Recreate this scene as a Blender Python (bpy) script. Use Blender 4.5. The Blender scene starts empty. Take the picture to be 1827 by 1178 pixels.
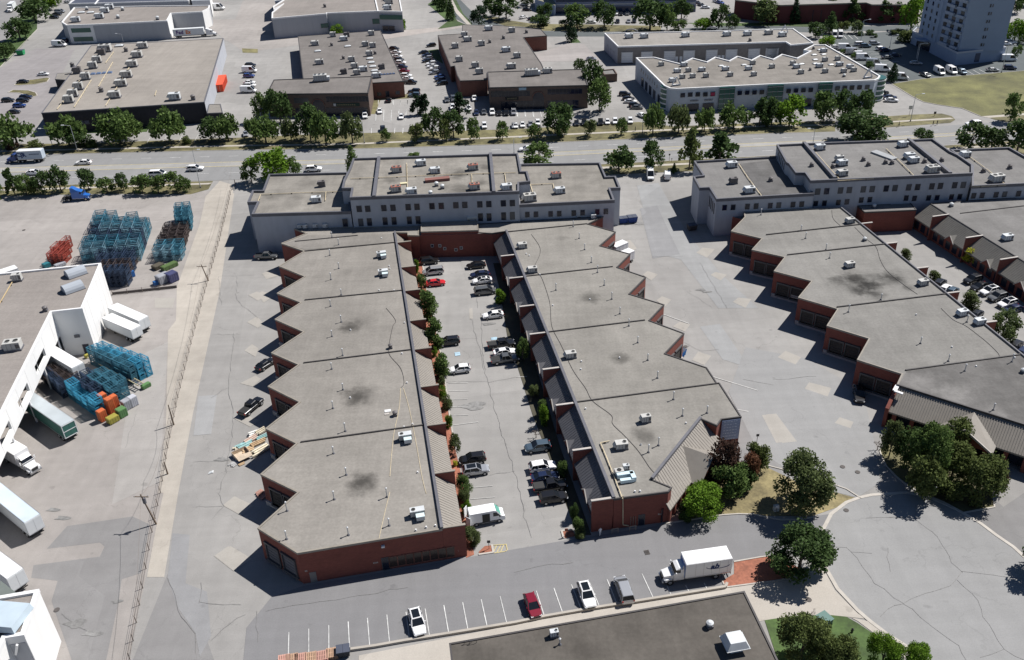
import bpy, math, random
from mathutils import Vector, noise
R = math.radians
random.seed(7)
sc = bpy.context.scene
# ------------------------------------------------------------------ camera
CX, CY, FPX, CAMH = 913.5, 589.0, 1600.0, 100.0
PITCH, ROLL, GRID = 0.55090451, -0.03598954, -0.16109726
_f = Vector((0, math.cos(PITCH), -math.sin(PITCH)))
_u = Vector((0, math.sin(PITCH), math.cos(PITCH)))
_x = Vector((1, 0, 0))
CXV = math.cos(ROLL)*_x + math.sin(ROLL)*_u
CUV = -math.sin(ROLL)*_x + math.cos(ROLL)*_u
CFV = _f
cam = bpy.data.objects.new('camera', bpy.data.cameras.new('camera'))
sc.collection.objects.link(cam)
sc.camera = cam
from mathutils import Matrix
m3 = Matrix((CXV, CUV, -CFV)).transposed()
cam.matrix_world = Matrix.Translation((0, 0, CAMH)) @ m3.to_4x4()
cam.data.sensor_width = 36
cam.data.lens = 36*FPX/1827
cam.data.clip_start = 1
cam.data.clip_end = 6000
# ------------------------------------------------------------------ sun and sky
SUN_EL = R(53)
SUN_DIR = Vector((0.875, 0.484, 0)).normalized()*math.cos(SUN_EL) + Vector((0, 0, math.sin(SUN_EL)))
sun = bpy.data.lights.new('sun', 'SUN')
sun.energy = 5.0
sun.angle = R(0.5)
sun.color = (1.0, 0.965, 0.92)
so = bpy.data.objects.new('sun', sun)
sc.collection.objects.link(so)
so.rotation_euler = SUN_DIR.to_track_quat('Z', 'Y').to_euler()
w = bpy.data.worlds.new('World')
sc.world = w
w.use_nodes = True
nt = w.node_tree
sky = nt.nodes.new('ShaderNodeTexSky')
sky.sky_type = 'NISHITA'
sky.sun_disc = False
sky.air_density = 0.8
sky.dust_density = 0.3
sky.ozone_density = 5.0
sky.sun_elevation = SUN_EL
sky.sun_rotation = math.atan2(SUN_DIR.x, SUN_DIR.y)
bg = nt.nodes['Background']
bg.inputs['Strength'].default_value = 0.05
nt.links.new(sky.outputs['Color'], bg.inputs['Color'])
sc.view_settings.view_transform = 'Standard'
sc.view_settings.look = 'None'
sc.view_settings.exposure = 0.4
sc.view_settings.gamma = 1
sc.cycles.diffuse_bounces = 2
# ------------------------------------------------------------------ places: a point of the photograph to a point of the site
TILE = {'a': (0, 0, .25471), 'b': (460, 0, .25471), 'c': (920, 0, .25471), 'd': (1367, 0, .25471),
        'e': (0, 290, .25471), 'f': (460, 250, .25471), 'g': (920, 250, .25471), 'h': (1367, 250, .25471),
        'i': (0, 580, .25471), 'j': (460, 550, .25471), 'k': (920, 550, .25471), 'l': (1367, 550, .25471),
        'm': (0, 878, .25471), 'n': (460, 878, .25471), 'o': (920, 878, .25471), 'p': (1367, 878, .25471),
        'q': (430, 270, .12735), 'r': (1060, 720, .2038), 's': (0, 450, .33937), 't': (0, 850, .27855),
        'u': (1200, 230, .19519), 'v': (1527, 640, .27174), 'w': (700, 50, .14428), 'x': (900, 0, .1642),
        'y': (1180, 0, .1642), 'z': (1400, 30, .13136), 'A': (740, 440, .18676), 'B': (1640, 440, .16985),
        'C': (780, 640, .27158), 'D': (380, 740, .16985), 'E': (680, 1020, .1642), 'F': (1600, 0, .12731),
        'G': (440, 900, .22989), 'H': (1150, 860, .1868), '0': (0, 0, 1)}
def px(t, x, y):
    ox, oy, s = TILE[t]
    return ox + x*s, oy + y*s
def ray(X, Y):
    return CFV + (X-CX)/FPX*CXV - (Y-CY)/FPX*CUV
def W(t, x, y, z=0.0):
    X, Y = px(t, x, y)
    d = ray(X, Y)
    k = (z-CAMH)/d.z
    return Vector((d.x*k, d.y*k, z))
def L(t, *c, z=0.0):
    return [W(t, c[i], c[i+1], z) for i in range(0, len(c), 2)]
def proj(v):
    d = Vector(v) - Vector((0, 0, CAMH))
    k = d.dot(CFV)
    return CX + FPX*d.dot(CXV)/k, CY - FPX*d.dot(CUV)/k
def solve_h(b, X, Y):
    """height of something standing at ground point b whose top shows on image row Y"""
    lo, hi = 0.0, 70.0
    for _ in range(30):
        m = (lo+hi)/2
        if proj((b.x, b.y, m))[1] > Y: lo = m
        else: hi = m
    return lo
def whit(t, x, y, p0, p1):
    """where the line of sight meets the vertical wall p0-p1: distance along it and height"""
    X, Y = px(t, x, y)
    d = ray(X, Y)
    e = (p1-p0); e.z = 0
    n = Vector((e.y, -e.x, 0)).normalized()
    k = (p0.x*n.x+p0.y*n.y)/(d.x*n.x+d.y*n.y)
    q = d*k + Vector((0, 0, CAMH))
    return (q-p0).dot(e.normalized()), q.z
GE = Vector((math.cos(GRID), -math.sin(GRID), 0))
GN = Vector((math.sin(GRID), math.cos(GRID), 0))
# ------------------------------------------------------------------ materials
MATS = {}
def mat(name, col, rough=.85, var=.12, scale=.35, fine=0.0, metal=0.0, bump=0.0, coat=0.0, stretch=None, spec=.5, stain=None, streak=0.0):
    if name in MATS: return MATS[name]
    m = bpy.data.materials.new(name)
    m.use_nodes = True
    t = m.node_tree; N = t.nodes; K = t.links
    b = N['Principled BSDF']
    b.inputs['Roughness'].default_value = rough
    b.inputs['Metallic'].default_value = metal
    b.inputs['Specular IOR Level'].default_value = spec
    b.inputs['Coat Weight'].default_value = coat
    c = (*col, 1)
    if var <= 0 and not fine:
        b.inputs['Base Color'].default_value = c
        MATS[name] = m
        return m
    g = N.new('ShaderNodeNewGeometry')
    vec = g.outputs['Position']
    if stretch:
        mp = N.new('ShaderNodeMapping'); mp.inputs['Scale'].default_value = stretch
        K.new(vec, mp.inputs['Vector']); vec = mp.outputs['Vector']
    def layer(src, sc_, amt, det, lo=.3, hi=.7):
        n = N.new('ShaderNodeTexNoise'); n.inputs['Scale'].default_value = sc_; n.inputs['Detail'].default_value = det
        n.inputs['Roughness'].default_value = .6
        K.new(vec, n.inputs['Vector'])
        r = N.new('ShaderNodeMapRange'); r.inputs['From Min'].default_value = lo; r.inputs['From Max'].default_value = hi
        r.inputs['To Min'].default_value = 1-amt; r.inputs['To Max'].default_value = 1+amt
        K.new(n.outputs['Fac'], r.inputs['Value'])
        x = N.new('ShaderNodeVectorMath'); x.operation = 'SCALE'
        K.new(src, x.inputs[0]); K.new(r.outputs['Result'], x.inputs['Scale'])
        return x.outputs['Vector'], n
    rgb = N.new('ShaderNodeRGB'); rgb.outputs[0].default_value = c
    src = rgb.outputs[0]; nn = None
    if var > 0:
        src, nn = layer(src, scale, var, 5)
        src, _ = layer(src, scale*.13, var*.7, 3)
    if streak:
        keep = vec
        for st in ((.04, 1, 1), (1, .05, 1)):
            mp = N.new('ShaderNodeMapping'); mp.inputs['Scale'].default_value = st; mp.inputs['Rotation'].default_value = (0, 0, -.161); K.new(keep, mp.inputs['Vector']); vec = mp.outputs['Vector']
            src, _ = layer(src, .9, streak, 4)
        vec = keep
        src, _ = layer(src, .06, streak*1.6, 6, .35, .65)
    if fine:
        src, nn = layer(src, 2.3, fine, 3, .25, .75)
    if stain:
        for (sx, sy, sr, ss) in stain:
            d = N.new('ShaderNodeVectorMath'); d.operation = 'DISTANCE'; d.inputs[1].default_value = (sx, sy, 0)
            mm = N.new('ShaderNodeVectorMath'); mm.operation = 'MULTIPLY'; mm.inputs[1].default_value = (1, 1, 0)
            K.new(g.outputs['Position'], mm.inputs[0]); K.new(mm.outputs['Vector'], d.inputs[0])
            nz = N.new('ShaderNodeTexNoise'); nz.inputs['Scale'].default_value = .38; nz.inputs['Detail'].default_value = 7; nz.inputs['Roughness'].default_value = .65
            K.new(g.outputs['Position'], nz.inputs['Vector'])
            ad = N.new('ShaderNodeMath'); ad.operation = 'MULTIPLY_ADD'; ad.inputs[1].default_value = sr*1.9
            K.new(nz.outputs['Fac'], ad.inputs[0]); K.new(d.outputs['Value'], ad.inputs[2])
            r = N.new('ShaderNodeMapRange'); r.interpolation_type = 'SMOOTHSTEP'
            r.inputs['From Min'].default_value = sr*1.0; r.inputs['From Max'].default_value = sr*2.1
            r.inputs['To Min'].default_value = 1-ss; r.inputs['To Max'].default_value = 1
            K.new(ad.outputs[0], r.inputs['Value'])
            x = N.new('ShaderNodeVectorMath'); x.operation = 'SCALE'
            K.new(src, x.inputs[0]); K.new(r.outputs['Result'], x.inputs['Scale'])
            src = x.outputs['Vector']
    K.new(src, b.inputs['Base Color'])
    if bump and nn:
        bp = N.new('ShaderNodeBump'); bp.inputs['Strength'].default_value = bump; bp.inputs['Distance'].default_value = .1
        K.new(nn.outputs['Fac'], bp.inputs['Height']); K.new(bp.outputs['Normal'], b.inputs['Normal'])
    MATS[name] = m
    return m
def paved(name, col, crack=.5, var=.1, sc_=.05, patch=.06, width=.006):
    """asphalt or concrete with tone patches, speckle and sealed cracks"""
    if name in MATS: return MATS[name]
    m = bpy.data.materials.new(name); m.use_nodes = True
    t = m.node_tree; N = t.nodes; K = t.links
    b = N['Principled BSDF']; b.inputs['Roughness'].default_value = .9; b.inputs['Specular IOR Level'].default_value = .25
    g = N.new('ShaderNodeNewGeometry'); P = g.outputs['Position']
    def noi(s, d=5, r=.6, src=P):
        n = N.new('ShaderNodeTexNoise'); n.inputs['Scale'].default_value = s; n.inputs['Detail'].default_value = d; n.inputs['Roughness'].default_value = r
        K.new(src, n.inputs['Vector']); return n
    def rng(v, a, b_, c, d):
        r = N.new('ShaderNodeMapRange'); r.inputs['From Min'].default_value = a; r.inputs['From Max'].default_value = b_
        r.inputs['To Min'].default_value = c; r.inputs['To Max'].default_value = d
        K.new(v, r.inputs['Value']); return r.outputs['Result']
    def mul(a, b_):
        x = N.new('ShaderNodeMath'); x.operation = 'MULTIPLY'; K.new(a, x.inputs[0]); K.new(b_, x.inputs[1]); return x.outputs[0]
    f = rng(noi(.035).outputs['Fac'], .3, .7, 1-var, 1+var)
    f = mul(f, rng(noi(.3).outputs['Fac'], .3, .7, 1-var*.6, 1+var*.6))
    f = mul(f, rng(noi(5, 2).outputs['Fac'], .3, .7, .95, 1.05))
    # tyre-worn streaks along and across the lanes
    for st in ((.02, .5, 1), (.5, .02, 1)):
        mp = N.new('ShaderNodeMapping'); mp.inputs['Scale'].default_value = st; mp.inputs['Rotation'].default_value = (0, 0, -.161)
        K.new(P, mp.inputs['Vector'])
        f = mul(f, rng(noi(1.2, 3, .5, mp.outputs['Vector']).outputs['Fac'], .3, .7, .965, 1.035))
    # oil spots
    f = mul(f, rng(noi(.45, 2, .4).outputs['Fac'], .70, .78, 1, .82))
    # patch cells
    v = N.new('ShaderNodeTexVoronoi'); v.inputs['Scale'].default_value = .035; v.distance = 'CHEBYCHEV'
    mp = N.new('ShaderNodeMapping'); mp.inputs['Rotation'].default_value = (0, 0, -.161); K.new(P, mp.inputs['Vector']); K.new(mp.outputs['Vector'], v.inputs['Vector'])
    sp = N.new('ShaderNodeSeparateColor'); K.new(v.outputs['Color'], sp.inputs[0])
    f = mul(f, rng(sp.outputs[0], 0, 1, 1-patch, 1+patch))
    if crack:
        wn = noi(.25, 4)
        mx = N.new('ShaderNodeVectorMath'); mx.operation = 'MULTIPLY_ADD'; mx.inputs[1].default_value = (5, 5, 5)
        K.new(wn.outputs['Color'], mx.inputs[0]); K.new(P, mx.inputs[2])
        for s_, w_ in ((sc_, width), (sc_*2.3, width*.7)):
            vo = N.new('ShaderNodeTexVoronoi'); vo.feature = 'DISTANCE_TO_EDGE'; vo.inputs['Scale'].default_value = s_
            K.new(mx.outputs['Vector'], vo.inputs['Vector'])
            gate = rng(noi(.06 if s_ == sc_ else .1, 2).outputs['Fac'], .5, .6, 0, .6)
            ln = rng(vo.outputs['Distance'], 0, w_*(.5+.5*s_/sc_), crack, 0)
            q = mul(ln, gate)
            iv = N.new('ShaderNodeMath'); iv.operation = 'SUBTRACT'; iv.inputs[0].default_value = 1; K.new(q, iv.inputs[1])
            f = mul(f, iv.outputs[0])
    x = N.new('ShaderNodeVectorMath'); x.operation = 'SCALE'; x.inputs[0].default_value = col
    K.new(f, x.inputs['Scale']); K.new(x.outputs['Vector'], b.inputs['Base Color'])
    MATS[name] = m
    return m
def glass(name, col=(.015, .02, .035), rough=.2):
    return mat(name, col, rough=rough, var=0, spec=.45)
# ------------------------------------------------------------------ mesh builder
class MB:
    def __init__(s): s.v = []; s.f = []; s.m = []; s.mats = []; s.smooth = False
    def mi(s, m):
        if m not in s.mats: s.mats.append(m)
        return s.mats.index(m)
    def face(s, pts, m):
        k = len(s.v); s.v += [tuple(p) for p in pts]; s.f.append(tuple(range(k, k+len(pts)))); s.m.append(s.mi(m))
        return s
    def grid(s, vs, fs, m):
        k = len(s.v); s.v += [tuple(p) for p in vs]; i = s.mi(m)
        for f in fs: s.f.append(tuple(k+j for j in f)); s.m.append(i)
        return s
    def hexa(s, b, t, m):
        """bottom ring b and top ring t of n points"""
        n = len(b)
        fs = [tuple(range(n-1, -1, -1)), tuple(range(n, 2*n))] + [(i, (i+1) % n, n+(i+1) % n, n+i) for i in range(n)]
        return s.grid(list(b)+list(t), fs, m)
    def box(s, c, d, m, rz=0.0, taper=1.0):
        hx, hy, hz = d[0]/2, d[1]/2, d[2]/2
        cs, sn = math.cos(rz), math.sin(rz)
        def q(x, y, z): return (c[0]+x*cs-y*sn, c[1]+x*sn+y*cs, c[2]+z)
        k = taper
        return s.hexa([q(-hx, -hy, -hz), q(hx, -hy, -hz), q(hx, hy, -hz), q(-hx, hy, -hz)],
                      [q(-hx*k, -hy*k, hz), q(hx*k, -hy*k, hz), q(hx*k, hy*k, hz), q(-hx*k, hy*k, hz)], m)
    def bar(s, p, q, w, h, m, up=None):
        p = Vector(p); q = Vector(q); d = (q-p)
        if d.length < 1e-6: return s
        d.normalize()
        u = Vector(up) if up else (Vector((0, 0, 1)) if abs(d.z) < .95 else Vector((1, 0, 0)))
        a = d.cross(u).normalized(); b = a.cross(d).normalized()
        a *= w/2; b *= h/2
        return s.hexa([p-a-b, p+a-b, p+a+b, p-a+b], [q-a-b, q+a-b, q+a+b, q-a+b], m)
    def cyl(s, p, q, r0, r1, n, m):
        p = Vector(p); q = Vector(q); d = (q-p).normalized()
        u = Vector((0, 0, 1)) if abs(d.z) < .95 else Vector((1, 0, 0))
        a = d.cross(u).normalized(); b = a.cross(d).normalized()
        A = [p+(a*math.cos(i*2*math.pi/n)+b*math.sin(i*2*math.pi/n))*r0 for i in range(n)]
        B = [q+(a*math.cos(i*2*math.pi/n)+b*math.sin(i*2*math.pi/n))*r1 for i in range(n)]
        return s.hexa(A, B, m)
    def prism(s, poly, z0, z1, ms, mt=None):
        b = [(p[0], p[1], z0) for p in poly]; t = [(p[0], p[1], z1) for p in poly]
        n = len(poly); k = len(s.v); s.v += b+t
        for i in range(n):
            s.f.append((k+i, k+(i+1) % n, k+n+(i+1) % n, k+n+i)); s.m.append(s.mi(ms))
        s.f.append(tuple(range(k+n, k+2*n))); s.m.append(s.mi(mt or ms))
        return s
    def build(s, name, parent=None, loc=None, rz=0.0):
        me = bpy.data.meshes.new(name)
        off = Vector((0, 0, 0))
        if parent is not None and loc is None: off = Vector(parent.get('_at', (0, 0, 0)))
        vs = [(v[0]-off.x, v[1]-off.y, v[2]-off.z) for v in s.v] if off.length else s.v
        me.from_pydata(vs, [], s.f)
        for m in s.mats: me.materials.append(m)
        me.polygons.foreach_set('material_index', s.m)
        if s.smooth: me.polygons.foreach_set('use_smooth', [True]*len(s.f))
        me.update()
        o = bpy.data.objects.new(name, me)
        sc.collection.objects.link(o)
        if loc is not None: o.location = loc; o.rotation_euler.z = rz
        if parent is not None: o.parent = parent
        return o
def area2(p): return sum(p[i][0]*p[(i+1) % len(p)][1]-p[(i+1) % len(p)][0]*p[i][1] for i in range(len(p)))
def ccw(p): return list(p) if area2(p) > 0 else list(reversed(p))
def inset(p, d):
    """offset a counter-clockwise outline inwards by d with mitred corners"""
    n = len(p); out = []
    for i in range(n):
        a, b, c = Vector(p[i-1][:2]), Vector(p[i][:2]), Vector(p[(i+1) % n][:2])
        u = (b-a).normalized(); v = (c-b).normalized()
        n1 = Vector((-u.y, u.x)); n2 = Vector((-v.y, v.x))
        k = n1+n2
        if k.length < 1e-3: k = n1
        k = k.normalized(); q = k.dot(n1)
        r = b + k*(d/max(q, .35))
        out.append((r.x, r.y))
    return out
def thing(name, at=(0, 0, 0), rz=0.0):
    o = bpy.data.objects.new(name, None); sc.collection.objects.link(o)
    o.empty_display_size = .5
    o.location = at; o.rotation_euler.z = rz
    o['_at'] = tuple(at)
    return o
def tag(o, label, cat, group=None):
    o['label'] = label; o['category'] = cat
    if group: o['group'] = group
    return o
def structure(o): o['kind'] = 'structure'; return o
ORD = 'first second third fourth fifth sixth seventh eighth ninth tenth eleventh twelfth thirteenth fourteenth fifteenth sixteenth seventeenth eighteenth nineteenth twentieth'.split()
REG = {}
def later(o, desc, ctx, cat, group, order='left'):
    """label given once all are placed, so that look-alikes are told apart by their order"""
    o['category'] = cat
    if group: o['group'] = group
    REG.setdefault((desc, ctx, order), []).append(o)
def finish_labels():
    for (desc, ctx, order), os_ in REG.items():
        if len(os_) == 1:
            os_[0]['label'] = desc + ' ' + ctx
            continue
        if order == 'left': os_.sort(key=lambda o: proj(o.location)[0]); tail = 'from the left'
        else: os_.sort(key=lambda o: -proj(o.location)[1]); tail = 'from the near end'
        for i, o in enumerate(os_):
            k = ORD[i] if i < 20 else '%dth' % (i+1) if (i+1) % 10 not in (1, 2, 3) else '%d%s' % (i+1, {1: 'st', 2: 'nd', 3: 'rd'}[(i+1) % 10])
            o['label'] = '%s %s %s %s' % (k, desc, tail, ctx)
def copy_tree(o, loc, rz, scale=None):
    c = o.copy(); sc.collection.objects.link(c); c.location = loc; c.rotation_euler.z = rz
    c['_at'] = tuple(loc)
    if scale is not None: c.scale = scale if hasattr(scale, '__len__') else (scale,)*3
    for k in ('label', 'group'):
        if k in c: del c[k]
    for ch in CHILD.get(o.name, []):
        d = ch.copy(); sc.collection.objects.link(d); d.parent = c
        for g in CHILD.get(ch.name, []):
            e = g.copy(); sc.collection.objects.link(e); e.parent = d
    return c
CHILD = {}
def kids(o):
    """remember the parts of a prototype"""
    for c in [x for x in sc.objects if x.parent == o]:
        CHILD.setdefault(o.name, []).append(c)
        for g in [x for x in sc.objects if x.parent == c]: CHILD.setdefault(c.name, []).append(g)
    return o
# ------------------------------------------------------------------ the ground
ASPH = paved('asphalt', (.215, .21, .208), crack=.25)
ASPHL = paved('pale_asphalt', (.266, .258, .248), crack=.3, patch=.07)
YARD = paved('yard_concrete', (.285, .265, .25), crack=.3, var=.12, patch=.07)
DRIVE = paved('drive_asphalt', (.19, .188, .192), crack=.12, patch=.02, var=.05)
CULDE = paved('street_asphalt', (.258, .257, .255), crack=.22, patch=.02, var=.05, sc_=.035)
DARKA = paved('dark_asphalt', (.1, .112, .115), crack=.1, patch=.03, var=.06)
ROADM = paved('road_asphalt', (.225, .225, .225), crack=.25, patch=.02, var=.05, sc_=.03)
PADM = paved('concrete_pad', (.325, .307, .28), crack=.1, patch=.03, var=.06)
WALKM = paved('sidewalk_concrete', (.39, .36, .32), crack=.0, patch=.06, var=.06)
SAND = paved('sandy_concrete', (.365, .335, .295), crack=.2, var=.14, patch=.05)
KERBM = mat('kerb_concrete', (.42, .39, .35), var=.1, scale=1)
GRASS = mat('dry_grass', (.125, .112, .05), var=.5, scale=.25, fine=.22)
GRASSG = mat('green_grass', (.045, .08, .018), var=.4, scale=.3, fine=.22)
FIELD = mat('meadow_grass', (.105, .102, .034), var=.45, scale=.12, fine=.25)
STRAW = mat('straw_grass', (.2, .165, .08), var=.5, scale=.35, fine=.25)
MULCH = mat('red_mulch', (.27, .10, .06), var=.25, scale=.8, fine=.25)
WHITEP = mat('white_paint', (.5, .5, .49), var=.3, scale=1.2)
FADEP = mat('faded_paint', (.44, .435, .42), var=.2, scale=1.2)
YELP = mat('yellow_paint', (.5, .42, .2), var=.2, scale=1)
STARTZ = {}
SHEETN = [0]
def sheet(name, pts, m, lev=1):
    SHEETN[0] += 1
    z = .012*lev + .0007*(SHEETN[0] % 15)
    o = MB().face([(p[0], p[1], z) for p in ccw(pts)], m).build(name)
    return structure(o)
base = MB().face([(-1500, -200, 0), (1500, -200, 0), (1500, 2500, 0), (-1500, 2500, 0)], ASPHL).build('ground')
structure(base)
def P0(*c): return L('0', *c)
# left yards, warm concrete
sheet('yard_surface', P0(-60, 352, 160, 350, 330, 345, 410, 336, 228, 1180, 228, 1260, -120, 1260), YARD, 1)
sheet('yard_lane', L('e', 1540, 130, 1640, 160, 1600, 390, 1390, 1178, 1230, 1178, 1240, 870, 1400, 430, 1440, 240), SAND, 2)
sheet('yard_lane', P0(300, 590, 372, 500, 362, 600, 300, 880, 282, 880, 296, 760), SAND, 3)
sheet('yard_patch', L('t', 430, 320, 850, 258, 960, 310, 905, 620, 780, 660, 760, 800, 680, 1178, 460, 1178, 330, 800, 370, 670, 200, 650, 215, 570, 640, 515, 670, 450, 640, 425, 300, 465), ASPH, 2)
sheet('yard_patch', L('e', 1085, 950, 1225, 950, 1210, 1020, 1085, 1020), PADM, 3)
sheet('yard_patch', P0(240, 640, 300, 610, 285, 860, 200, 900), paved('yard_pale', (.31, .295, .28), crack=.2), 2)
# strip on the right of the yard fence
sheet('gutter_strip', L('0', 411, 345, 418, 345, 392, 520, 344, 740, 318, 880, 293, 1030, 262, 1030, 275, 960, 292, 878, 345, 610), SAND, 2)
sheet('asphalt_patch', L('i', 1390, 500, 1520, 490, 1480, 765, 1355, 775), paved('pale_patch', (.285, .285, .285), crack=.1), 2)
sheet('asphalt_patch', L('m', 1210, 290, 1330, 300, 1300, 640, 1450, 700, 1480, 1010, 1400, 1150, 1370, 990, 1240, 800, 1175, 600), paved('cool_patch', (.238, .238, .242), crack=.2), 2)
sheet('asphalt_patch', L('m', 1180, 560, 1330, 700, 1500, 1178, 930, 1178), ASPH, 1)
# south drive and parking strip
sheet('service_drive', P0(484, 1066, 540, 1046, 828, 996, 1000, 966, 1190, 936, 1260, 917, 1330, 917, 1400, 927, 1478, 918, 1466, 960, 1466, 985, 1330, 1001, 1310, 1004, 1293, 1043, 1000, 1097, 620, 1162, 600, 1178, 560, 1210, 430, 1220, 440, 1120), DRIVE, 2)
# street with the turning circle
sheet('cul_de_sac', L('p', 655, 40, 560, 75, 455, 155, 400, 260, 388, 380, 420, 540, 500, 680, 640, 830, 720, 900, 850, 1000, 1150, 1190, 1400, 1500, 3200, 1500, 3200, 700, 1806, 455, 1730, 385, 1620, 310, 1500, 220, 1380, 150, 1240, 75, 1100, 25, 980, 5, 850, 15), CULDE, 3)
sheet('street_mouth', P0(1480, 876, 1530, 888, 1570, 862, 1565, 810, 1540, 700, 1440, 640, 1330, 620, 1300, 700, 1350, 800, 1420, 850), CULDE, 2)
sheet('east_lot', P0(1790, 905, 1827, 880, 1900, 900, 1990, 1010, 1827, 995, 1760, 945, 1700, 905, 1730, 850), ASPH, 2)
sheet('asphalt_patch', L('l', 0, 650, 100, 740, 300, 1060, 420, 1178, -180, 1178, -340, 900, -200, 700), ASPH, 2)
sheet('asphalt_patch', L('k', 1290, 130, 1430, 110, 1560, 300, 1640, 420, 1450, 360), paved('blue_patch', (.272, .274, .274), crack=.15), 2)
sheet('asphalt_patch', L('g', 980, 790, 1160, 840, 1420, 1178, 1700, 1178, 1450, 950, 1200, 650, 1000, 300, 850, 320), paved('blue_patch', (.272, .274, .274)), 2)
sheet('asphalt_patch', L('g', 870, 480, 990, 460, 1150, 800, 960, 830), paved('cool_patch', (.238, .238, .242)), 3)
# arterial road
FAR = [(-60, 281), (0, 278), (428, 268), (640, 266), (918, 257.5), (1240, 244), (1367, 239), (1494, 235), (1698, 224), (1827, 214), (1900, 209)]
NEAR = [(-60, 337), (0, 334), (390, 322), (640, 314), (918, 303), (1085, 293), (1367, 279), (1600, 266), (1827, 251), (1900, 246)]
def lerp_line(P, x):
    for i in range(len(P)-1):
        if x <= P[i+1][0]:
            k = (x-P[i][0])/(P[i+1][0]-P[i][0]); return P[i][1]+k*(P[i+1][1]-P[i][1])
    return P[-1][1]
def roadpt(x, f): return W('0', x, lerp_line(FAR, x)*(1-f)+lerp_line(NEAR, x)*f)
XS = list(range(-60, 1901, 56))
sheet('road', [roadpt(x, 0) for x in XS]+[roadpt(x, 1) for x in reversed(XS)], ROADM, 3)
def stripe(f, w_, m, dash=None, x0=-60, x1=1900, name='lane_marking', lev=4):
    mb = MB(); x = x0; n = 0
    while x < x1:
        nx = x + (28 if dash is None else dash[0])
        a, b = roadpt(x, f), roadpt(min(nx, x1), f)
        d = (b-a).normalized(); s = Vector((-d.y, d.x, 0))*w_/2
        mb.face([(q.x, q.y, .012*lev+.011) for q in (a-s, b-s, b+s, a+s)], m)
        x = nx + (0 if dash is None else dash[1])
    return structure(mb.build(name))
sheet('turning_lane', [roadpt(x, .40) for x in XS]+[roadpt(x, .54) for x in reversed(XS)], paved('lane_concrete', (.29, .285, .275), crack=.2, patch=.01), 4)
stripe(.40, .22, YELP, lev=5); stripe(.54, .22, YELP, lev=5)
stripe(.20, .2, WHITEP, (18, 34)); stripe(.76, .2, WHITEP, (20, 36), x0=-40)
def kerb(name, pts, w_=.22, h_=.14, m=KERBM):
    mb = MB()
    for i in range(len(pts)-1):
        a, b = Vector(pts[i]), Vector(pts[i+1]); d = (b-a).normalized()*.04
        mb.bar(Vector((a.x, a.y, h_/2))-d, Vector((b.x, b.y, h_/2))+d, w_, h_+.002*(i % 2), m)
    return structure(mb.build(name))
# verges along the road
def band(name, top, bot, m, lev):
    return sheet(name, [W('0', x, y) for x, y in top]+[W('0', x, y) for x, y in reversed(bot)], m, lev)
band('verge_grass', [(-60, 259), (150, 256), (428, 246), (560, 240), (640, 238), (918, 231), (1140, 218), (1200, 226), (1367, 219), (1490, 216)],
     [(-60, 281), (0, 278), (150, 274.5), (428, 268), (640, 266), (918, 257.5), (1240, 244), (1367, 239), (1490, 235)], GRASS, 4)
band('sidewalk', [(-60, 271), (0, 269), (428, 259), (620, 256.5), (920, 243), (1140, 233), (1367, 224), (1490, 222)],
     [(-60, 273.5), (0, 271.5), (428, 261.5), (620, 259), (920, 245.5), (1140, 235.5), (1367, 226.5), (1490, 224.5)], WALKM, 5)
sheet('verge_grass', L('d', 810, 820, 1000, 805, 1230, 797, 1300, 815, 1325, 840, 1290, 862, 850, 893, 700, 900, 700, 830), GRASS, 4)
sheet('sidewalk', L('d', 700, 862, 830, 853, 1290, 826, 1315, 835, 830, 862, 700, 872), WALKM, 5)
sheet('verge_grass', L('d', 1560, 825, 1806, 800, 2000, 790, 2000, 835, 1760, 870, 1600, 840), GRASS, 4)
sheet('sidewalk', L('d', 1500, 817, 1806, 795, 2000, 785, 2000, 800, 1806, 808, 1560, 827), WALKM, 5)
band('verge_grass', [(-60, 337), (0, 334), (180, 329), (380, 323.5)], [(-60, 352), (0, 350), (180, 346), (340, 347), (372, 338)], GRASS, 4)
band('sidewalk', [(-60, 341), (0, 338.5), (380, 326.5)], [(-60, 344), (0, 341.5), (372, 329.5)], WALKM, 5)
band('verge_grass', [(640, 314), (920, 303), (1085, 293), (1250, 285), (1600, 266), (1827, 251), (1900, 246)],
     [(640, 330), (920, 321), (1085, 312), (1250, 305), (1600, 290), (1827, 275), (1900, 270)], GRASS, 4)
band('sidewalk', [(960, 305), (1085, 297.5), (1250, 290), (1600, 271), (1900, 250)],
     [(960, 308), (1085, 301), (1250, 293), (1600, 274), (1900, 253)], WALKM, 5)
kerb('road_kerb', [roadpt(x, 0) for x in XS if x < 1500]); kerb('road_kerb', [roadpt(x, 1) for x in XS if x < 360]); kerb('road_kerb', [roadpt(x, 1) for x in XS if x > 500])
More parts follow.
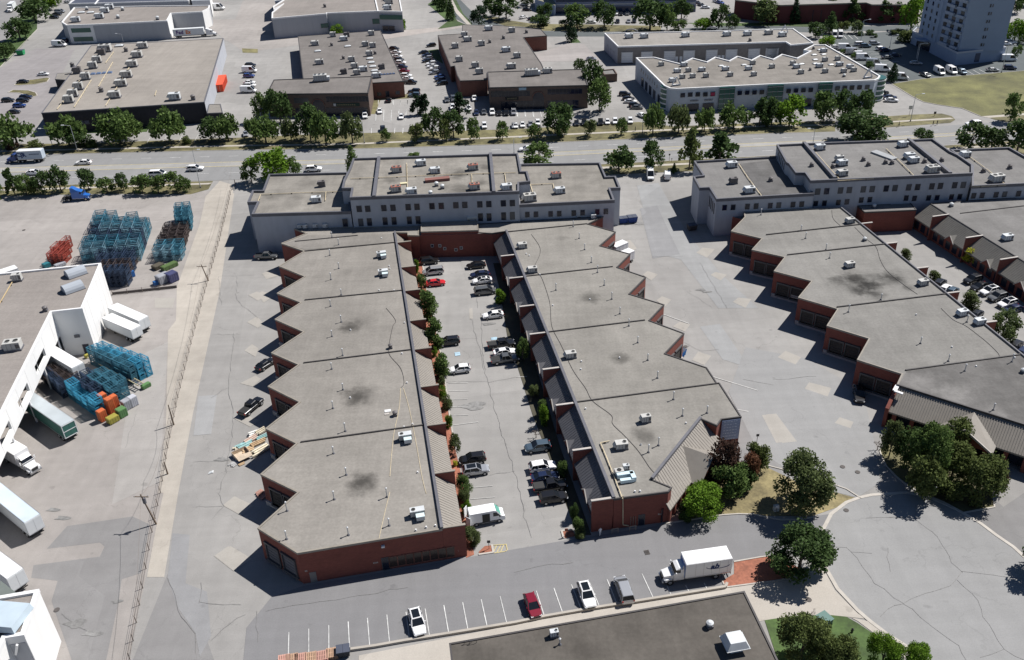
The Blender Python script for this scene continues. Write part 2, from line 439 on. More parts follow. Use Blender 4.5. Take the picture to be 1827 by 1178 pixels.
# meadow and side streets top right
sheet('meadow', L('d', 880, 590, 1090, 555, 1400, 530, 1806, 497, 2300, 470, 2300, 770, 1806, 797, 1500, 815, 1370, 760, 1200, 735, 1100, 715, 1020, 675), FIELD, 4)
kerb('meadow_kerb', L('d', 880, 590, 1020, 675, 1100, 715, 1200, 735, 1370, 760, 1500, 815))
sheet('dark_lot', L('d', 440, 235, 700, 232, 1020, 215, 2300, 190, 2300, 470, 1806, 494, 1400, 526, 1090, 551, 880, 586, 790, 540, 480, 330), DARKA, 2)
sheet('side_street', L('z', -1500, 170, -900, 200, 0, 205, 400, 215, 900, 195, 1827, 195, 2600, 210, 2600, 90, 1827, 120, 1000, 130, 400, 145, 0, 130, -900, 130), DARKA, 3)
sheet('side_street', L('x', -700, 120, -560, 0, -480, 0, -300, 180, 0, 285, 240, 300, 430, 340, 1100, 350, 1700, 340, 1700, 400, 1090, 398, 470, 398, 200, 360, -60, 330, -420, 260), DARKA, 3)
sheet('street_grass', L('x', -330, 170, -60, 190, 0, 215, 270, 255, 560, 265, 800, 265, 1700, 285, 1700, 340, 1100, 346, 430, 336, 240, 296, 0, 280), GRASS, 4)
sheet('street_grass', L('z', -1400, 85, -900, 85, 0, 85, 160, 80, 380, 80, 900, 70, 1000, 130, 400, 143, 0, 128, -900, 128), GRASSG, 4)
sheet('corner_grass', L('x', 770, 400, 830, 465, 700, 470), GRASSG, 4)
sheet('corner_grass', L('b', 1190, 30, 1240, 0, 1290, 0, 1400, 150, 1460, 175, 1260, 205, 1330, 150), GRASSG, 4)
sheet('sidewalk', L('b', 1345, 0, 1365, 0, 1400, 70, 1500, 180, 1475, 185, 1385, 90), WALKM, 5)
sheet('corner_grass', L('b', 1365, 0, 1390, 0, 1440, 100, 1490, 150, 1500, 180, 1400, 70), GRASSG, 4)
# top left street
sheet('side_street', L('a', 175, -60, 330, -160, 90, -160, -400, 60, -400, 400, 20, 300, 90, 240, 100, 160), ASPH, 3)
sheet('street_grass', L('a', 260, 205, 150, 325, 60, 420, 0, 470, -150, 560, -250, 560, 10, 300, 110, 240, 120, 180, 200, -60, 260, -60), GRASSG, 4)
kerb('lot_kerb', L('a', 262, 205, 135, 335, 0, 472))
sheet('west_lot', L('a', 0, 480, 250, 340, 520, 350, 300, 790, 250, 900, 0, 1000, -400, 1040, -400, 700), paved('warm_lot', (.25, .235, .235), crack=.1), 2)
for q in ((100, 597, 140, 565, 230, 560, 330, 545, 348, 550, 330, 575, 250, 592, 130, 600), (55, 650, 90, 632, 200, 635, 250, 650, 262, 672, 230, 680, 130, 652)):
    sheet('island_grass', L('a', *q), GRASS, 4); kerb('island_kerb', L('a', *(q+q[:2])), w_=.35)
sheet('verge_strip', L('a', 600, 895, 1045, 885, 1030, 925, 600, 935), GRASSG, 3)
# lots north of the road: lighter aprons
sheet('north_apron', L('b', 460, 225, 870, 225, 1120, 205, 1460, 175, 1480, 190, 1150, 235, 900, 275, 500, 300), paved('warm_apron', (.33, .3, .28), crack=.2), 2)
sheet('north_lot', L('a', 1700, 10, 1806, -80, 2400, -80, 2150, 240, 2270, 290, 1720, 370, 1590, 285), YARD, 2)
sheet('north_lot', L('a', 1390, 140, 1700, 135, 1700, 290, 1580, 285, 1530, 240), YARD, 2)
sheet('grass_patch', L('a', 1695, 340, 1806, 345, 1806, 372, 1700, 370), GRASS, 4)
sheet('grass_patch', L('b', 810, 690, 860, 680, 1050, 660, 1060, 690, 860, 700, 820, 800, 790, 800), GRASS, 4)
sheet('grass_patch', L('b', 1190, 355, 1262, 345, 1300, 450, 1215, 400), GRASSG, 4)
sheet('north_lot', L('x', 330, 600, 700, 470, 860, 480, 1060, 670, 200, 670), paved('warm_lot2', (.29, .27, .26), crack=.1), 2)
# parking lines north of the road
def pline(t, x0, y0, x1, y1, w_=.12, m=WHITEP, lev=6):
    a, b = W(t, x0, y0), W(t, x1, y1); d = (b-a).normalized(); s = Vector((-d.y, d.x, 0))*w_/2
    return [(q.x, q.y, .012*lev+.011) for q in (a-s, b-s, b+s, a+s)]
def plines(name, t, segs, w_=.14, m=WHITEP, lev=6):
    mb = MB()
    for s in segs: mb.face(pline(t, *s, w_=w_, m=m, lev=lev), m)
    return structure(mb.build(name))
plines('parking_lines', 'b', [(830, 790-10+k, 825, 850) for k in (0,)] + [(883, 770, 880, 850), (937, 775, 932, 850), (990, 770, 988, 800), (1040, 770, 1030, 850), (845, 700, 843, 735), (950, 700, 948, 740), (1000, 700, 998, 735), (1050, 700, 1048, 730), (795, 900, 795, 935), (850, 900, 848, 935), (960, 900, 957, 935), (1018, 900, 1015, 935), (1455, 870, 1455, 920), (1500, 870, 1500, 900)], w_=.2)
plines('parking_lines', 'c', [(5+55*i, 772, 10+57*i, 820) for i in range(4)], w_=.2)
plines('parking_lines', 'w', [(10, 890, 5, 940), (100, 895, 95, 945), (190, 895, 188, 945), (80, 1015, 75, 1060), (175, 1015, 172, 1075)] + [(1545+100*i, 1030, 1550+100*i, 1100) for i in range(3)] + [(560+12*i, 720+22*i, 660+6*i, 705+22*i) for i in range(6)], w_=.2)
plines('parking_lines', 'z', [(790+75*i, 250+3*i, 850+75*i, 310-2*i) for i in range(-1, 3)] + [(1040+50*i, 445+38*i, 1180+60*i, 440+38*i) for i in range(6)] + [(1170, 500, 1310, 500), (1230, 545, 1330, 545), (1420, 610, 1560, 610), (1480, 650, 1640, 650)], w_=.2, lev=5)
plines('parking_lines', 'F', [(975+90*i, 990-6*i, 1080+92*i, 1050-8*i) for i in range(-1, 4)], w_=.2, lev=5)
plines('parking_lines', 'a', [(700+110*i, 1010-2*i, 730+110*i, 960-3*i) for i in range(7)], w_=.16, m=FADEP)
# courtyard and south drive lines
S = [(218, 985, 213, 1178), (357, 960, 357, 1140), (497, 935, 498, 1115), (633, 910, 643, 1100), (768, 885, 783, 1075), (904, 862, 922, 1050), (1038, 842, 1063, 1035), (1172, 820, 1203, 1012), (1303, 795, 1337, 990), (1435, 775, 1472, 968), (1565, 755, 1607, 948), (1697, 732, 1743, 920)]
plines('parking_lines', 'n', S, w_=.13)
plines('parking_lines', 'o', [(145, 695, 203, 878), (268, 675, 332, 857), (390, 650, 465, 838), (516, 633, 592, 818), (640, 613, 715, 800), (760, 595, 843, 778), (885, 575, 970, 757), (1060, 660, 1095, 737), (1190, 655, 1220, 713), (1320, 640, 1347, 695)], w_=.13)
plines('parking_lines', 'C', [(75, 162, 200, 160), (75, 215, 210, 212), (75, 270, 200, 268), (85, 320, 205, 320), (95, 375, 205, 372), (105, 440, 270, 418), (225, 850, 365, 838), (220, 925, 380, 912), (590, 120, 520, 122)], w_=.13, m=FADEP)
plines('loading_stripe', 'k', [(1385, 483, 1695, 578), (1035, 45, 1215, 110), (1555, 712, 1630, 726)], w_=.22, m=FADEP)
MB_ = MB()
for s in ((1650, 375, 1745, 368), (1655, 430, 1735, 418), (1650, 425, 1672, 378), (1675, 425, 1700, 378), (1700, 422, 1722, 374), (1740, 370, 1748, 408), (1732, 418, 1748, 408)):
    MB_.face(pline('n', *s, w_=.13), YELP)
structure(MB_.build('hatched_marking'))
BLUEP = mat('blue_paint', (.3, .42, .5), var=.3, scale=1.5)
for q in ((1378, 312, 1415, 308, 1420, 332, 1382, 337), (1632, 208, 1675, 203, 1680, 222, 1636, 226)):
    sheet('accessible_bay_mark', L('j', *q), BLUEP, 6)
sheet('asphalt_patch', L('j', 1480, 5, 1503, 0, 1507, 75, 1483, 78), PADM, 3)
# loading pads of pale concrete
for q in (('D', 110, 955, 230, 860, 425, 960, 300, 1066), ('D', 225, 45, 300, 0, 500, 60, 390, 130), ('n', -300, 450, -190, 380, -40, 470, -170, 555),
          ('m', 1500, 450, 1600, 380, 1740, 470, 1635, 555), ('m', 1560, 95, 1640, 32, 1780, 95, 1690, 165),
          ('e', 1740, 930, 1800, 905, 1860, 930, 1806, 970), ('e', 1730, 1120, 1800, 1080, 1850, 1130, 1806, 1160),
          ('f', 30, 935, 110, 905, 150, 950, 60, 975), ('f', 0, 1080, 30, 1060, 120, 1090, 40, 1140),
          ('i', 1712, 180, 1765, 135, 1810, 165, 1790, 225), ('i', 1680, 410, 1790, 355, 1830, 380, 1770, 432), ('i', 1645, 655, 1720, 610, 1790, 680, 1755, 715),
          ('g', 890, 945, 925, 918, 995, 942, 950, 985), ('g', 985, 1125, 1025, 1095, 1090, 1120, 1045, 1170), ('g', 800, 700, 850, 760, 800, 790, 740, 720),
          ('g', 1365, 945, 1400, 925, 1480, 945, 1435, 985), ('g', 1265, 790, 1310, 755, 1395, 765, 1340, 825), ('g', 1520, 1135, 1560, 1105, 1650, 1115, 1610, 1178),
          ('l', 80, 345, 135, 300, 245, 345, 205, 395), ('l', 270, 565, 300, 520, 455, 560, 430, 620), ('l', 480, 805, 515, 765, 612, 798, 590, 842),
          ('l', 0, 745, 70, 740, 215, 935, 112, 945), ('k', 1235, 365, 1280, 305, 1370, 335, 1320, 400), ('k', 1100, 130, 1150, 95, 1222, 115, 1185, 165),
          ('k', 1725, 750, 1806, 745, 1910, 935, 1825, 945)):
    sheet('loading_pad', L(*q), PADM, 3)
# islands and beds
sheet('corner_lawn', L('r', 700, 930, 760, 870, 900, 680, 1010, 560, 1190, 480, 1420, 560, 1472, 540, 1800, 700, 2300, 830, 2100, 920, 1900, 990, 1500, 985, 1380, 970, 1150, 970, 1000, 1000, 850, 1010, 650, 1030), STRAW, 3)
kerb('lawn_kerb', L('H', 195, 400, 400, 370, 620, 335, 750, 318, 900, 308, 1040, 312, 1160, 340, 1300, 365, 1440, 362, 1560, 348, 1650, 335))
kerb('lawn_kerb', L('k', 1730, 1095, 1806, 1115)+L('p', 300, -110, 560, -20, 655, 40))
sheet('entrance_walk', L('r', 620, 1050, 650, 960, 800, 850, 905, 680, 930, 690, 830, 860, 745, 990, 740, 1035), mat('pink_paving', (.42, .28, .23), var=.1), 5)
sheet('mulch_bed', L('H', 855, 765, 1190, 705, 1240, 720, 1560, 860, 1480, 900, 1120, 960, 790, 1010, 745, 945, 855, 880), MULCH, 4)
kerb('bed_kerb', L('H', 855, 765, 1100, 722, 1200, 708, 1236, 716, 1262, 760))
kerb('bed_kerb', L('H', 740, 945, 775, 1010, 1110, 965, 1250, 950, 1480, 900, 1606, 860))
sheet('mulch_bed', L('n', 1548, 420, 1590, 380, 1640, 375, 1648, 425, 1550, 440), MULCH, 5)
kerb('bed_kerb', L('n', 1548, 440, 1650, 425, 1640, 372), w_=.3)
sheet('mulch_bed', L('o', 325, 275, 395, 268, 420, 310, 340, 325), MULCH, 5)
kerb('bed_kerb', L('o', 395, 265, 322, 275, 336, 325), w_=.3)
sheet('planting_bed', P0(742, 462, 752, 462, 762, 520, 775, 575, 790, 650, 802, 740, 812, 800, 830, 880, 846, 990, 832, 996, 742, 500), MULCH, 4)
kerb('bed_kerb', P0(752, 462, 762, 520, 775, 575, 790, 650, 802, 740, 812, 800), w_=.25)
sheet('planting_bed', P0(880, 470, 892, 520, 905, 600, 925, 660, 950, 740, 985, 830, 1010, 900, 1030, 955, 1055, 955, 1000, 800, 940, 600, 900, 470), mat('shaded_soil', (.06, .055, .035), var=.3), 4)  # east bed coloured dark to stand for the shadow lying on it
sheet('island_lawn', L('v', 160, 600, 200, 720, 265, 775, 400, 860, 560, 930, 700, 1010, 910, 975, 895, 890, 940, 700, 700, 520, 300, 450), GRASS, 4)
kerb('island_kerb', L('v', 155, 600, 170, 650, 205, 715, 265, 775, 330, 830, 440, 900, 560, 950, 700, 1015, 910, 977, 897, 888))
for q in (('p', 655, 40, 560, 75, 455, 155, 400, 260, 388, 380, 420, 540, 500, 680, 640, 830, 720, 900, 850, 1000, 1150, 1190), ('p', 655, 40, 740, 22, 850, 15, 980, 5, 1100, 25, 1240, 75, 1380, 150, 1500, 220, 1620, 310, 1730, 385, 1806, 455, 2000, 560)):
    kerb('circle_kerb', L(*q), w_=.55, h_=.1)
# concrete apron south and lawn
sheet('south_apron', L('p', 405, 545, 480, 690, 640, 850, 700, 890, 560, 875, 430, 862, 0, 900, -110, 880, -220, 700, -120, 640, 200, 590)+[], WALKM, 4)
sheet('south_apron', P0(1320, 1060, 1367, 1107, 1345, 1110, 1400, 1200, 640, 1230, 640, 1170, 1000, 1099, 1293, 1045, 1370, 1030, 1400, 1050), WALKM, 3)
sheet('south_walk', L('p', 590, 880, 720, 908, 850, 1010, 1170, 1200, 1040, 1220, 930, 1130, 780, 1010, 640, 905), WALKM, 5)
sheet('south_lawn', L('p', -10, 900, 180, 870, 430, 862, 560, 875, 640, 920, 820, 1040, 960, 1180, 1020, 1300, 120, 1300), GRASSG, 5)
# sealed cracks as they run in the photograph
CRK = mat('crack_seal', (.198, .194, .19), var=.15, scale=1)
def cracks(lst, w_=.07):
    mb = MB()
    for t, *c in lst:
        V = L(t, *c); S_ = []
        for i in range(len(V)-1):
            n = max(2, int((V[i+1]-V[i]).length/1.2))
            for k in range(n):
                q = V[i].lerp(V[i+1], k/n); S_.append(q+Vector((noise.noise(q*.5), noise.noise(q*.5+Vector((9, 3, 1))), 0))*.5)
        S_.append(V[-1])
        for i, (a, b) in enumerate(zip(S_, S_[1:])):
            d = (b-a).normalized(); u = Vector((-d.y, d.x, 0))*w_*.5*(.6+.8*abs(noise.noise(a*.8)))
            mb.face([(q.x, q.y, .075) for q in (a-u-d*.03, b-u+d*.03, b+u+d*.03, a+u-d*.03)], CRK)
    structure(mb.build('pavement_cracks'))
cracks([('C', 290, -300, 300, 0, 330, 150, 390, 370, 450, 560, 510, 740, 560, 960, 620, 1178), ('C', 330, 160, 530, 120), ('C', 70, 155, 330, 152), ('C', 340, 760, 510, 740), ('A', 540, 690, 600, 900, 660, 1178), ('A', 430, 885, 600, 880),
  ('p', 430, 365, 560, 390, 640, 470, 760, 640, 960, 780), ('p', 790, 865, 850, 830, 960, 780, 1220, 680, 1330, 620, 1375, 565, 1806, 612), ('p', 850, 180, 1040, 170, 1060, 210, 1200, 320, 1270, 420, 1300, 490, 1375, 565), ('p', 1045, 80, 1045, 170), ('p', 1340, 620, 1480, 760, 1560, 940, 1660, 1100, 1500, 1160), ('p', 960, 780, 1200, 980, 1350, 1080, 1400, 1178), ('p', 1660, 1100, 1806, 1178), ('p', 600, 430, 740, 432), ('p', 860, 390, 850, 460, 870, 560), ('p', 700, 180, 900, 175),
  ('i', 1640, 60, 1600, 440, 1640, 640, 1600, 940, 1540, 1178), ('i', 1360, 960, 1560, 955, 1640, 900), ('i', 1480, 510, 1600, 440), ('i', 950, 620, 880, 860), ('i', 1480, 70, 1650, 70), ('m', 1530, 0, 1560, 100, 1480, 200), ('m', 1180, 600, 1230, 780, 1300, 920, 1370, 1000, 1370, 1130), ('m', 1400, 780, 1690, 790), ('m', 1400, 640, 1395, 780), ('m', 1470, 1050, 1560, 970, 1720, 860), ('m', 430, 850, 540, 940, 660, 990), ('m', 1350, 110, 1560, 100),
  ('g', 960, 820, 1190, 815), ('g', 1200, 1060, 1380, 1178), ('g', 1290, 860, 1480, 1178), ('k', 1180, 240, 1300, 300, 1420, 290), ('k', 1600, 500, 1806, 540), ('n', 60, 830, 300, 790, 560, 750, 850, 700, 1050, 670), ('n', 0, 830, 0, 1050), ('o', 0, 550, 200, 515, 400, 495), ('f', 1500, 850, 1540, 1178), ('e', 1550, 1000, 1530, 800, 1780, 790), ('e', 1660, 800, 1655, 960, 1806, 1090), ('l', 60, 500, 350, 480)])
OIL = mat('oil_stain', (.19, .187, .182), var=.3, scale=1.5)
for t, x, y, r_ in (('C', 240, 312, 1.6), ('A', 700, 742, .9), ('t', 340, 215, .7), ('t', 400, 268, .8), ('t', 490, 945, 1.0), ('t', 590, 1005, .9), ('k', 1190, 270, .5), ('g', 860, 585, 1.0), ('g', 1300, 1050, .7), ('g', 1335, 1065, .7), ('m', 820, 770, .5), ('p', 410, 270, .5), ('D', 90, 470, .8)):
    v = W(t, x, y); ph = x*.1
    sheet('oil_stain', [(v.x+r_*1.5*math.cos(a)*(1+.35*math.sin(3*a+ph)), v.y+r_*.7*math.sin(a)*(1+.3*math.sin(2*a+ph))) for a in [6.283*k/18 for k in range(18)]], OIL, 5)
# ------------------------------------------------------------------ buildings
BRICK = mat('red_brick', (.19, .058, .042), var=.13, scale=1.6, fine=.1, stretch=(1, 1, 3), rough=.9)
BRICKD = mat('brown_brick', (.125, .088, .072), var=.12, scale=1.4, fine=.1, stretch=(1, 1, 3), rough=.9)
BRICKR = mat('rust_brick', (.17, .075, .055), var=.12, scale=1.4, fine=.1, rough=.9)
GREYW = mat('grey_painted_wall', (.37, .385, .42), var=.08, scale=.6, stretch=(1, 1, .3))
BLUEGW = mat('ribbed_grey_wall', (.36, .37, .39), var=.05, scale=3, stretch=(1, 1, .05))
DGREYW = mat('dark_grey_block_wall', (.19, .175, .165), var=.12, scale=1)
WHITEW = mat('white_wall', (.70, .70, .69), var=.04, scale=.4, stretch=(1, 1, .3))
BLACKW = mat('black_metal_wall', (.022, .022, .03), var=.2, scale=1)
COPD = mat('dark_coping', (.05, .045, .045), var=.15, scale=1, rough=.6)
COPG = mat('grey_coping', (.11, .11, .125), var=.12, scale=1, rough=.6)
COPW = mat('white_coping', (.7, .7, .7), var=.05, scale=1, rough=.6)
COPT = mat('tan_coping', (.25, .225, .19), var=.12, scale=1, rough=.6)
FINCAP = mat('pale_cap', (.42, .39, .36), var=.12, scale=1)
METAL_R = mat('beige_ribbed_metal', (.235, .215, .19), var=.06, scale=1, rough=.6, spec=.3)
METAL_SHADE_B = mat('shaded_ribbed_metal', (.105, .105, .115), var=.1, scale=1, rough=.6, spec=.3)  # darker copy of the beige metal: west slope's shade put into the colour
METAL_SHADE_D = mat('half_shaded_ribbed_metal', (.15, .143, .13), var=.1, scale=1, rough=.6, spec=.3)  # beige metal again, darkened for the shaded left-facing slope of the far right row
RIB = mat('rib_metal', (.4, .355, .3), var=.1, scale=1, rough=.6)
GLASS = glass('dark_glass'); GLASSN = glass('blind_glass', (.07, .075, .085), .3); GLASSO = glass('navy_glass', (.01, .015, .04), .1); GLASSG = glass('green_glass', (.04, .11, .09)); GLASSB = glass('blue_glass', (.03, .05, .1))
FRAMED = mat('dark_frame', (.07, .07, .075), var=0, rough=.5)
FRAMEL = mat('light_frame', (.5, .5, .5), var=0, rough=.5)
DOORD = mat('dock_door', (.05, .045, .04), var=.2, scale=1)
DOORW = mat('white_roller_door', (.62, .64, .66), var=.06, scale=1)
STEEL = mat('galvanised_steel', (.5, .52, .54), var=.1, scale=2, rough=.45, metal=.5)
PIPEY = mat('yellow_gas_pipe', (.52, .44, .3), var=.15, scale=1)
def roofmat(name, col, stains=None, var=.09):
    return mat(name, col, var=var, scale=.22, fine=.11, streak=.05, rough=.95, spec=.15, stain=stains)
ROOF_T = roofmat('tan_gravel_roof', (.225, .211, .192))
ROOF_G = roofmat('grey_gravel_roof', (.18, .17, .16), var=.2)
ROOF_D = roofmat('dark_gravel_roof', (.165, .152, .143), var=.12)
ROOF_C = roofmat('cool_gravel_roof', (.175, .17, .165), var=.13)
ROOF_S = roofmat('south_flat_roof', (.105, .095, .084), var=.2)
ROOF_W = roofmat('west_flat_roof', (.235, .214, .198), var=.05)
def stains(t, *q):
    out = []
    for x, y, r, s in q:
        v = W(t, x, y, 6.2); out.append((v.x, v.y, r, s))
    return out
def block(root, poly, h, wm, rm, cm, par=.3, cw=.35, z0=0.0, grow=0.0, top='roof'):
    p = ccw([(v[0], v[1]) for v in poly])
    if grow: p = inset(p, -grow)
    n = len(p)
    i1 = inset(p, cw)
    mb = MB()
    for i in range(n):
        a, b = p[i], p[(i+1) % n]
        mb.face([(a[0], a[1], z0), (b[0], b[1], z0), (b[0], b[1], h), (a[0], a[1], h)], wm)
    mb.build('wall', root)
    MB().face([(q[0], q[1], h-.02) for q in inset(p, cw*.5)], rm).build(top, root)
    if cm:
        o2 = inset(p, -.06); mb = MB()
        for i in range(n):
            j = (i+1) % n
            a, b, c, d = o2[i], o2[j], i1[j], i1[i]
            mb.face([(a[0], a[1], h+par), (b[0], b[1], h+par), (c[0], c[1], h+par), (d[0], d[1], h+par)], cm)
            mb.face([(a[0], a[1], h-.25), (b[0], b[1], h-.25), (b[0], b[1], h+par), (a[0], a[1], h+par)], cm)
            mb.face([(d[0], d[1], h-.1), (c[0], c[1], h-.1), (c[0], c[1], h+par), (d[0], d[1], h+par)], cm)
        mb.build('coping', root)
    return p
def onwall(p0, p1, s, z, out):
    e = (p1-p0); e.z = 0; e.normalize()
    n = Vector((e.y, -e.x, 0))
    if n.dot(Vector((0, 0, 0))-Vector((p0.x, p0.y, 0))) < 0 and abs(n.y) > .05 and False: n = -n
    return Vector((p0.x, p0.y, 0)) + e*s + n*out + Vector((0, 0, z))
def rect(mb, p0, p1, s, z, w_, h_, m, out0=0.0, out1=.05):
    """a slab lying on the wall p0-p1 (left to right as seen from outside)"""
    q = [onwall(p0, p1, s+a, z+b, out1) for a, b in ((-w_/2, -h_/2), (w_/2, -h_/2), (w_/2, h_/2), (-w_/2, h_/2))]
    r = [onwall(p0, p1, s+a, z+b, out0) for a, b in ((-w_/2, -h_/2), (w_/2, -h_/2), (w_/2, h_/2), (-w_/2, h_/2))]
    mb.hexa(r, q, m)
def window(root, p0, p1, s, z, w_, h_, name='window', fm=None, gm=None, bars=0, leaf='pane', fw=.09):
    fm = fm or FRAMED; gm = gm or random.choice((GLASS, GLASS, GLASS, GLASSN, GLASSO))
    mb = MB()
    rect(mb, p0, p1, s-w_/2-fw/2, z, fw, h_+2*fw, fm, -.02, .09); rect(mb, p0, p1, s+w_/2+fw/2, z, fw, h_+2*fw, fm, -.02, .09)
    rect(mb, p0, p1, s, z+h_/2+fw/2, w_, fw, fm, -.02, .09); rect(mb, p0, p1, s, z-h_/2-fw/2, w_, fw, fm, -.02, .12)
    for i in range(bars): rect(mb, p0, p1, s-w_/2+w_*(i+1)/(bars+1), z, .07, h_, fm, -.02, .07)
    o = mb.build(name, root)
    mb = MB(); rect(mb, p0, p1, s, z, w_, h_, gm, -.02, .045)
    q = mb.build(leaf, root); q.parent = o
    return o
def wins(root, p0, p1, t, pts, w_, h_, zfix=None, **k):
    for x, y in pts:
        s, z = whit(t, x, y, p0, p1)
        window(root, p0, p1, s, zfix if zfix is not None else z, w_, h_, **k)
def dock(root, p0, p1, s, w_=3.2, h_=3.6, z0=1.1, m=None, fm=None):
    mb = MB(); z = z0+h_/2
    m = m or DOORD; fm = fm or FRAMED
    for a in (-1, 1): rect(mb, p0, p1, s+a*(w_/2+.12), z, .24, h_+.3, fm, -.02, .22)
    rect(mb, p0, p1, s, z0+h_+.15, w_+.5, .3, fm, -.02, .3)
    rect(mb, p0, p1, s, z0-.2, w_+.6, .4, FRAMED, -.02, .35)
    o = mb.build('dock_door', root)
    mb = MB()
    for i in range(5): rect(mb, p0, p1, s, z0+h_*(i+.5)/5, w_, h_/5-.05, m, -.02, .05)
    q = mb.build('door_panel', root); q.parent = o
    return o
def pipe(root, t, pts, h, r=.07, m=None, name='roof_pipe', off=.25):
    m = m or PIPEY; mb = MB()
    V = [W(t, pts[i], pts[i+1], h+off) for i in range(0, len(pts), 2)]
    for a, b in zip(V, V[1:]): mb.bar(a, b, r*2, r*2, m)
    for a, b in zip(V, V[1:]):
        n = max(1, int((b-a).length/4))
        for i in range(n):
            q = a.lerp(b, (i+.5)/n); mb.box((q.x, q.y, h+off/2-.02), (.3, .25, off), COPD)
    mb.build(name, root)
CAPM = mat('vent_cap_metal', (.55, .56, .57), var=.1, scale=2)
def vents(root, t, pts, h, tall=1.5):
    for x, y in pts:
        v = W(t, x, y, h)
        hh = tall*random.uniform(.85, 1.15)
        mb = MB(); mb.cyl(v, v+Vector((0, 0, hh)), .09, .09, 8, STEEL); mb.cyl(v, v+Vector((0, 0, .22)), .26, .12, 8, COPG)
        o = mb.build('vent_pipe', root)
        mb = MB(); mb.cyl(v+Vector((0, 0, hh)), v+Vector((0, 0, hh+.1)), .15, .17, 8, CAPM); mb.cyl(v+Vector((0, 0, hh+.1)), v+Vector((0, 0, hh+.22)), .17, .04, 8, CAPM)
        q = mb.build('vent_cap', root); q.parent = o
def drains(root, t, pts, h):
    for x, y in pts:
        v = W(t, x, y, h)
        MB().cyl(v, v+Vector((0, 0, .28)), .16, .12, 8, COPW).build('roof_drain', root)
def cable(root, t, pts, h, m=None):
    V = [W(t, pts[i], pts[i+1], h+.03) for i in range(0, len(pts), 2)]
    S_ = []
    for i in range(len(V)-1):
        p0, p1, p2, p3 = V[max(i-1, 0)], V[i], V[i+1], V[min(i+2, len(V)-1)]
        for k in range(6):
            u = k/6; S_.append(.5*((2*p1)+(p2-p0)*u+(2*p0-5*p1+4*p2-p3)*u*u+(3*p1-p0-3*p2+p3)*u**3))
    S_.append(V[-1]); mb = MB()
    for a, b in zip(S_, S_[1:]): mb.bar(a, b, .07, .05, m or COPD)
    mb.build('roof_cable', root)
def divider(root, a, b, h, w_=.35, hh=.4, m=None, name='roof_divider'):
    mb = MB(); mb.bar(Vector((a.x, a.y, h+hh/2-.03)), Vector((b.x, b.y, h+hh/2-.03)), w_, hh, m or COPD); return mb.build(name, root)
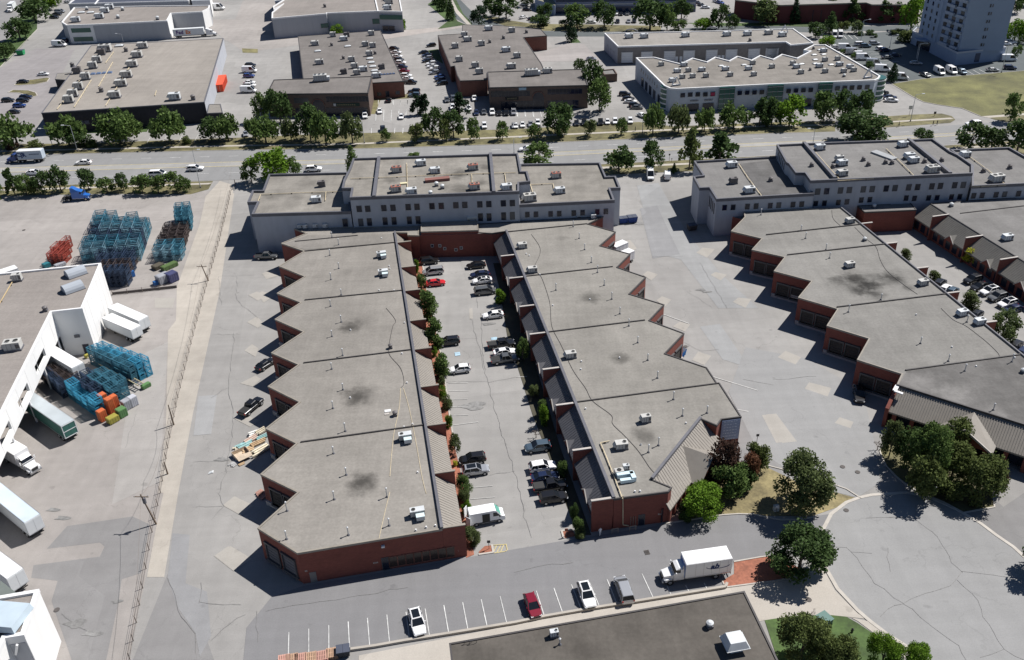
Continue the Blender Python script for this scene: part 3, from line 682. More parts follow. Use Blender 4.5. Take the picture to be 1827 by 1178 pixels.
def mansard(root, r0, r1, side, wid, h, he, fins, mm, wm, capm, z_in=.7, ribs=True, gl=True, gables=(), gside=1):
    """sloped metal apron along the ridge r0-r1, brick party-wall fins across it and a glazed wall below"""
    e = (r1-r0); ln = e.length; e.normalize(); n = Vector((e.y, -e.x, 0))*side
    def Q(s, o, z): q = r0+e*s+n*o; return Vector((q.x, q.y, z))
    mb = MB()
    cuts = sorted([0]+[f for f in fins if 0 < f < ln]+[ln])
    for a, b in zip(cuts, cuts[1:]):
        if b-a < .6: continue
        mb.hexa([Q(a+.18, .05, h-.35), Q(b-.18, .05, h-.35), Q(b-.18, wid, he-.35), Q(a+.18, wid, he-.35)],
                [Q(a+.18, .05, h), Q(b-.18, .05, h), Q(b-.18, wid, he), Q(a+.18, wid, he)], mm)
    mb.build('apron_roof', root)
    if ribs:
        mb = MB(); k = int(ln/.6)
        for i in range(k):
            s = (i+.5)*ln/k
            if min(abs(s-c) for c in cuts) < .3: continue
            mb.bar(Q(s, .1, h+.01), Q(s, wid, he+.01), .05, .05, mm)
        o = mb.build('roof_ribs', root)
    for f in fins:
        mb = MB()
        mb.hexa([Q(f-.15, .02, he-.9), Q(f+.15, .02, he-.9), Q(f+.15, wid+.15, he-.9), Q(f-.15, wid+.15, he-.9)],
                [Q(f-.15, .02, h+.12), Q(f+.15, .02, h+.12), Q(f+.15, wid+.15, h+.12), Q(f-.15, wid+.15, h+.12)], wm)
        o = mb.build('party_wall', root)
        mb = MB(); mb.bar(Q(f, -.1, h+.2), Q(f, wid+.25, h+.2), .42, .14, capm)
        q = mb.build('wall_cap', root); q.parent = o
        MB().hexa([Q(f-.14, wid-z_in, 0), Q(f+.14, wid-z_in, 0), Q(f+.14, wid+.14, 0), Q(f-.14, wid+.14, 0)],
                  [Q(f-.14, wid-z_in, he-.9), Q(f+.14, wid-z_in, he-.9), Q(f+.14, wid+.14, he-.9), Q(f-.14, wid+.14, he-.9)], wm).build('pier', root)
    mb = MB()
    mb.hexa([Q(0, .1, 0), Q(ln, .1, 0), Q(ln, wid-z_in, 0), Q(0, wid-z_in, 0)], [Q(0, .1, he-.4), Q(ln, .1, he-.4), Q(ln, wid-z_in, he-.4), Q(0, wid-z_in, he-.4)], wm)
    mb.build('lower_wall', root)
    if gl:
        k = max(1, int(ln/2.4))
        for i in range(k):
            s = (i+.5)*ln/k
            m_ = MB(); m_.hexa([Q(s-.8, wid-z_in-.02, .5), Q(s+.8, wid-z_in-.02, .5), Q(s+.8, wid-z_in+.05, .5), Q(s-.8, wid-z_in+.05, .5)],
                    [Q(s-.8, wid-z_in-.02, he-.9), Q(s+.8, wid-z_in-.02, he-.9), Q(s+.8, wid-z_in+.05, he-.9), Q(s-.8, wid-z_in+.05, he-.9)], GLASS)
            m_.build('window', root)
    for g in gables:
        mb = MB(); o1 = wid*.55; zt = he+(h-he)*.42
        A, B, C, D = Q(g-1.7, wid+.1, he-.35), Q(g+1.7, wid+.1, he-.35), Q(g, wid+.1, zt), Q(g, o1, zt)
        mb.face([A, C, D], mm); mb.face([B, D, C], mm); mb.face([A, B, C], wm)
        o = mb.build('entry_gable', root)
        mb = MB(); u = n*.04
        mb.bar(A+u, C+u, .16, .16, capm, up=n); mb.bar(C+u, B+u, .16, .16, capm, up=n)
        q = mb.build('gable_trim', root); q.parent = o
def section(root, pts, h, m):
    MB().face([(v.x, v.y, h+.03) for v in ccw(pts)], m).build('roof_section', root)
ROOF_M = None
def ptw(root): return Vector(root['_at'])

H6 = 6.2
# ---- west row of brick units
A_ = thing('industrial_building', W('j', 700, 500))
tag(A_, 'long red brick unit block left of the courtyard, with a plain tan roof', 'building')
west = [('f', 235, 615), ('f', 340, 655), ('f', 165, 725), ('f', 325, 780), ('f', 148, 885), ('f', 328, 958), ('f', 135, 1075), ('f', 300, 1140),
        ('j', 120, 80), ('j', 320, 168), ('j', 95, 315), ('j', 285, 398), ('j', 72, 550), ('j', 292, 660), ('j', 55, 845), ('j', 270, 950),
        ('j', 20, 1165), ('n', 280, 5), ('n', 0, 255), ('n', 278, 430)]
wv = [W(*q, z=H6) for q in west]
aR0, aR1 = W('f', 960, 648, z=H6), W('n', 1290, 262, z=H6)
aO = W('n', 1445, 245, z=H6)
ROOF_A = roofmat('tan_roof_west', (.23, .215, .195), stains=stains('0', (625, 583, 3.0, .6), (632, 707, 3.2, .6), (650, 704, 4.5, .25), (645, 863, 3.2, .7), (620, 486, 2, .2), (640, 580, 4.5, .2)))
pA = block(A_, wv+[aR1, aR0, W('f', 1050, 650, z=H6), W('f', 1050, 668, z=H6), W('f', 1130, 670, z=H6), W('f', 1130, 608, z=H6)], H6, BRICK, ROOF_A, COPT, par=.12, cw=.22)
dirA = (aR1-aR0).normalized()
widA = abs((aO-aR1).dot(Vector((dirA.y, -dirA.x, 0))))
def along(t, x, y, r0, r1, h): return (W(t, x, y, h)-r0).dot((r1-r0).normalized())
finsA = [along(t, x, y, aR0, aR1, H6) for t, x, y in (('f', 985, 722), ('f', 1020, 895), ('f', 1045, 1060), ('j', 1083, 92), ('j', 1115, 292), ('j', 1155, 555), ('j', 1205, 825), ('j', 1255, 1160))]
sideA = 1 if Vector((dirA.y, -dirA.x, 0)).dot(aO-aR1) > 0 else -1
mansard(A_, aR0, aR1, sideA, widA, H6, 3.6, finsA+[(aR1-aR0).length-.16], METAL_R, BRICK, COPT)
divider(A_, aR0, aR1, H6, .45, .5, COPG, 'ridge_coping')
for a, b in ((('f', 325, 780), ('f', 970, 718)), (('f', 328, 1122), ('f', 1024, 1053)), (('j', 320, 385), ('j', 1090, 290)), (('j', 300, 940), ('j', 1175, 818)), (('f', 260, 712), ('f', 700, 670))):
    divider(A_, W(*a, z=H6), W(*b, z=H6), H6, .22, .22)
vents(A_, 'f', [(505, 808), (568, 900), (513, 978), (585, 1085), (567, 735), (510, 1165), (520, 682)], H6)
vents(A_, 'j', [(585, 98), (520, 198), (595, 332), (518, 427), (597, 572), (527, 702), (613, 862), (530, 1018), (620, 1168)], H6)
vents(A_, 'n', [(535, 52), (205, 132), (202, 330), (635, 302), (905, 35), (920, 235)], H6)
drains(A_, 'j', [(650, 155), (648, 630), (1010, 320), (1085, 815), (1045, 525), (1120, 1152), (1025, 835), (1028, 105)], H6)
drains(A_, 'n', [(1180, 250), (1245, 238), (1108, 270)], H6); drains(A_, 'f', [(867, 690), (920, 885), (925, 905), (850, 1055), (955, 1055)], H6)
cable(A_, 'j', (900, 0, 965, 85, 945, 130, 920, 260, 925, 330, 1000, 420, 1025, 520, 1000, 560), H6)
cable(A_, 'j', (1000, 560, 990, 700, 950, 900, 925, 1178), H6, PIPEY); cable(A_, 'j', (1020, 560, 1060, 700, 1110, 950, 1150, 1178, 1180, 1300), H6, PIPEY)
cable(A_, 'n', (925, 0, 900, 100, 870, 230, 848, 330), H6, PIPEY)
MB().box(tuple(W('j', 910, 720, H6)+Vector((0, 0, .04))), (1.1, .7, .08), COPW, -GRID).build('roof_patch', A_)
MB().box(tuple(W('j', 903, 742, H6)+Vector((0, 0, .04))), (.8, .5, .08), FINCAP, -GRID).build('roof_patch', A_)
# dock doors in the recesses
def teeth(root, vs, fac=(.36, .74), h_=3.2, w_=2.9, z0=.9, only=None):
    for a, b in vs:
        a = Vector((a.x, a.y, 0)); b = Vector((b.x, b.y, 0)); ln = (b-a).length
        if ln < 3: continue
        for f in fac: dock(root, a, b, ln*f, w_=min(w_, ln*.3), h_=h_, z0=z0)
        mb = MB(); rect(mb, a, b, ln/2, .45, ln*.96, .9, FINCAP, -.02, .3); mb.build('loading_ledge', root)
teeth(A_, [(wv[i], wv[i+1]) for i in (4, 6, 8, 10, 12, 14, 16)])
sw0, sw1 = Vector((wv[18].x, wv[18].y, 0)), Vector((wv[19].x, wv[19].y, 0))
for f in (.3, .72): dock(A_, sw0, sw1, (sw1-sw0).length*f, 2.6, 3.2, .9, m=COPG)
s0 = Vector((wv[19].x, wv[19].y, 0)); s1 = Vector((aR1.x, aR1.y, 0)); s1 = s0+(s1-s0)*1.145
fr = [(925+57*i, 500-6.5*i) for i in range(9)]
for i, (x, y) in enumerate(fr[:8]):
    s, z = whit('n', 952+57*i, 495-8*i, s0, s1); window(A_, s0, s1, s, 1.45, 1.15, 1.9, fm=BRICKR, gm=glass('brown_glass', (.05, .035, .03)), fw=.12)
s, z = whit('n', 898, 510, s0, s1); window(A_, s0, s1, s, 1.3, 1.0, 2.3, name='door', leaf='door_glass')
s, z = whit('n', 390, 600, s0, s1); mb = MB(); rect(mb, s0, s1, s, 1.05, .95, 2.0, DGREYW, -.02, .05); mb.build('door', A_)
MB_ = MB(); s, z = whit('n', 876, 376, s0, s1); rect(MB_, s0, s1, s, z, .5, .3, COPW, 0, .35); MB_.build('wall_light', A_)
MB_ = MB(); s, z = whit('n', 1412, 410, s0, s1); rect(MB_, s0, s1, s, z, .4, .45, COPW, 0, .05); MB_.build('wall_sign', A_)
MB_ = MB(); s, z = whit('n', 825, 495, s0, s1)
for k in range(4): rect(MB_, s0, s1, s-.3+.2*k, z, .12, .25, FINCAP, 0, .04)
MB_.build('unit_number', A_)
MB_ = MB(); s, z = whit('n', 338, 553, s0, s1)
for k in range(2): rect(MB_, s0, s1, s-.1+.2*k, z, .12, .25, FINCAP, 0, .04)
MB_.build('unit_number', A_)
section(A_, L('f', 335, 770, 965, 714, 985, 714, 715, 420+240, 345, 662, 270, 700, z=H6)[:2]+L('f', 955, 660, 350, 668, 185, 728, z=H6), H6, roofmat('older_roof', (.195, .183, .168)))
# ---- east row of brick units
B_ = thing('industrial_building', W('k', 700, 400))
tag(B_, 'red brick unit block right of the courtyard, with a tenant sign panel', 'building')
bR0, bR1 = W('f', 1740, 640, z=H6), W('o', 688, 50, z=H6)
bO = W('o', 540, 68, z=H6)
east = [('g', 612, 538), ('g', 505, 590), ('g', 700, 645), ('g', 590, 742), ('g', 803, 800), ('g', 710, 893), ('g', 912, 962), ('g', 795, 1080), ('g', 1040, 1155),
        ('k', 935, 88), ('k', 1180, 178), ('k', 1045, 320), ('k', 1338, 418), ('k', 1410, 527), ('k', 1428, 527), ('k', 1580, 762), ('k', 1440, 780), ('r', 1075, 195), ('r', 930, 135), ('r', 505, 668), ('r', 678, 738), ('r', 650, 775), ('r', 175, 838)]
ev = [W(*q, z=H6) for q in east]
ROOF_B = roofmat('tan_roof_east', (.23, .218, .198), stains=stains('0', (1107, 640, 2.4, .5), (1148, 778, 2.6, .5), (1050, 532, 3, .5), (1000, 425, 2, .2)))
block(B_, [W('f', 1545, 590, z=H6)]+ev+[bR0, W('f', 1640, 655, z=H6), W('f', 1545, 650, z=H6)], H6, BRICK, ROOF_B, COPD, par=.12, cw=.16)
dirB = (bR1-bR0).normalized(); nB = Vector((dirB.y, -dirB.x, 0)); widB = abs((bO-bR1).dot(nB)); sideB = 1 if nB.dot(bO-bR1) > 0 else -1
finsB = [along(t, x, y, bR0, bR1, H6) for t, x, y in (('A', 930, 88), ('A', 1025, 298), ('A', 1125, 568), ('k', 207, 176), ('k', 297, 422), ('k', 407, 670), ('k', 527, 985))]
cutsB = sorted(finsB+[(bR1-bR0).length])
mansard(B_, bR0, bR1, sideB, widB, H6, 3.6, finsB+[(bR1-bR0).length-.16], METAL_SHADE_B, BRICK, FINCAP, gables=[(a+b)/2+1.5 for a, b in zip(cutsB, cutsB[1:])])
divider(B_, bR0, bR1, H6, .5, .5, COPG, 'ridge_coping')
for a, b in ((('k', 215, 170), ('k', 905, 85)), (('k', 425, 660), ('k', 1425, 527)), (('g', 50, 958), ('g', 680, 888)), (('g', -60, 645), ('g', 500, 588))):
    divider(B_, W(*a, z=H6), W(*b, z=H6), H6, .22, .22)
vents(B_, 'g', [(403, 608), (445, 690), (483, 768), (530, 858), (573, 928), (620, 1018), (282, 1052), (673, 1115)], H6)
vents(B_, 'k', [(730, 40), (793, 125), (855, 242), (925, 365), (993, 490), (1105, 640), (1168, 755), (1340, 735), (1000, 962), (930, 1010)], H6)
drains(B_, 'k', [(728, 350), (1193, 808), (878, 958), (460, 375), (457, 430), (490, 707)], H6); drains(B_, 'r', [(357, 775), (402, 772), (410, 362)], H6); drains(B_, 'g', [(75, 800), (95, 812), (520, 1118), (260, 1160), (170, 945)], H6)
cable(B_, 'k', (245, 0, 255, 130, 320, 260, 400, 430, 490, 560, 540, 650, 670, 750, 680, 810, 760, 890, 860, 1000, 950, 1130, 1010, 1178), H6)
cable(B_, 'g', (110, 660, 165, 740, 170, 800, 130, 900, 180, 960, 230, 1100, 245, 1178), H6)
pipe(B_, 'r', (135, 328, 55, 345, 105, 460, 180, 650, 250, 835), H6)
# diagonal glazed front with its metal apron and gable
g0, g1 = W('r', 930, 135, z=H6), W('r', 505, 668, z=H6)
eg = (g1-g0).normalized(); ng = Vector((eg.y, -eg.x, 0))
if ng.dot(W('r', 880, 600, z=H6)-g0) < 0: ng = -ng
lg = (g1-g0).length
def QG(s, o, z): q = g0+eg*s+ng*o; return Vector((q.x, q.y, z))
wd = 4.2; zo = 3.3
mb = MB(); mb.hexa([QG(0, .1, H6-.3), QG(lg, .1, H6-.3), QG(lg+1.8, wd, zo-.3), QG(0, wd, zo-.3)], [QG(0, .1, H6+.05), QG(lg, .1, H6+.05), QG(lg+1.8, wd, zo), QG(0, wd, zo)], METAL_R); mb.build('apron_roof', B_)
mb = MB()
for i in range(int(lg/.6)):
    s = .3+i*.6; mb.bar(QG(s, .15, H6+.07), QG(s+1.8*s/lg, wd, zo+.01), .05, .04, METAL_R)
mb.build('roof_ribs', B_)
MB().bar(QG(0, 0, H6+.25), QG(lg, 0, H6+.25), .45, .5, COPG).build('ridge_coping', B_)
gm_ = lg*.43
mb = MB(); A1, A2, A3, A4 = QG(gm_, .3, H6-.2), QG(gm_, wd+1.6, H6-.2), QG(gm_+4.6, wd+1.6, zo-.1), QG(gm_-4.6, wd+1.6, zo-.1)
A5, A6 = QG(gm_+4.6, wd-.2, zo-.1), QG(gm_-4.6, wd-.2, zo-.1)
mb.face([A1, A2, A3, A5], METAL_R); mb.face([A2, A1, A6, A4], METAL_R); o_ = mb.build('gable_roof', B_)
mb = MB(); q_ = -ng*.3
mb.face([A2+q_, A4+q_, A3+q_], BRICK)
for s_ in (-1, 1): mb.hexa([QG(gm_+s_*4.3-.3, wd+.6, 0), QG(gm_+s_*4.3+.3, wd+.6, 0), QG(gm_+s_*4.3+.3, wd+1.35, 0), QG(gm_+s_*4.3-.3, wd+1.35, 0)], [QG(gm_+s_*4.3-.3, wd+.6, zo-.2), QG(gm_+s_*4.3+.3, wd+.6, zo-.2), QG(gm_+s_*4.3+.3, wd+1.35, zo-.2), QG(gm_+s_*4.3-.3, wd+1.35, zo-.2)], BRICK)
mb.build('gable_wall', B_)
for i in range(11):
    s = .6+i*(lg+1)/10.5
    MB().hexa([QG(s-.3, wd-1.0, 0), QG(s+.3, wd-1.0, 0), QG(s+.3, wd-.3, 0), QG(s-.3, wd-.3, 0)], [QG(s-.3, wd-1.0, zo-.25), QG(s+.3, wd-1.0, zo-.25), QG(s+.3, wd-.3, zo-.25), QG(s-.3, wd-.3, zo-.25)], BRICK).build('pier', B_)
    MB().hexa([QG(s+.4, wd-1.3, .3), QG(s+1.4, wd-1.3, .3), QG(s+1.4, wd-1.2, .3), QG(s+.4, wd-1.2, .3)], [QG(s+.4, wd-1.3, zo-.3), QG(s+1.4, wd-1.3, zo-.3), QG(s+1.4, wd-1.2, zo-.3), QG(s+.4, wd-1.2, zo-.3)], GLASS).build('window', B_)
# sign panel
t0, t1 = W('k', 1440, 780, z=0), W('k', 1580, 762, z=0)
t0 = Vector((ev[16].x, ev[16].y, 0)); t1 = Vector((ev[15].x, ev[15].y, 0)); lt = (t1-t0).length
mb = MB(); rect(mb, t0, t1, lt/2, 3.85, lt*.92, 4.2, mat('sign_blue_grey', (.34, .4, .55), var=.06), -.02, .18); sg = mb.build('tenant_sign', B_)
mb = MB()
for r_ in range(6): rect(mb, t0, t1, lt/2, 2.1+.66*r_, lt*.88, .04, mat('sign_lines', (.6, .64, .72), var=0), .17, .2)
for r_ in range(7):
    x_ = lt*.14
    while x_ < lt*.8:
        ww = random.uniform(.15, .5); rect(mb, t0, t1, x_+ww/2, 1.95+.62*r_, ww, .14, mat('sign_lettering', (.75, .78, .85), var=0), .17, .2); x_ += ww+.14
q = mb.build('sign_lettering', B_); q.parent = sg
teeth(B_, [(ev[i+1], ev[i]) for i in (2, 4, 6, 8, 10)], fac=(.3, .72), h_=3.0)
# south end
b0 = Vector((bO.x, bO.y, 0)); b1 = Vector((ev[21].x, ev[21].y, 0))
s, z = whit('o', 880, 212, b0, b1); window(B_, b0, b1, s, 1.15, .9, 2.1, name='door', leaf='door_glass')
mb = MB()
for q in (1011, 1000, 1022): s, z = whit('o', q, 155, b0, b1); rect(mb, b0, b1, s, z, .14, .3, FINCAP, 0, .04)
mb.build('unit_number', B_)
mb = MB(); V = [whit('o', x, y, b0, b1) for x, y in ((750, 20), (750, 225), (790, 232))]
for a, b in zip(V, V[1:]): mb.bar(onwall(b0, b1, a[0], a[1], .15), onwall(b0, b1, b[0], b[1], .15), .12, .12, PIPEY)
for x in (805, 822, 838): mb.bar(onwall(b0, b1, whit('o', x, 200, b0, b1)[0], .4, .12), onwall(b0, b1, whit('o', x, 200, b0, b1)[0], 2.2, .12), .06, .06, COPT)
mb.build('gas_pipe', B_)
# ---- right row
C_ = thing('industrial_building', W('l', 900, 250))
tag(C_, 'red brick unit block at right with shaded docks and a stained roof', 'building')
cw_ = [('g', 1440, 503), ('g', 1605, 542), ('g', 1510, 640), ('g', 1725, 692), ('g', 1655, 770), ('h', 130, 822), ('h', 55, 920), ('h', 318, 990), ('h', 225, 1105),
       ('l', 500, 8), ('l', 425, 125), ('l', 720, 215), ('l', 638, 363), ('l', 950, 463), ('l', 912, 545)]
cv = [W(*q, z=H6) for q in cw_]
cR0, cR1 = W('h', 522, 476, z=H6), W('l', 1785, 325, z=H6)
dC = (cR1-cR0).normalized(); cR2 = cR0+dC*((cR1-cR0).length+28)
cF = W('l', 1806, 826, z=H6); dF = (cF-cv[-1]).normalized(); cF2 = cv[-1]+dF*((cF-cv[-1]).length+22)
mirror = stains('0', (1498, 500, 2.4, .5), (1525, 497, 2.8, .65), (1548, 508, 2.8, .7), (1535, 520, 2.4, .6), (1562, 525, 2.4, .55), (1583, 490, 1.8, .6), (1600, 497, 2, .55), (1618, 512, 2, .45), (1530, 505, 6.5, .45), (1590, 500, 4.5, .4))
ROOF_CC = roofmat('stained_tan_roof', (.205, .198, .185), stains=mirror)
block(C_, [W('g', 1600, 497, z=H6)]+cv[1:]+[cF2, cR2, cR0], H6, BRICK, ROOF_CC, COPT, par=.12, cw=.2)
mb = MB(); c0, c1, c2, c3 = [W('g', *q, z=5.0) for q in ((1440, 518), (1600, 497), (1605, 560), (1560, 548))]
mb.prism(ccw([(v.x, v.y) for v in (c0, c1, c2)]), 0, 5.0, BRICK, ROOF_C).build('corner_annex', C_)
nC = Vector((dC.y, -dC.x, 0)); nC = nC if nC.x > 0 else -nC
finsC = [along(t, x, y, cR0, cR1, H6) for t, x, y in (('h', 668, 590), ('h', 862, 728), ('h', 1062, 903), ('h', 1292, 1075), ('l', 1540, 105))]
mansard(C_, cR0, cR2, 1 if Vector((dC.y, -dC.x, 0)).dot(nC) > 0 else -1, 2.7, H6, 3.6, finsC, METAL_R, BRICK, FINCAP)
divider(C_, cR0, cR2, H6, .3, .35, COPG, 'ridge_coping')
for a, b in ((('h', 0, 665), ('h', 665, 592)), (('h', 148, 806), ('h', 850, 728)), (('h', 495, 1172), ('h', 1290, 1075)), (('l', 975, 437), ('l', 1795, 325))):
    divider(C_, W(*a, z=H6), W(*b, z=H6), H6, .25, .25)
vents(C_, 'h', [(243, 635), (275, 690), (418, 768), (443, 828), (803, 1120)], H6)
vents(C_, 'l', [(575, 28), (1080, 248), (1275, 372), (1390, 442), (1720, 378), (1590, 715), (1405, 98)], H6)
vents(C_, 'g', [(1718, 525)], H6)
drains(C_, 'l', [(1050, 48), (1300, 275), (1470, 410), (1740, 350)], H6)
cable(C_, 'h', (460, 490, 470, 550, 520, 600), H6); cable(C_, 'h', (620, 610, 700, 690, 770, 750, 800, 840, 850, 920, 960, 1010, 1060, 1080), H6)
cable(C_, 'l', (1225, 0, 1310, 80, 1400, 125, 1500, 200, 1560, 250, 1625, 315, 1635, 345), H6)
teeth(C_, [(cv[i], cv[i+1]) for i in (2, 4, 6, 8, 10, 12)], fac=(.3, .68), h_=2.7, w_=2.8)
MB_ = MB(); a_, b_ = Vector((cv[6].x, cv[6].y, 0)), Vector((cv[7].x, cv[7].y, 0)); s, z = whit('h', 200, 1098, a_, b_)
rect(MB_, a_, b_, s, z, 1.9, .7, FINCAP, -.02, .12)
for k, ch in enumerate((1, 2, 3, 4, 5)): rect(MB_, a_, b_, s-.7+.33*k, z, .18, .3, COPG, .11, .14)
MB_.build('unit_sign', C_)
# ribbed apron and gable on the diagonal front
f0 = cv[-1]; ef = dF; nf = Vector((ef.y, -ef.x, 0)); nf = nf if nf.y < 0 else -nf
lf = (cF2-f0).length
def QF(s, o, z): q = f0+ef*s+nf*o; return Vector((q.x, q.y, z))
wd2 = 4.3; z2 = 3.4; gs = along('l', 1465, 716, f0, cF2, H6); gw = 4.8
mb = MB(); mb.hexa([QF(.5, .1, H6-.3), QF(lf, .1, H6-.3), QF(lf, wd2, z2-.3), QF(.5, wd2, z2-.3)], [QF(.5, .1, H6), QF(lf, .1, H6), QF(lf, wd2, z2), QF(.5, wd2, z2)], METAL_R); mb.build('apron_roof', C_)
mb = MB()
for i in range(int(lf/.42)):
    s = .7+i*.42
    if s < lf: mb.bar(QF(s, .15, H6+.04), QF(s, wd2, z2+.02), .1, .06, METAL_R)
mb.build('roof_ribs', C_)
MB().bar(QF(0, -.05, H6+.2), QF(lf, -.05, H6+.2), .3, .42, COPD).build('ridge_coping', C_)
A1, A2, A3, A4 = QF(gs, .4, H6-.05), QF(gs, wd2+2.2, H6-.05), QF(gs-gw, wd2+2.2, z2-.2), QF(gs+gw, wd2+2.2, z2-.2)
mb = MB(); mb.face([A1, A2, A4, QF(gs+gw, wd2-.3, z2+.1)], METAL_R); mb.face([A2, A1, QF(gs-gw, wd2-.3, z2+.1), A3], METAL_R); mb.build('gable_roof', C_)
mb = MB(); mb.bar(A3, A2, .35, .22, FINCAP, up=nf); mb.bar(A2, A4, .35, .22, FINCAP, up=nf); mb.build('gable_trim', C_)
mb = MB(); q_ = -nf*.35; mb.face([A2+q_, A3+q_, A4+q_], BRICK); mb.build('gable_wall', C_)
mb = MB(); mb.hexa([QF(-.15, 0, 0), QF(.45, 0, 0), QF(.45, wd2+.2, 0), QF(-.15, wd2+.2, 0)], [QF(-.15, 0, H6-.02), QF(.45, 0, H6-.02), QF(.45, wd2+.2, z2+.7), QF(-.15, wd2+.2, z2+.7)], BRICK); mb.build('end_wall', C_)
mb = MB(); mb.bar(QF(.15, 0, H6+.12), QF(.15, wd2*.35, H6-.1), .7, .2, COPW); mb.bar(QF(.15, wd2*.35, H6-.1), QF(1.6, wd2*.38, H6-.1), .5, .2, COPW); mb.build('wall_cap', C_)
for i in range(int(lf/3)):
    s = 1.5+i*3
    MB().hexa([QF(s-.35, wd2-.9, 0), QF(s+.35, wd2-.9, 0), QF(s+.35, wd2-.2, 0), QF(s-.35, wd2-.2, 0)], [QF(s-.35, wd2-.9, z2-.25), QF(s+.35, wd2-.9, z2-.25), QF(s+.35, wd2-.2, z2-.25), QF(s-.35, wd2-.2, z2-.25)], BRICK).build('pier', C_)
    MB().hexa([QF(s+.5, wd2-1.5, .3), QF(s+2.5, wd2-1.5, .3), QF(s+2.5, wd2-1.4, .3), QF(s+.5, wd2-1.4, .3)], [QF(s+.5, wd2-1.5, z2-.3), QF(s+2.5, wd2-1.5, z2-.3), QF(s+2.5, wd2-1.4, z2-.3), QF(s+.5, wd2-1.4, z2-.3)], GLASS).build('window', C_)
ROOF_MM = roofmat('mottled_dark_roof', (.135, .13, .125), stains=[(v.x, v.y, r, -.45) for v, r in ((W('l', 1100, 520, 6.2), 4), (W('l', 1330, 620, 6.2), 4), (W('l', 1600, 740, 6.2), 3))], var=.2)
section(C_, L('l', 985, 440, 1792, 330, z=H6)+[cR2, cF2+Vector((-.3, .6, 0))]+L('l', 925, 545, z=H6), H6, ROOF_MM)
# ---- far right row
D_ = thing('industrial_building', W('h', 1700, 650))
tag(D_, 'dark-roofed brick block at the far right edge with shade-darkened sloped aprons', 'building')
dR0, dR1 = W('h', 1150, 447, z=H6), W('h', 1740, 812, z=H6)
dD = (dR1-dR0).normalized(); dR2 = dR0+dD*((dR1-dR0).length+50)
dT = W('h', 1806, 400, z=H6); dT2 = dR0+(dT-dR0)*1.5
block(D_, [dR0, dR2, dR2+Vector((45, 8, 0)), dT2], H6, BRICK, ROOF_C, COPD, par=.12, cw=.2)
nD = Vector((dD.y, -dD.x, 0)); sD = 1 if nD.x < 0 else -1
finsD = [along('h', x, y, dR0, dR1, H6) for x, y in ((1335, 517), (1548, 668), (1760, 824))]
mansard(D_, dR0, dR2, sD, 4.2, H6, 3.3, finsD, METAL_SHADE_D, BRICK, FINCAP, gables=[(finsD[0]+finsD[1])/2+1, (finsD[1]+finsD[2])/2+2, finsD[2]+7])
divider(D_, W('h', 1360, 515, z=H6), W('h', 1806, 462, z=H6), H6, .22, .2)
# ---- little brick links
E_ = thing('brick_annex', W('h', 850, 550)); tag(E_, 'low brick link with a flat roof between the two right-hand blocks', 'building')
block(E_, L('h', 640, 462, 1008, 440, 1052, 490, 690, 506, z=5.6), 5.6, BRICK, ROOF_C, COPD, par=.1, cw=.15)
E2 = thing('brick_annex', W('f', 1350, 700)); tag(E2, 'flat-roofed brick link closing the top end of the courtyard', 'building')
block(E2, L('f', 1145, 580, 1540, 570, 1543, 632, 1143, 643, z=7.0), 7.0, BRICK, ROOF_T, COPT, par=.1, cw=.15)
mbl = L('f', 1056, 672, 1136, 668, 1143, 645, 1543, 632, 1548, 650, 1638, 655, 1640, 690, z=H6)
mb = MB(); p0, p1 = W('f', 1050, 668, z=H6), W('f', 1640, 652, z=H6)
pb = [(p0.x, p0.y), (p1.x, p1.y), (p1.x+.5, p1.y+6), (p0.x+.5, p0.y+6)]
mb.prism(ccw(pb), 0, H6-.06, BRICK, ROOF_T).build('wall', E2)
for x, y in ((1222, 740), (1275, 740), (1310, 760), (1388, 768), (1425, 755)):
    s, z = whit('f', x, y, p0, p1); window(E2, Vector((p0.x, p0.y, 0)), Vector((p1.x, p1.y, 0)), s, max(z, .8), .55, .6, fm=FRAMEL)
# ---- grey two-storey building north of the courtyard
HL, HC = 10.0, 13.8
G_ = thing('office_building', W('f', 900, 550)); tag(G_, 'wide grey two-storey building right behind the courtyard', 'building')
ROOF_G1 = roofmat('mottled_grey_roof', (.205, .192, .172), var=.2, stains=[(v.x, v.y, r_, s_) for v, r_, s_ in [(W('f', x, y, 13.8), r, q) for x, y, r, q in ((930, 280, 3, .4), (1400, 235, 4, .5), (1430, 350, 5, .5), (1600, 190, 3, .5), (1640, 360, 3, .4), (1560, 300, 2, .4))]+[(W('q', x, y, 10), r, q) for x, y, r, q in ((430, 640, 3, .35), (780, 640, 3, .3), (1100, 620, 3, .3), (900, 440, 4, .25))]])
cen = L('f', 670, 140, 1630, 110, 1806, 107, z=HC)+L('g', 15, 105, 38, 232, 80, 232, 100, 302, 22, 310, 22, 372, z=HC)+L('f', 648, 415, 660, 350, 592, 350, 605, 290, 645, 210, z=HC)
lw = L('q', 395, 345, 1520, 318, 1560, 545, 1580, 870, 155, 908, 235, 735, 95, 740, 165, 572, 310, 572, z=HL)
rw = L('g', 30, 180, 590, 170, 632, 268, 700, 265, 733, 347, 660, 350, 692, 434, 22, 466, 22, 300, z=HL)
lq = L('q', 395, 345, 1500, 318, 1540, 868, 155, 908, 235, 735, 95, 740, 165, 572, 310, 572, z=HL)
block(G_, lq, HL, GREYW, ROOF_G1, COPG, par=.55, cw=.4)
block(G_, rw, HL, GREYW, ROOF_G1, COPG, par=.55, cw=.4)
block(G_, cen, HC, GREYW, ROOF_G1, COPG, par=.55, cw=.4, grow=.04)
for a, b in (((850, 135), (815, 412)), ((1630, 108), (1655, 380))): divider(G_, W('f', *a, z=HC), W('f', *b, z=HC), HC, .8, .9, COPG, 'fire_wall')
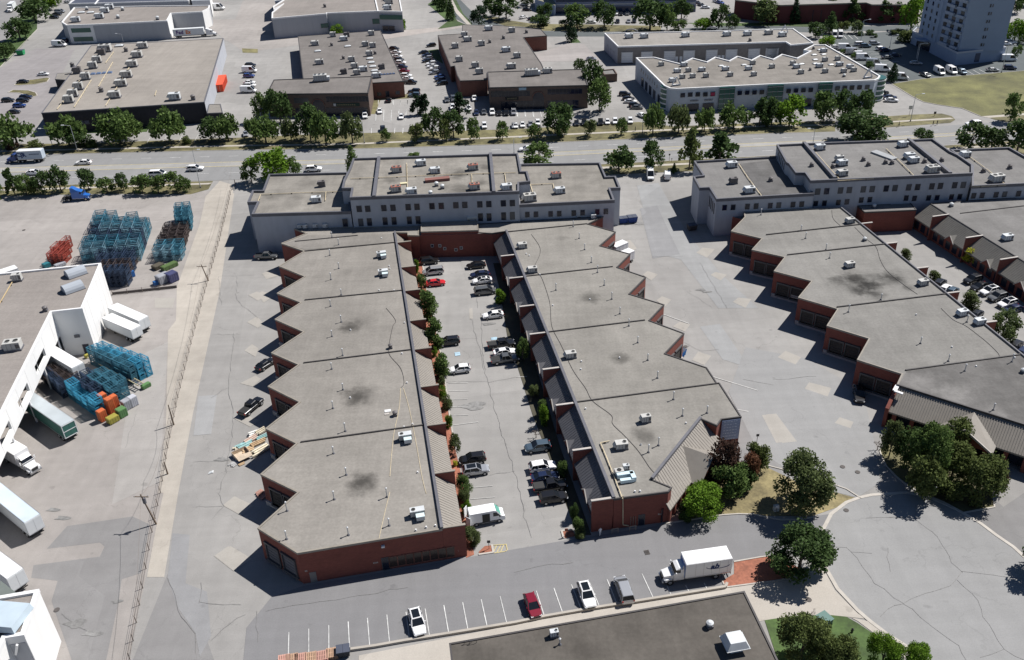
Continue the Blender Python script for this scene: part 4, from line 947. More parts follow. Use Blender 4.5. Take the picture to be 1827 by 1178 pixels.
pipe(G_, 'f', (650, 270, 1040, 255, 1300, 243, 1635, 232, 1806, 228), HC); pipe(G_, 'f', (1043, 160, 1048, 360), HC); pipe(G_, 'f', (1498, 240, 1500, 300), HC); pipe(G_, 'f', (1730, 235, 1740, 310), HC)
pipe(G_, 'q', (225, 735, 275, 605, 850, 580, 1430, 562), HL); pipe(G_, 'q', (1190, 570, 1180, 690), HL); pipe(G_, 'g', (100, 300, 130, 400), HL); pipe(G_, 'g', (105, 312, 262, 305, 270, 350), HL)
MB().box(tuple(W('f', 1258, 285, HC)+Vector((0, 0, .35))), (6.2, 1.6, .7), mat('rust_panel', (.2, .09, .075), var=.1), -GRID).build('roof_hatch', G_)
MB().box(tuple(W('f', 1022, 308, HC)+Vector((0, 0, .15))), (1.8, .9, .3), mat('yellow_panel', (.6, .55, .35), var=.1), -GRID).build('roof_hatch', G_)
c0, c1 = W('f', 648, 415, z=0), None
def fl(v): return Vector((v.x, v.y, 0))
c0 = fl(W('f', 648, 415, z=HC)); c1 = fl(W('g', 22, 372, z=HC))
wins(G_, c0, c1, 'f', [(710, 482), (770, 481), (883, 476), (947, 474), (1053, 469), (1115, 467), (1220, 463), (1285, 461), (1387, 456), (1450, 454), (1555, 450), (1618, 448), (1720, 443), (1783, 441)], 1.15, 1.5, gm=GLASS)
wins(G_, c0, c1, 'f', [(612, 580), (722, 577), (782, 574), (892, 568), (955, 566), (1062, 562), (1123, 560)], 1.05, 1.9)
wins(G_, c0, c1, 'f', [(1560, 540), (1620, 540), (1722, 533), (1783, 530)], 1.05, 1.9)
l0 = fl(lq[4]); l1 = fl(lq[3])
wins(G_, l0, l1, 'q', [(318, 1035), (440, 1033), (655, 1022), (780, 1020), (998, 1010), (1125, 1008), (1340, 1005), (1465, 1003)], .95, 1.3)
r0_, r1_ = fl(rw[7]), fl(rw[6])
wins(G_, r0_, r1_, 'g', [(82, 522), (142, 520), (245, 517), (305, 515), (407, 511), (469, 508), (572, 503), (632, 500)], .95, 1.3)
# ---- second grey building
H1, H2 = 9.6, 12.5
K_ = thing('office_building', W('h', 800, 300)); tag(K_, 'wide grey two-storey building at the upper right, with stepped dark-edged roofs', 'building')
kl = L('u', 195, 310, 948, 268, 1262, 608, 402, 658, 335, 552, 246, 556, 188, 452, 278, 440, z=H1)
kc = L('u', 952, 160, 1195, 148, z=H2)+L('h', 1165, 3, 1290, 92, 1345, 118, 1442, 185, 1442, 245, z=H2)+L('u', 1262, 490, 1210, 417, 1125, 417, 1065, 335, 1040, 320, z=H2)
kr = L('h', 1290, 80, 1700, 62, 2050, 260, 2150, 300, 1440, 334, 1440, 190, z=H1)
kl = L('u', 195, 310, 980, 264, 1290, 606, 402, 658, 335, 552, 246, 556, 188, 452, 278, 440, z=H1)
block(K_, kl, H1, GREYW, ROOF_C, COPG, par=.55, cw=.4)
block(K_, kr, H1, GREYW, ROOF_C, COPG, par=.55, cw=.4)
block(K_, kc, H2, GREYW, ROOF_C, COPG, par=.55, cw=.4, grow=.04)
for a, b in (((262, 30), (480, 282)), ((995, 8), (1288, 248))): divider(K_, W('h', *a, z=H2), W('h', *b, z=H2), H2, .8, .9, COPG, 'fire_wall')
pipe(K_, 'h', (345, 85, 500, 260, 520, 280), H2); pipe(K_, 'h', (840, 60, 930, 145, 1035, 250), H2); pipe(K_, 'h', (500, 285, 900, 262, 1260, 240), H2)
pipe(K_, 'u', (605, 320, 690, 450, 820, 620), H1); pipe(K_, 'u', (820, 615, 1240, 600), H1); pipe(K_, 'h', (1430, 120, 1560, 215, 1680, 315), H1); pipe(K_, 'h', (1440, 328, 1680, 316), H1)
MB().box(tuple(W('h', 825, 112, H2)+Vector((0, 0, .2))), (2.2, 7, .4), mat('flat_grey_hatch', (.3, .31, .32), var=.1), .5).build('roof_hatch', K_)
k0, k1 = fl(kc[8] if False else W('u', 1262, 490, z=H2)), fl(W('h', 1442, 245, z=H2))
wins(K_, k0, k1, 'h', [(360, 361), (423, 358), (520, 353), (582, 350), (680, 345), (742, 343), (840, 339), (902, 336), (998, 331), (1060, 329), (1160, 324), (1220, 321), (1320, 316), (1380, 314)], 1.15, 1.5)
wins(K_, k0, k1, 'h', [(346, 444), (407, 442), (505, 437), (565, 432), (665, 420), (725, 417), (980, 406), (1038, 408), (1137, 405), (1196, 403), (1297, 398), (1355, 396)], 1.0, 1.3)
k2, k3 = fl(kl[3]), fl(kl[2])
wins(K_, k2, k3, 'u', [(475, 720), (553, 717), (683, 710), (763, 706), (892, 702), (970, 698), (1100, 692), (1180, 688)], 1.0, 1.3)
k4, k5 = fl(kr[5] if False else W('h', 1440, 334, z=H1)), fl(W('h', 2150, 300, z=H1))
wins(K_, k4, k5, 'h', [(1453, 390), (1513, 387), (1610, 383), (1670, 380), (1767, 375)], 1.0, 1.3)
k6, k7 = fl(W('u', 335, 552, z=H1)), fl(W('u', 402, 658, z=H1))
for i in range(4): window(K_, k6, k7, (k7-k6).length*(.2+.2*i), 6.9, .5, 2.6)
k8, k9 = fl(W('u', 958, 180, z=H2)), fl(W('u', 1040, 320, z=H2))
k8, k9 = fl(kc[-1]), fl(kc[0]); 
for i in range(5): window(K_, k9, k8, (k8-k9).length*(.25+.15*i), 11.0, .5, 1.7)
section(K_, L('u', 615, 320, 940, 285, 1240, 600, 825, 615, z=H1), H1, roofmat('dark_wing_roof', (.12, .117, .115), var=.2))
# ---- big tan roof, upper left
T_ = thing('warehouse_building', W('a', 900, 850)); tag(T_, 'wide low warehouse with a big tan roof and black street wall, upper left', 'building')
HT = 7.4
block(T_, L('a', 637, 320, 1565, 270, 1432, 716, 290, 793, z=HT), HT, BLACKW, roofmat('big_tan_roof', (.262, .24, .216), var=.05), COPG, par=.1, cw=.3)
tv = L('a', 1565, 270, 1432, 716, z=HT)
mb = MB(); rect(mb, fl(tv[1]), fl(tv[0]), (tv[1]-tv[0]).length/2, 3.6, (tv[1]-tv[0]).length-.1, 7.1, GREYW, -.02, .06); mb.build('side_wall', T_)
t0, t1 = fl(W('a', 290, 793, z=HT)), fl(W('a', 1432, 716, z=HT))
for x in (530, 560, 590, 730, 760): 
    s, z = whit('a', x, 810, t0, t1); window(T_, t0, t1, s, 3.2, 1.9, 1.2, gm=GLASSB)
block(T_, L('a', 1465, 732, 1545, 730, 1560, 790, 1450, 795, z=4.2), 4.2, BLACKW, ROOF_T, COPG, par=.1, cw=.2)
for q in ((790, 435, 690, 605), (925, 440, 740, 740), (1095, 635, 1085, 670), (795, 365, 740, 440), (560, 560, 400, 765), (640, 560, 520, 750)): pipe(T_, 'a', q, HT, r=.1)
# entrance canopies at its left side
block(T_, L('a', 400, 515, 500, 510, 460, 560, 385, 555, z=5), 5, BLACKW, ROOF_T, COPG, par=.05, cw=.1)
# ---- white warehouse with truck dock, top left
F_ = thing('warehouse_building', W('a', 900, 200)); tag(F_, 'white-edged warehouse with green glass corner and a truck dock, top left', 'building')
HF = 8.2
block(F_, L('a', 520, 57, 1000, 47, 1470, 42, 1465, 62, 1418, 86, 1200, 98, 1172, 150, 650, 176, 468, 182, 432, 160, z=HF), HF, BLUEGW, ROOF_W, COPW, par=.4, cw=.5)
f0_, f1_ = fl(W('a', 468, 182, z=HF)), fl(W('a', 650, 176, z=HF))
lf_ = (f1_-f0_).length
mb = MB(); rect(mb, f0_, f1_, lf_/2, HF/2, lf_-.1, HF-.3, WHITEW, -.02, .08); mb.build('front_panel', F_)
for z_ in (6.0, 2.0): 
    mb = MB(); rect(mb, f0_, f1_, lf_*.5, z_, lf_*.75, 2.0, GLASSG, .05, .14); mb.build('window', F_)
fa, fb = fl(W('a', 1172, 150, z=HF)), fl(W('a', 1200, 98, z=HF))
mb = MB(); rect(mb, fa, fb, (fb-fa).length/2, HF/2, (fb-fa).length, HF-.3, WHITEW, -.02, .1); mb.build('dock_wall', F_)
fa, fb = fl(W('a', 1418, 86, z=HF)), fl(W('a', 1465, 62, z=HF))
mb = MB(); rect(mb, fa, fb, (fb-fa).length/2, HF/2, (fb-fa).length, HF-.3, WHITEW, -.02, .1); mb.build('dock_wall', F_)
U_ = thing('warehouse_building', W('a', 900, 30)); tag(U_, 'warehouse with a dark blue-grey roof cut off by the top edge', 'building')
block(U_, L('a', 480, 30, 640, -90, 1340, -110, 1320, 8, z=8), 8, BLUEGW, roofmat('slate_roof', (.07, .08, .11)), COPW, par=.3, cw=.4)
block(U_, L('a', 1342, 8, 1345, -60, 1475, -60, 1470, 5, z=8), 8, WHITEW, roofmat('pale_roof', (.3, .33, .4)), COPW, par=.3, cw=.4)
for i in range(5):
    a_ = W('a', 660+40*i, 8, 8.2); 
mb = MB(); mb.bar(W('a', 665, 30, 8.35), W('a', 735, -60, 8.35), .7, .3, COPW); mb.build('roof_divider', U_)
# ---- pale warehouse top centre
V_ = thing('warehouse_building', W('b', 500, 200)); tag(V_, 'pale grey warehouse with white roof edge and toothed docks on its left, top centre', 'building')
HV = 9.0
block(V_, L('b', 205, -110, 120, -40, 120, 10, 178, 5, 108, 50, 112, 70, 178, 32, 100, 92, 98, 134, 480, 100, 486, 96, 842, 82, 1012, 86, 975, -110, z=HV), HV, BLUEGW, ROOF_W, COPW, par=.4, cw=.5)
divider(V_, W('b', 842, 84, z=HV), W('b', 810, -60, z=HV), HV, .6, .5, COPW)
v0, v1 = fl(W('b', 98, 134, z=HV)), fl(W('b', 480, 100, z=HV)); s, z = whit('b', 468, 180, v0, v1); window(V_, v0, v1, s, z, 3.4, 1.8, gm=GLASSG, bars=1)
v2, v3 = fl(W('b', 486, 96, z=HV)), fl(W('b', 842, 82, z=HV))
for x, y in ((828, 150),): s, z = whit('b', x, y, v2, v3); window(V_, v2, v3, s, z, 3.2, 2.2, gm=GLASSG, bars=1)
v4, v5 = fl(W('b', 845, 84, z=HV)), fl(W('b', 1012, 86, z=HV)); lv = (v5-v4).length
mb = MB(); rect(mb, v4, v5, lv*.5, 6.6, lv*.95, 2.0, GLASSG, -.02, .12); mb.build('window', V_)
for x in (893, 937): s, z = whit('b', x, 188, v4, v5); window(V_, v4, v5, s, 1.6, 2.6, 2.0, bars=1)
# ---- brown pair north of the road
M_ = thing('commercial_building', W('b', 600, 450)); tag(M_, 'brown brick building with a dark green sign on its arched front', 'building')
HM, HM2 = 6.0, 8.0
block(M_, L('b', 280, 256, 860, 215, 1022, 570, 800, 582, 318, 562, z=HM), HM, BRICKR, ROOF_D, COPD, par=.1, cw=.25)
block(M_, L('b', 112, 562, 800, 537, 772, 655, 60, 662, z=HM2), HM2, BRICKD, ROOF_D, COPD, par=.2, cw=.3)
m0, m1 = fl(W('b', 60, 662, z=HM2)), fl(W('b', 772, 655, z=HM2))
def longwin(root, p0, p1, t, xa, xb, y, h_, bars, gm=None, z=None):
    sa, za = whit(t, xa, y, p0, p1); sb, zb = whit(t, xb, y, p0, p1)
    window(root, p0, p1, (sa+sb)/2, z if z is not None else (za+zb)/2, abs(sb-sa), h_, bars=bars, gm=gm)
def arch(root, p0, p1, s, w_, h_):
    mb = MB(); rect(mb, p0, p1, s, h_/2, w_, h_, GLASS, -.02, .06)
    pts = [onwall(p0, p1, s+w_/2*math.cos(a), h_+w_/2*math.sin(a), .06) for a in [math.pi*i/10 for i in range(11)]]
    mb.face(pts, GLASS); o = mb.build('arched_window', root)
    mb = MB(); pts = [onwall(p0, p1, s+(w_/2+.1)*math.cos(a), h_+(w_/2+.1)*math.sin(a), .1) for a in [math.pi*i/10 for i in range(11)]]
    for a, b in zip(pts, pts[1:]): mb.bar(a, b, .2, .2, FRAMEL if False else BRICKR)
    q = mb.build('arch_trim', root); q.parent = o
longwin(M_, m0, m1, 'b', 255, 355, 705, 1.7, 5); longwin(M_, m0, m1, 'b', 480, 775, 695, 1.7, 12)
arch(M_, m0, m1, whit('b', 422, 720, m0, m1)[0], 4.2, 4.0)
longwin(M_, m0, m1, 'b', 270, 385, 785, 2.6, 5, z=1.6); longwin(M_, m0, m1, 'b', 480, 770, 785, 2.6, 12, z=1.6)
mb = MB(); s, z = whit('b', 620, 735, m0, m1); rect(mb, m0, m1, s, 4.1, 9.5, 1.1, mat('dark_green_sign', (.015, .04, .03), var=0), .02, .2)
for k in range(9): rect(mb, m0, m1, s-3+.75*k, 4.1, .45, .5, mat('sign_gold', (.2, .17, .1), var=0), .19, .23)
rect(mb, m0, m1, s-4.1, 4.1, .9, .9, FRAMEL, .19, .24); mb.build('shop_sign', M_)
for x in (475, 615, 755): v = W('b', x, 800, 0); mb = MB(); mb.box((v.x, v.y-1.5, 1.7), (.35, .35, 3.4), FRAMEL).build('column', M_)
m2, m3 = fl(W('b', 800, 582, z=HM)), fl(W('b', 1022, 570, z=HM))
for x, y in ((850, 660), (980, 650)): s, z = whit('b', x, y, m2, m3); window(M_, m2, m3, s, max(z, 1.2), 1.5, 1.2, fm=BRICKD)
s, z = whit('b', 908, 655, m2, m3); window(M_, m2, m3, s, 1.4, 1.2, 2.4, name='door', leaf='door_panel')
N_ = thing('commercial_building', W('w', 1300, 500)); tag(N_, 'brown brick building with a black sign and pale blue sign on its front', 'building')
block(N_, L('w', 562, 92, 862, 72, 866, -40, z=HM)+L('x', 0, 282, 400, 322, 462, 390, 208, 408, 400, 690, z=HM)+L('c', 205, 500, z=HM)+L('w', 1172, 560, 1172, 642, 838, 655, 800, 585, 770, 470, 720, 480, z=HM), HM, BRICKR, ROOF_D, COPD, par=.1, cw=.25)
block(N_, L('w', 1175, 548, z=HM2)+L('c', 465, 487, 507, 600, z=HM2)+L('w', 1200, 742, z=HM2), HM2, BRICKD, ROOF_D, COPD, par=.2, cw=.3)
n0, n1 = fl(W('w', 1200, 742, z=HM2)), fl(W('c', 507, 600, z=HM2))
longwin(N_, n0, n1, 'w', 1220, 1700, 815, 1.7, 10); longwin(N_, n0, n1, 'c', 225, 465, 642, 1.7, 8)
arch(N_, n0, n1, whit('c', 160, 680, n0, n1)[0], 4.0, 4.2)
longwin(N_, n0, n1, 'c', -100, 120, 722, 2.6, 9, z=1.6); longwin(N_, n0, n1, 'c', 225, 440, 722, 2.6, 7, z=1.6)
mb = MB(); s, z = whit('w', 1480, 880, n0, n1); rect(mb, n0, n1, s, 4.1, 4.6, 1.1, mat('black_sign', (.02, .02, .02), var=0), .02, .2)
for k in range(5): rect(mb, n0, n1, s-1.4+.7*k, 4.1, .4, .5, mat('sign_gold', (.2, .17, .1), var=0), .19, .23)
mb.build('shop_sign', N_)
mb = MB(); s, z = whit('w', 1610, 750, n0, n1); rect(mb, n0, n1, s, 7.4, 2.6, .9, mat('pale_blue_sign', (.3, .42, .5), var=0), .02, .15); mb.build('shop_sign', N_)
for x in (1500, 1735): v = W('w', x, 960, 0); MB().box((v.x, v.y, 1.7), (.35, .35, 3.4), FRAMEL).build('column', N_)
sh = thing('garbage_enclosure', W('c', 660, 570)); tag(sh, 'small open-topped brown block enclosure left of the zigzag white building', 'enclosure')
mb = MB(); q = ccw([(v.x, v.y) for v in L('c', 600, 490, 690, 482, 712, 517, 620, 522, z=3)])
i_ = inset(q, .35)
for k in range(4):
    a, b, c, d = q[k], q[(k+1) % 4], i_[(k+1) % 4], i_[k]
    mb.hexa([(a[0], a[1], 0), (b[0], b[1], 0), (c[0], c[1], 0), (d[0], d[1], 0)], [(a[0], a[1], 3), (b[0], b[1], 3), (c[0], c[1], 3), (d[0], d[1], 3)], BRICKD)
mb.build('wall', sh)
MB().face([(v[0], v[1], 2.6) for v in i_], ROOF_C).build('roof', sh)
# ---- long grey warehouse and zigzag building
O_ = thing('warehouse_building', W('c', 1200, 440)); tag(O_, 'long low grey block with white roller doors, behind the zigzag white building', 'building')
HO = 6.9
ROOF_P = roofmat('pale_gravel_roof', (.25, .235, .215), var=.08)
block(O_, L('c', 622, 237, 1200, 225, 1806, 208, z=HO)+L('d', 190, 205, 330, 304, 172, 319, 136, 297, z=HO)+L('c', 716, 330, z=HO), HO, DGREYW, ROOF_P, COPW, par=.3, cw=.4)
o0, o1 = fl(W('c', 716, 330, z=HO)), fl(W('d', 136, 297, z=HO))
for x, y in ((780, 412), (918, 405), (1078, 400), (1213, 394), (1372, 388), (1510, 384), (1668, 380), (1790, 376)):
    s, z = whit('c', x, y, o0, o1); dock(O_, o0, o1, s, 4.2, 4.0, .5, m=DOORW, fm=FRAMEL)
s, z = whit('d', 45, 370, o0, o1); dock(O_, o0, o1, s, 4.2, 4.0, .5, m=DOORW, fm=FRAMEL)
for x, y in ((1127, 420), (1157, 418), (1425, 402), (1452, 401)): s, z = whit('c', x, y, o0, o1); mb = MB(); rect(mb, o0, o1, s, 1.3, 1.1, 2.3, DOORW, -.02, .06); mb.build('door', O_)
o2, o3 = fl(W('c', 622, 237, z=HO)), fl(W('c', 716, 330, z=HO)); lo_ = (o3-o2).length
mb = MB(); rect(mb, o2, o3, lo_/2, HO/2, lo_-.1, HO-.3, GREYW, -.02, .06); mb.build('side_wall', O_)
for f_ in (.3, .55, .75): window(O_, o2, o3, lo_*f_, 2, 2.6, 3.2)
Z_ = thing('commercial_building', W('c', 1300, 700)); tag(Z_, 'white two-storey building with a zigzag rear roof edge and triangle emblems', 'building')
HZ = 8.0
zz = L('c', 842, 410, 972, 406, 1155, 452, 1238, 412, 1338, 438, 1397, 405, 1495, 431, 1552, 399, 1652, 426, 1712, 393, z=HZ)+L('d', 48, 420, 110, 385, 215, 412, 308, 363, 262, 355, 330, 320, 415, 318, 798, 538, 785, 557, 760, 567, 0, 597, z=HZ)+L('c', 1130, 628, 1080, 624, 1040, 606, z=HZ)
block(Z_, zz, HZ, mat('pale_stucco_wall', (.46, .50, .55), var=.05, scale=.5), roofmat('speckled_roof', (.205, .19, .172), var=.14), COPW, par=.35, cw=.45)
z0_, z1_ = fl(W('c', 1130, 628, z=HZ)), fl(W('d', 760, 567, z=HZ))
wins(Z_, z0_, z1_, 'c', [(1170, 668), (1223, 664), (1276, 662), (1329, 662), (1381, 660), (1570, 652), (1622, 650), (1673, 648), (1724, 646)], 1.4, 1.3)
wins(Z_, z0_, z1_, 'd', [(157, 638), (209, 635), (261, 633), (312, 631), (500, 620), (551, 617), (601, 615), (654, 613), (708, 611)], 1.4, 1.3)
mb = MB(); s, z = whit('c', 1381, 660, z0_, z1_); rect(mb, z0_, z1_, s, z, 1.3, 1.2, mat('magenta_blind', (.35, .03, .08), var=0), .04, .07); mb.build('window_blind', Z_)
for t_, xa, xb, y in (('c', 1205, 1280, 742), ('c', 1312, 1385, 738), ('c', 1170, 1195, 700), ('d', 245, 318, 690), ('d', 130, 200, 700), ('d', 480, 560, 685)):
    longwin(Z_, z0_, z1_, t_, xa, xb, y, 2.4, 3, z=1.5)
mb = MB(); s, z = whit('c', 1250, 705, z0_, z1_)
for k in range(6): rect(mb, z0_, z1_, s-1.2+.5*k, 3.9, .3, .5, COPG, .01, .08)
s, z = whit('c', 1350, 700, z0_, z1_)
for k in range(6): rect(mb, z0_, z1_, s-1.2+.5*k, 3.9, .3, .5, COPG, .01, .08)
mb.build('wall_lettering', Z_)
# glass bays
for t_, xa, xb, y in (('c', 1425, 1530, 660), ('d', 8, 115, 640), ('d', 362, 458, 625)):
    sa, _ = whit(t_, xa, y, z0_, z1_); sb, _ = whit(t_, xb, y, z0_, z1_)
    s_ = (sa+sb)/2; w_ = abs(sb-sa)
    mb = MB(); rect(mb, z0_, z1_, s_, HZ/2+.1, w_, HZ+.1, GLASSG, -.02, .5); o = mb.build('glass_bay', Z_)
    mb = MB()
    for k in range(5): rect(mb, z0_, z1_, s_, .8+1.7*k, w_+.1, .12, FRAMEL, .48, .58)
    for k in range(4): rect(mb, z0_, z1_, s_-w_/2+w_*k/3, HZ/2, .12, HZ, FRAMED, .48, .56)
    q = mb.build('mullions', Z_); q.parent = o
# rounded glass corners
for (cx_, cy_, t_) in ((1088, 600, 'c'), (775, 540, 'd')):
    v = W(t_, cx_, cy_, HZ)
    mb = MB(); n_ = 20; r_ = 3.4
    ring = [(v.x+r_*math.cos(i*2*math.pi/n_), v.y+.6+r_*math.sin(i*2*math.pi/n_)) for i in range(n_)]
    mb.prism(ring, 0, HZ-.1, GLASSG); o = mb.build('corner_glazing', Z_)
    mb = MB()
    for k in range(5): mb.prism([(v.x+(r_+.08)*math.cos(i*2*math.pi/n_), v.y+.6+(r_+.08)*math.sin(i*2*math.pi/n_)) for i in range(n_)], .3+1.7*k, .75+1.7*k, COPW)
    q = mb.build('floor_band', Z_); q.parent = o
zl0, zl1 = fl(W('c', 842, 412, z=HZ)), fl(W('c', 1040, 606, z=HZ)); lz = (zl1-zl0).length
for i, f_ in enumerate((.28, .42, .56, .70, .86)): window(Z_, zl0, zl1, lz*f_, 1.9, 2.6, 3.0)
for i in range(8): window(Z_, zl0, zl1, lz*(.22+.08*i), 5.8, .6, 1.2, fm=FRAMEL)
# triangle emblems stand on the roof
for (t_, x_, y_, hz_, root_) in (('c', 1125, 600, HZ, Z_), ('d', 713, 546, HZ, Z_), ('d', 127, 230, HO, O_)):
    v = W(t_, x_, y_, hz_); mb = MB(); a, b, c = v+Vector((-1.5, 0, .25)), v+Vector((1.5, .2, .25)), v+Vector((0, .1, 3.0))
    for p, q in ((a, b), (b, c), (c, a)): mb.bar(p, q, .3, .45, COPW, up=(0, 1, 0))
    mb.bar(v+Vector((0, .1, 0)), v+Vector((0, .1, .4)), .15, .15, COPG)
    mb.build('triangle_emblem', root_)
for t_, x0, x1, y in (('x', 1310, 1450, 352), ('y', 490, 625, 330)):
    mb = MB(); a, b = W(t_, x0, y, HO), W(t_, x1, y, HO); n_ = 8
    for i in range(n_):
        p = a.lerp(b, i/n_); q = a.lerp(b, (i+1)/n_); u0 = 2.2*math.sin(math.pi*i/n_)**.5; u1 = 2.2*math.sin(math.pi*(i+1)/n_)**.5
        mb.bar(p+Vector((0, .5, .1+u0*.5)), q+Vector((0, .5, .1+u1*.5)), 1.2, .25, COPG)
    mb.build('curved_canopy', O_)
# ---- apartment tower
X_ = thing('apartment_tower', W('F', 1000, 850)); tag(X_, 'tall grey-blue apartment tower cut off by the top edge, upper right', 'building')
TW = mat('tower_concrete', (.24, .30, .41), var=.04, scale=.2)
HP, HX = 4.8, 29
block(X_, L('F', 805, 922, 1485, 848, z=0)+[W('F', 1485, 848, 0)+Vector((0, 30, 0)), W('F', 190, 610, 0)+Vector((4, 6, 0))]+L('F', 190, 610, 480, 750, z=0), HP, TW, ROOF_G, mat('tower_band', (.4, .42, .47), var=.03), par=.4, cw=.3)
xt = L('F', 300, 478, 530, 600, 560, 603, 868, 722, 1487, 697, z=HP)
xt = xt+[xt[-1]+Vector((-.5, 27, 0)), xt[0]+Vector((2, 3, 0))]
block(X_, xt, HX, TW, ROOF_G, COPG, par=.5, cw=.3, z0=HP-.3)
a, b = fl(xt[3]), fl(xt[4])
for i in range(8):
    f_ = .48
    window(X_, a, b, (b-a).length*f_, HP+2.2+2.9*i, .6, 1.2, fm=TW); window(X_, a, b, (b-a).length*f_+.9, HP+2.2+2.9*i, .5, 1.1, fm=TW)
a, b = fl(xt[0]), fl(xt[1])
for i in range(8):
    for f_ in (.2, .5, .8): window(X_, a, b, (b-a).length*f_, HP+2+2.9*i, 1.2, 1.5, fm=TW)
a, b = fl(xt[2]), fl(xt[3]); lab = (b-a).length
for i in range(8):
    for f_ in (.18, .5, .82):
        o = window(X_, a, b, lab*f_, HP+1.9+2.9*i, 1.9, 1.7, name='balcony_door', leaf='door_glass')
    mb = MB(); rect(mb, a, b, lab*.34, HP+.9+2.9*i, lab*.36, 1.0, mat('balcony_panel', (.3, .34, .42), var=0), -.02, .9); rect(mb, a, b, lab*.8, HP+.9+2.9*i, lab*.3, 1.0, MATS['balcony_panel'], -.02, .9); mb.build('balcony', X_)
a, b = W('F', 805, 922, 0), W('F', 1485, 848, 0); lab = (b-a).length
mb = MB(); s, z = whit('F', 1122, 835, a, b); rect(mb, a, b, s, 2.2, 2.2, 3.4, GLASSB, -.02, .06); mb.build('window', X_)
a, b = W('F', 190, 610, 0), W('F', 480, 750, 0); lab = (b-a).length
mb = MB(); rect(mb, a, b, lab*.6, 1.9, lab*.6, 3.4, GLASS, -.02, .3); mb.build('entrance_glazing', X_)
mb = MB(); v = a.lerp(b, .6); n_ = 12; mb.prism([(v.x+4*math.cos(math.pi*i/n_+math.pi*.9), v.y+4*math.sin(math.pi*i/n_+math.pi*.9)) for i in range(n_+1)], 4.0, 4.6, TW); mb.build('entrance_canopy', X_)
# ---- top edge buildings
Y_ = thing('office_building', W('x', 900, 100)); tag(Y_, 'dark glass office block with pale horizontal bands at the top edge', 'building')
y0, y1 = fl(W('x', 552, 150, 0)), fl(W('x', 1500, 138, 0)); yd = (y1-y0); 
bk = Vector((-2, 30, 0))
block(Y_, [y0, y1+yd*.6, y1+yd*.6+bk, y0+bk], 12, mat('blue_grey_panel', (.22, .25, .34), var=.05), ROOF_G, COPG, par=.3)
for z_, h_ in ((1.6, 3.0), (6.4, 2.0), (10.2, 1.8)):
    mb = MB(); rect(mb, y0, y1+yd*.6, yd.length*.8, z_, yd.length*1.58, h_, GLASSB, -.02, .08); mb.build('ribbon_window', Y_)
mb = MB(); rect(mb, y0, y1+yd*.6, yd.length*.8, 4.3, yd.length*1.58, .5, FRAMEL, -.02, .3); mb.build('pale_band', Y_)
yl = [W('x', 300, 0, 0), W('x', 365, 110, 0)]
mb = MB(); a, b = W('x', 330, -10, 5), W('x', 550, 60, 5); mb.prism(ccw([(a.x, a.y), (b.x, b.y), (b.x+2, b.y+14), (a.x+2, a.y+16)]), 0, 5, TW, mat('annex_roof', (.2, .19, .13), var=.1)); mb.build('annex', Y_)
Q_ = thing('brick_building', W('y', 1500, 150)); tag(Q_, 'dark red brick industrial block with a pale roof at the top right edge', 'building')
HQ = 8
qa = W('y', 1130, 40, z=HQ); qb = W('y', 1290, 62, z=HQ); qc = W('d', 700, 22, z=HQ); qd = W('d', 740, 36, z=HQ); qe = W('d', 1080, 36, z=HQ)
q0 = W('y', 800, 110, 0); 
BR2 = mat('dark_red_brick', (.12, .03, .03), var=.1)
block(Q_, [W('y', 800, 5, z=HQ), qb, qc, qd, qe, qe+Vector((10, 60, 0)), W('y', 860, -60, z=HQ)], HQ, BR2, roofmat('pale_grey_roof', (.26, .25, .24)), COPT, par=.3)
q1_, q2_ = fl(qb), fl(qc)
s, z = whit('y', 1690, 120, q1_, q2_); 
for xx in (1650, 1740): s, z = whit('y', xx, 130, q1_, q2_); window(Q_, q1_, q2_, s, 3.0, .3, 5, fm=BR2)
# ---- left white building with the high fascia over its docks
HW = 10.5
W_ = thing('warehouse_building', W('s', 200, 450)); tag(W_, 'bright white warehouse at the left edge with cut-out fascia above truck docks', 'building')
wq = [W('s', *q, z=HW) for q in ((-160, 140), (0, 118), (532, 64), (434, 302), (273, 320), (0, 872), (-330, 1540))]
pw = ccw([(v.x, v.y) for v in wq])
i_w = inset(pw, .4)
# upper roof and walls
mb = MB(); e5, e6, e4 = wq[4], wq[6], wq[3]
for a, b in ((wq[1], wq[2]), (wq[2], wq[3]), (wq[3], wq[4]), (wq[0], wq[1])):
    mb.face([(a.x, a.y, 0), (b.x, b.y, 0), (b.x, b.y, HW), (a.x, a.y, HW)], WHITEW)
mb.build('wall', W_)
MB().face([(v[0], v[1], HW-.02) for v in inset(pw, .2)], ROOF_W).build('roof', W_)
mb = MB(); o2 = inset(pw, -.06)
for i in range(len(pw)):
    j = (i+1) % len(pw); a, b, c, d = o2[i], o2[j], i_w[j], i_w[i]
    mb.face([(a[0], a[1], HW+.35), (b[0], b[1], HW+.35), (c[0], c[1], HW+.35), (d[0], d[1], HW+.35)], COPW)
    mb.face([(d[0], d[1], HW-.1), (c[0], c[1], HW-.1), (c[0], c[1], HW+.35), (d[0], d[1], HW+.35)], COPW)
    mb.face([(a[0], a[1], HW-.2), (b[0], b[1], HW-.2), (b[0], b[1], HW+.35), (a[0], a[1], HW+.35)], COPW)
mb.build('coping', W_)
d5 = (fl(wq[5])-fl(wq[4])); d5n = d5.normalized(); L5 = (fl(wq[6])-fl(wq[4])).length
nin = Vector((d5n.y, -d5n.x, 0)); nin = nin if nin.x < 0 else -nin
P5 = fl(wq[4])
def QW(s, o, z): q = P5+d5n*s+nin*o; return Vector((q.x, q.y, z))
ZL = 5.0
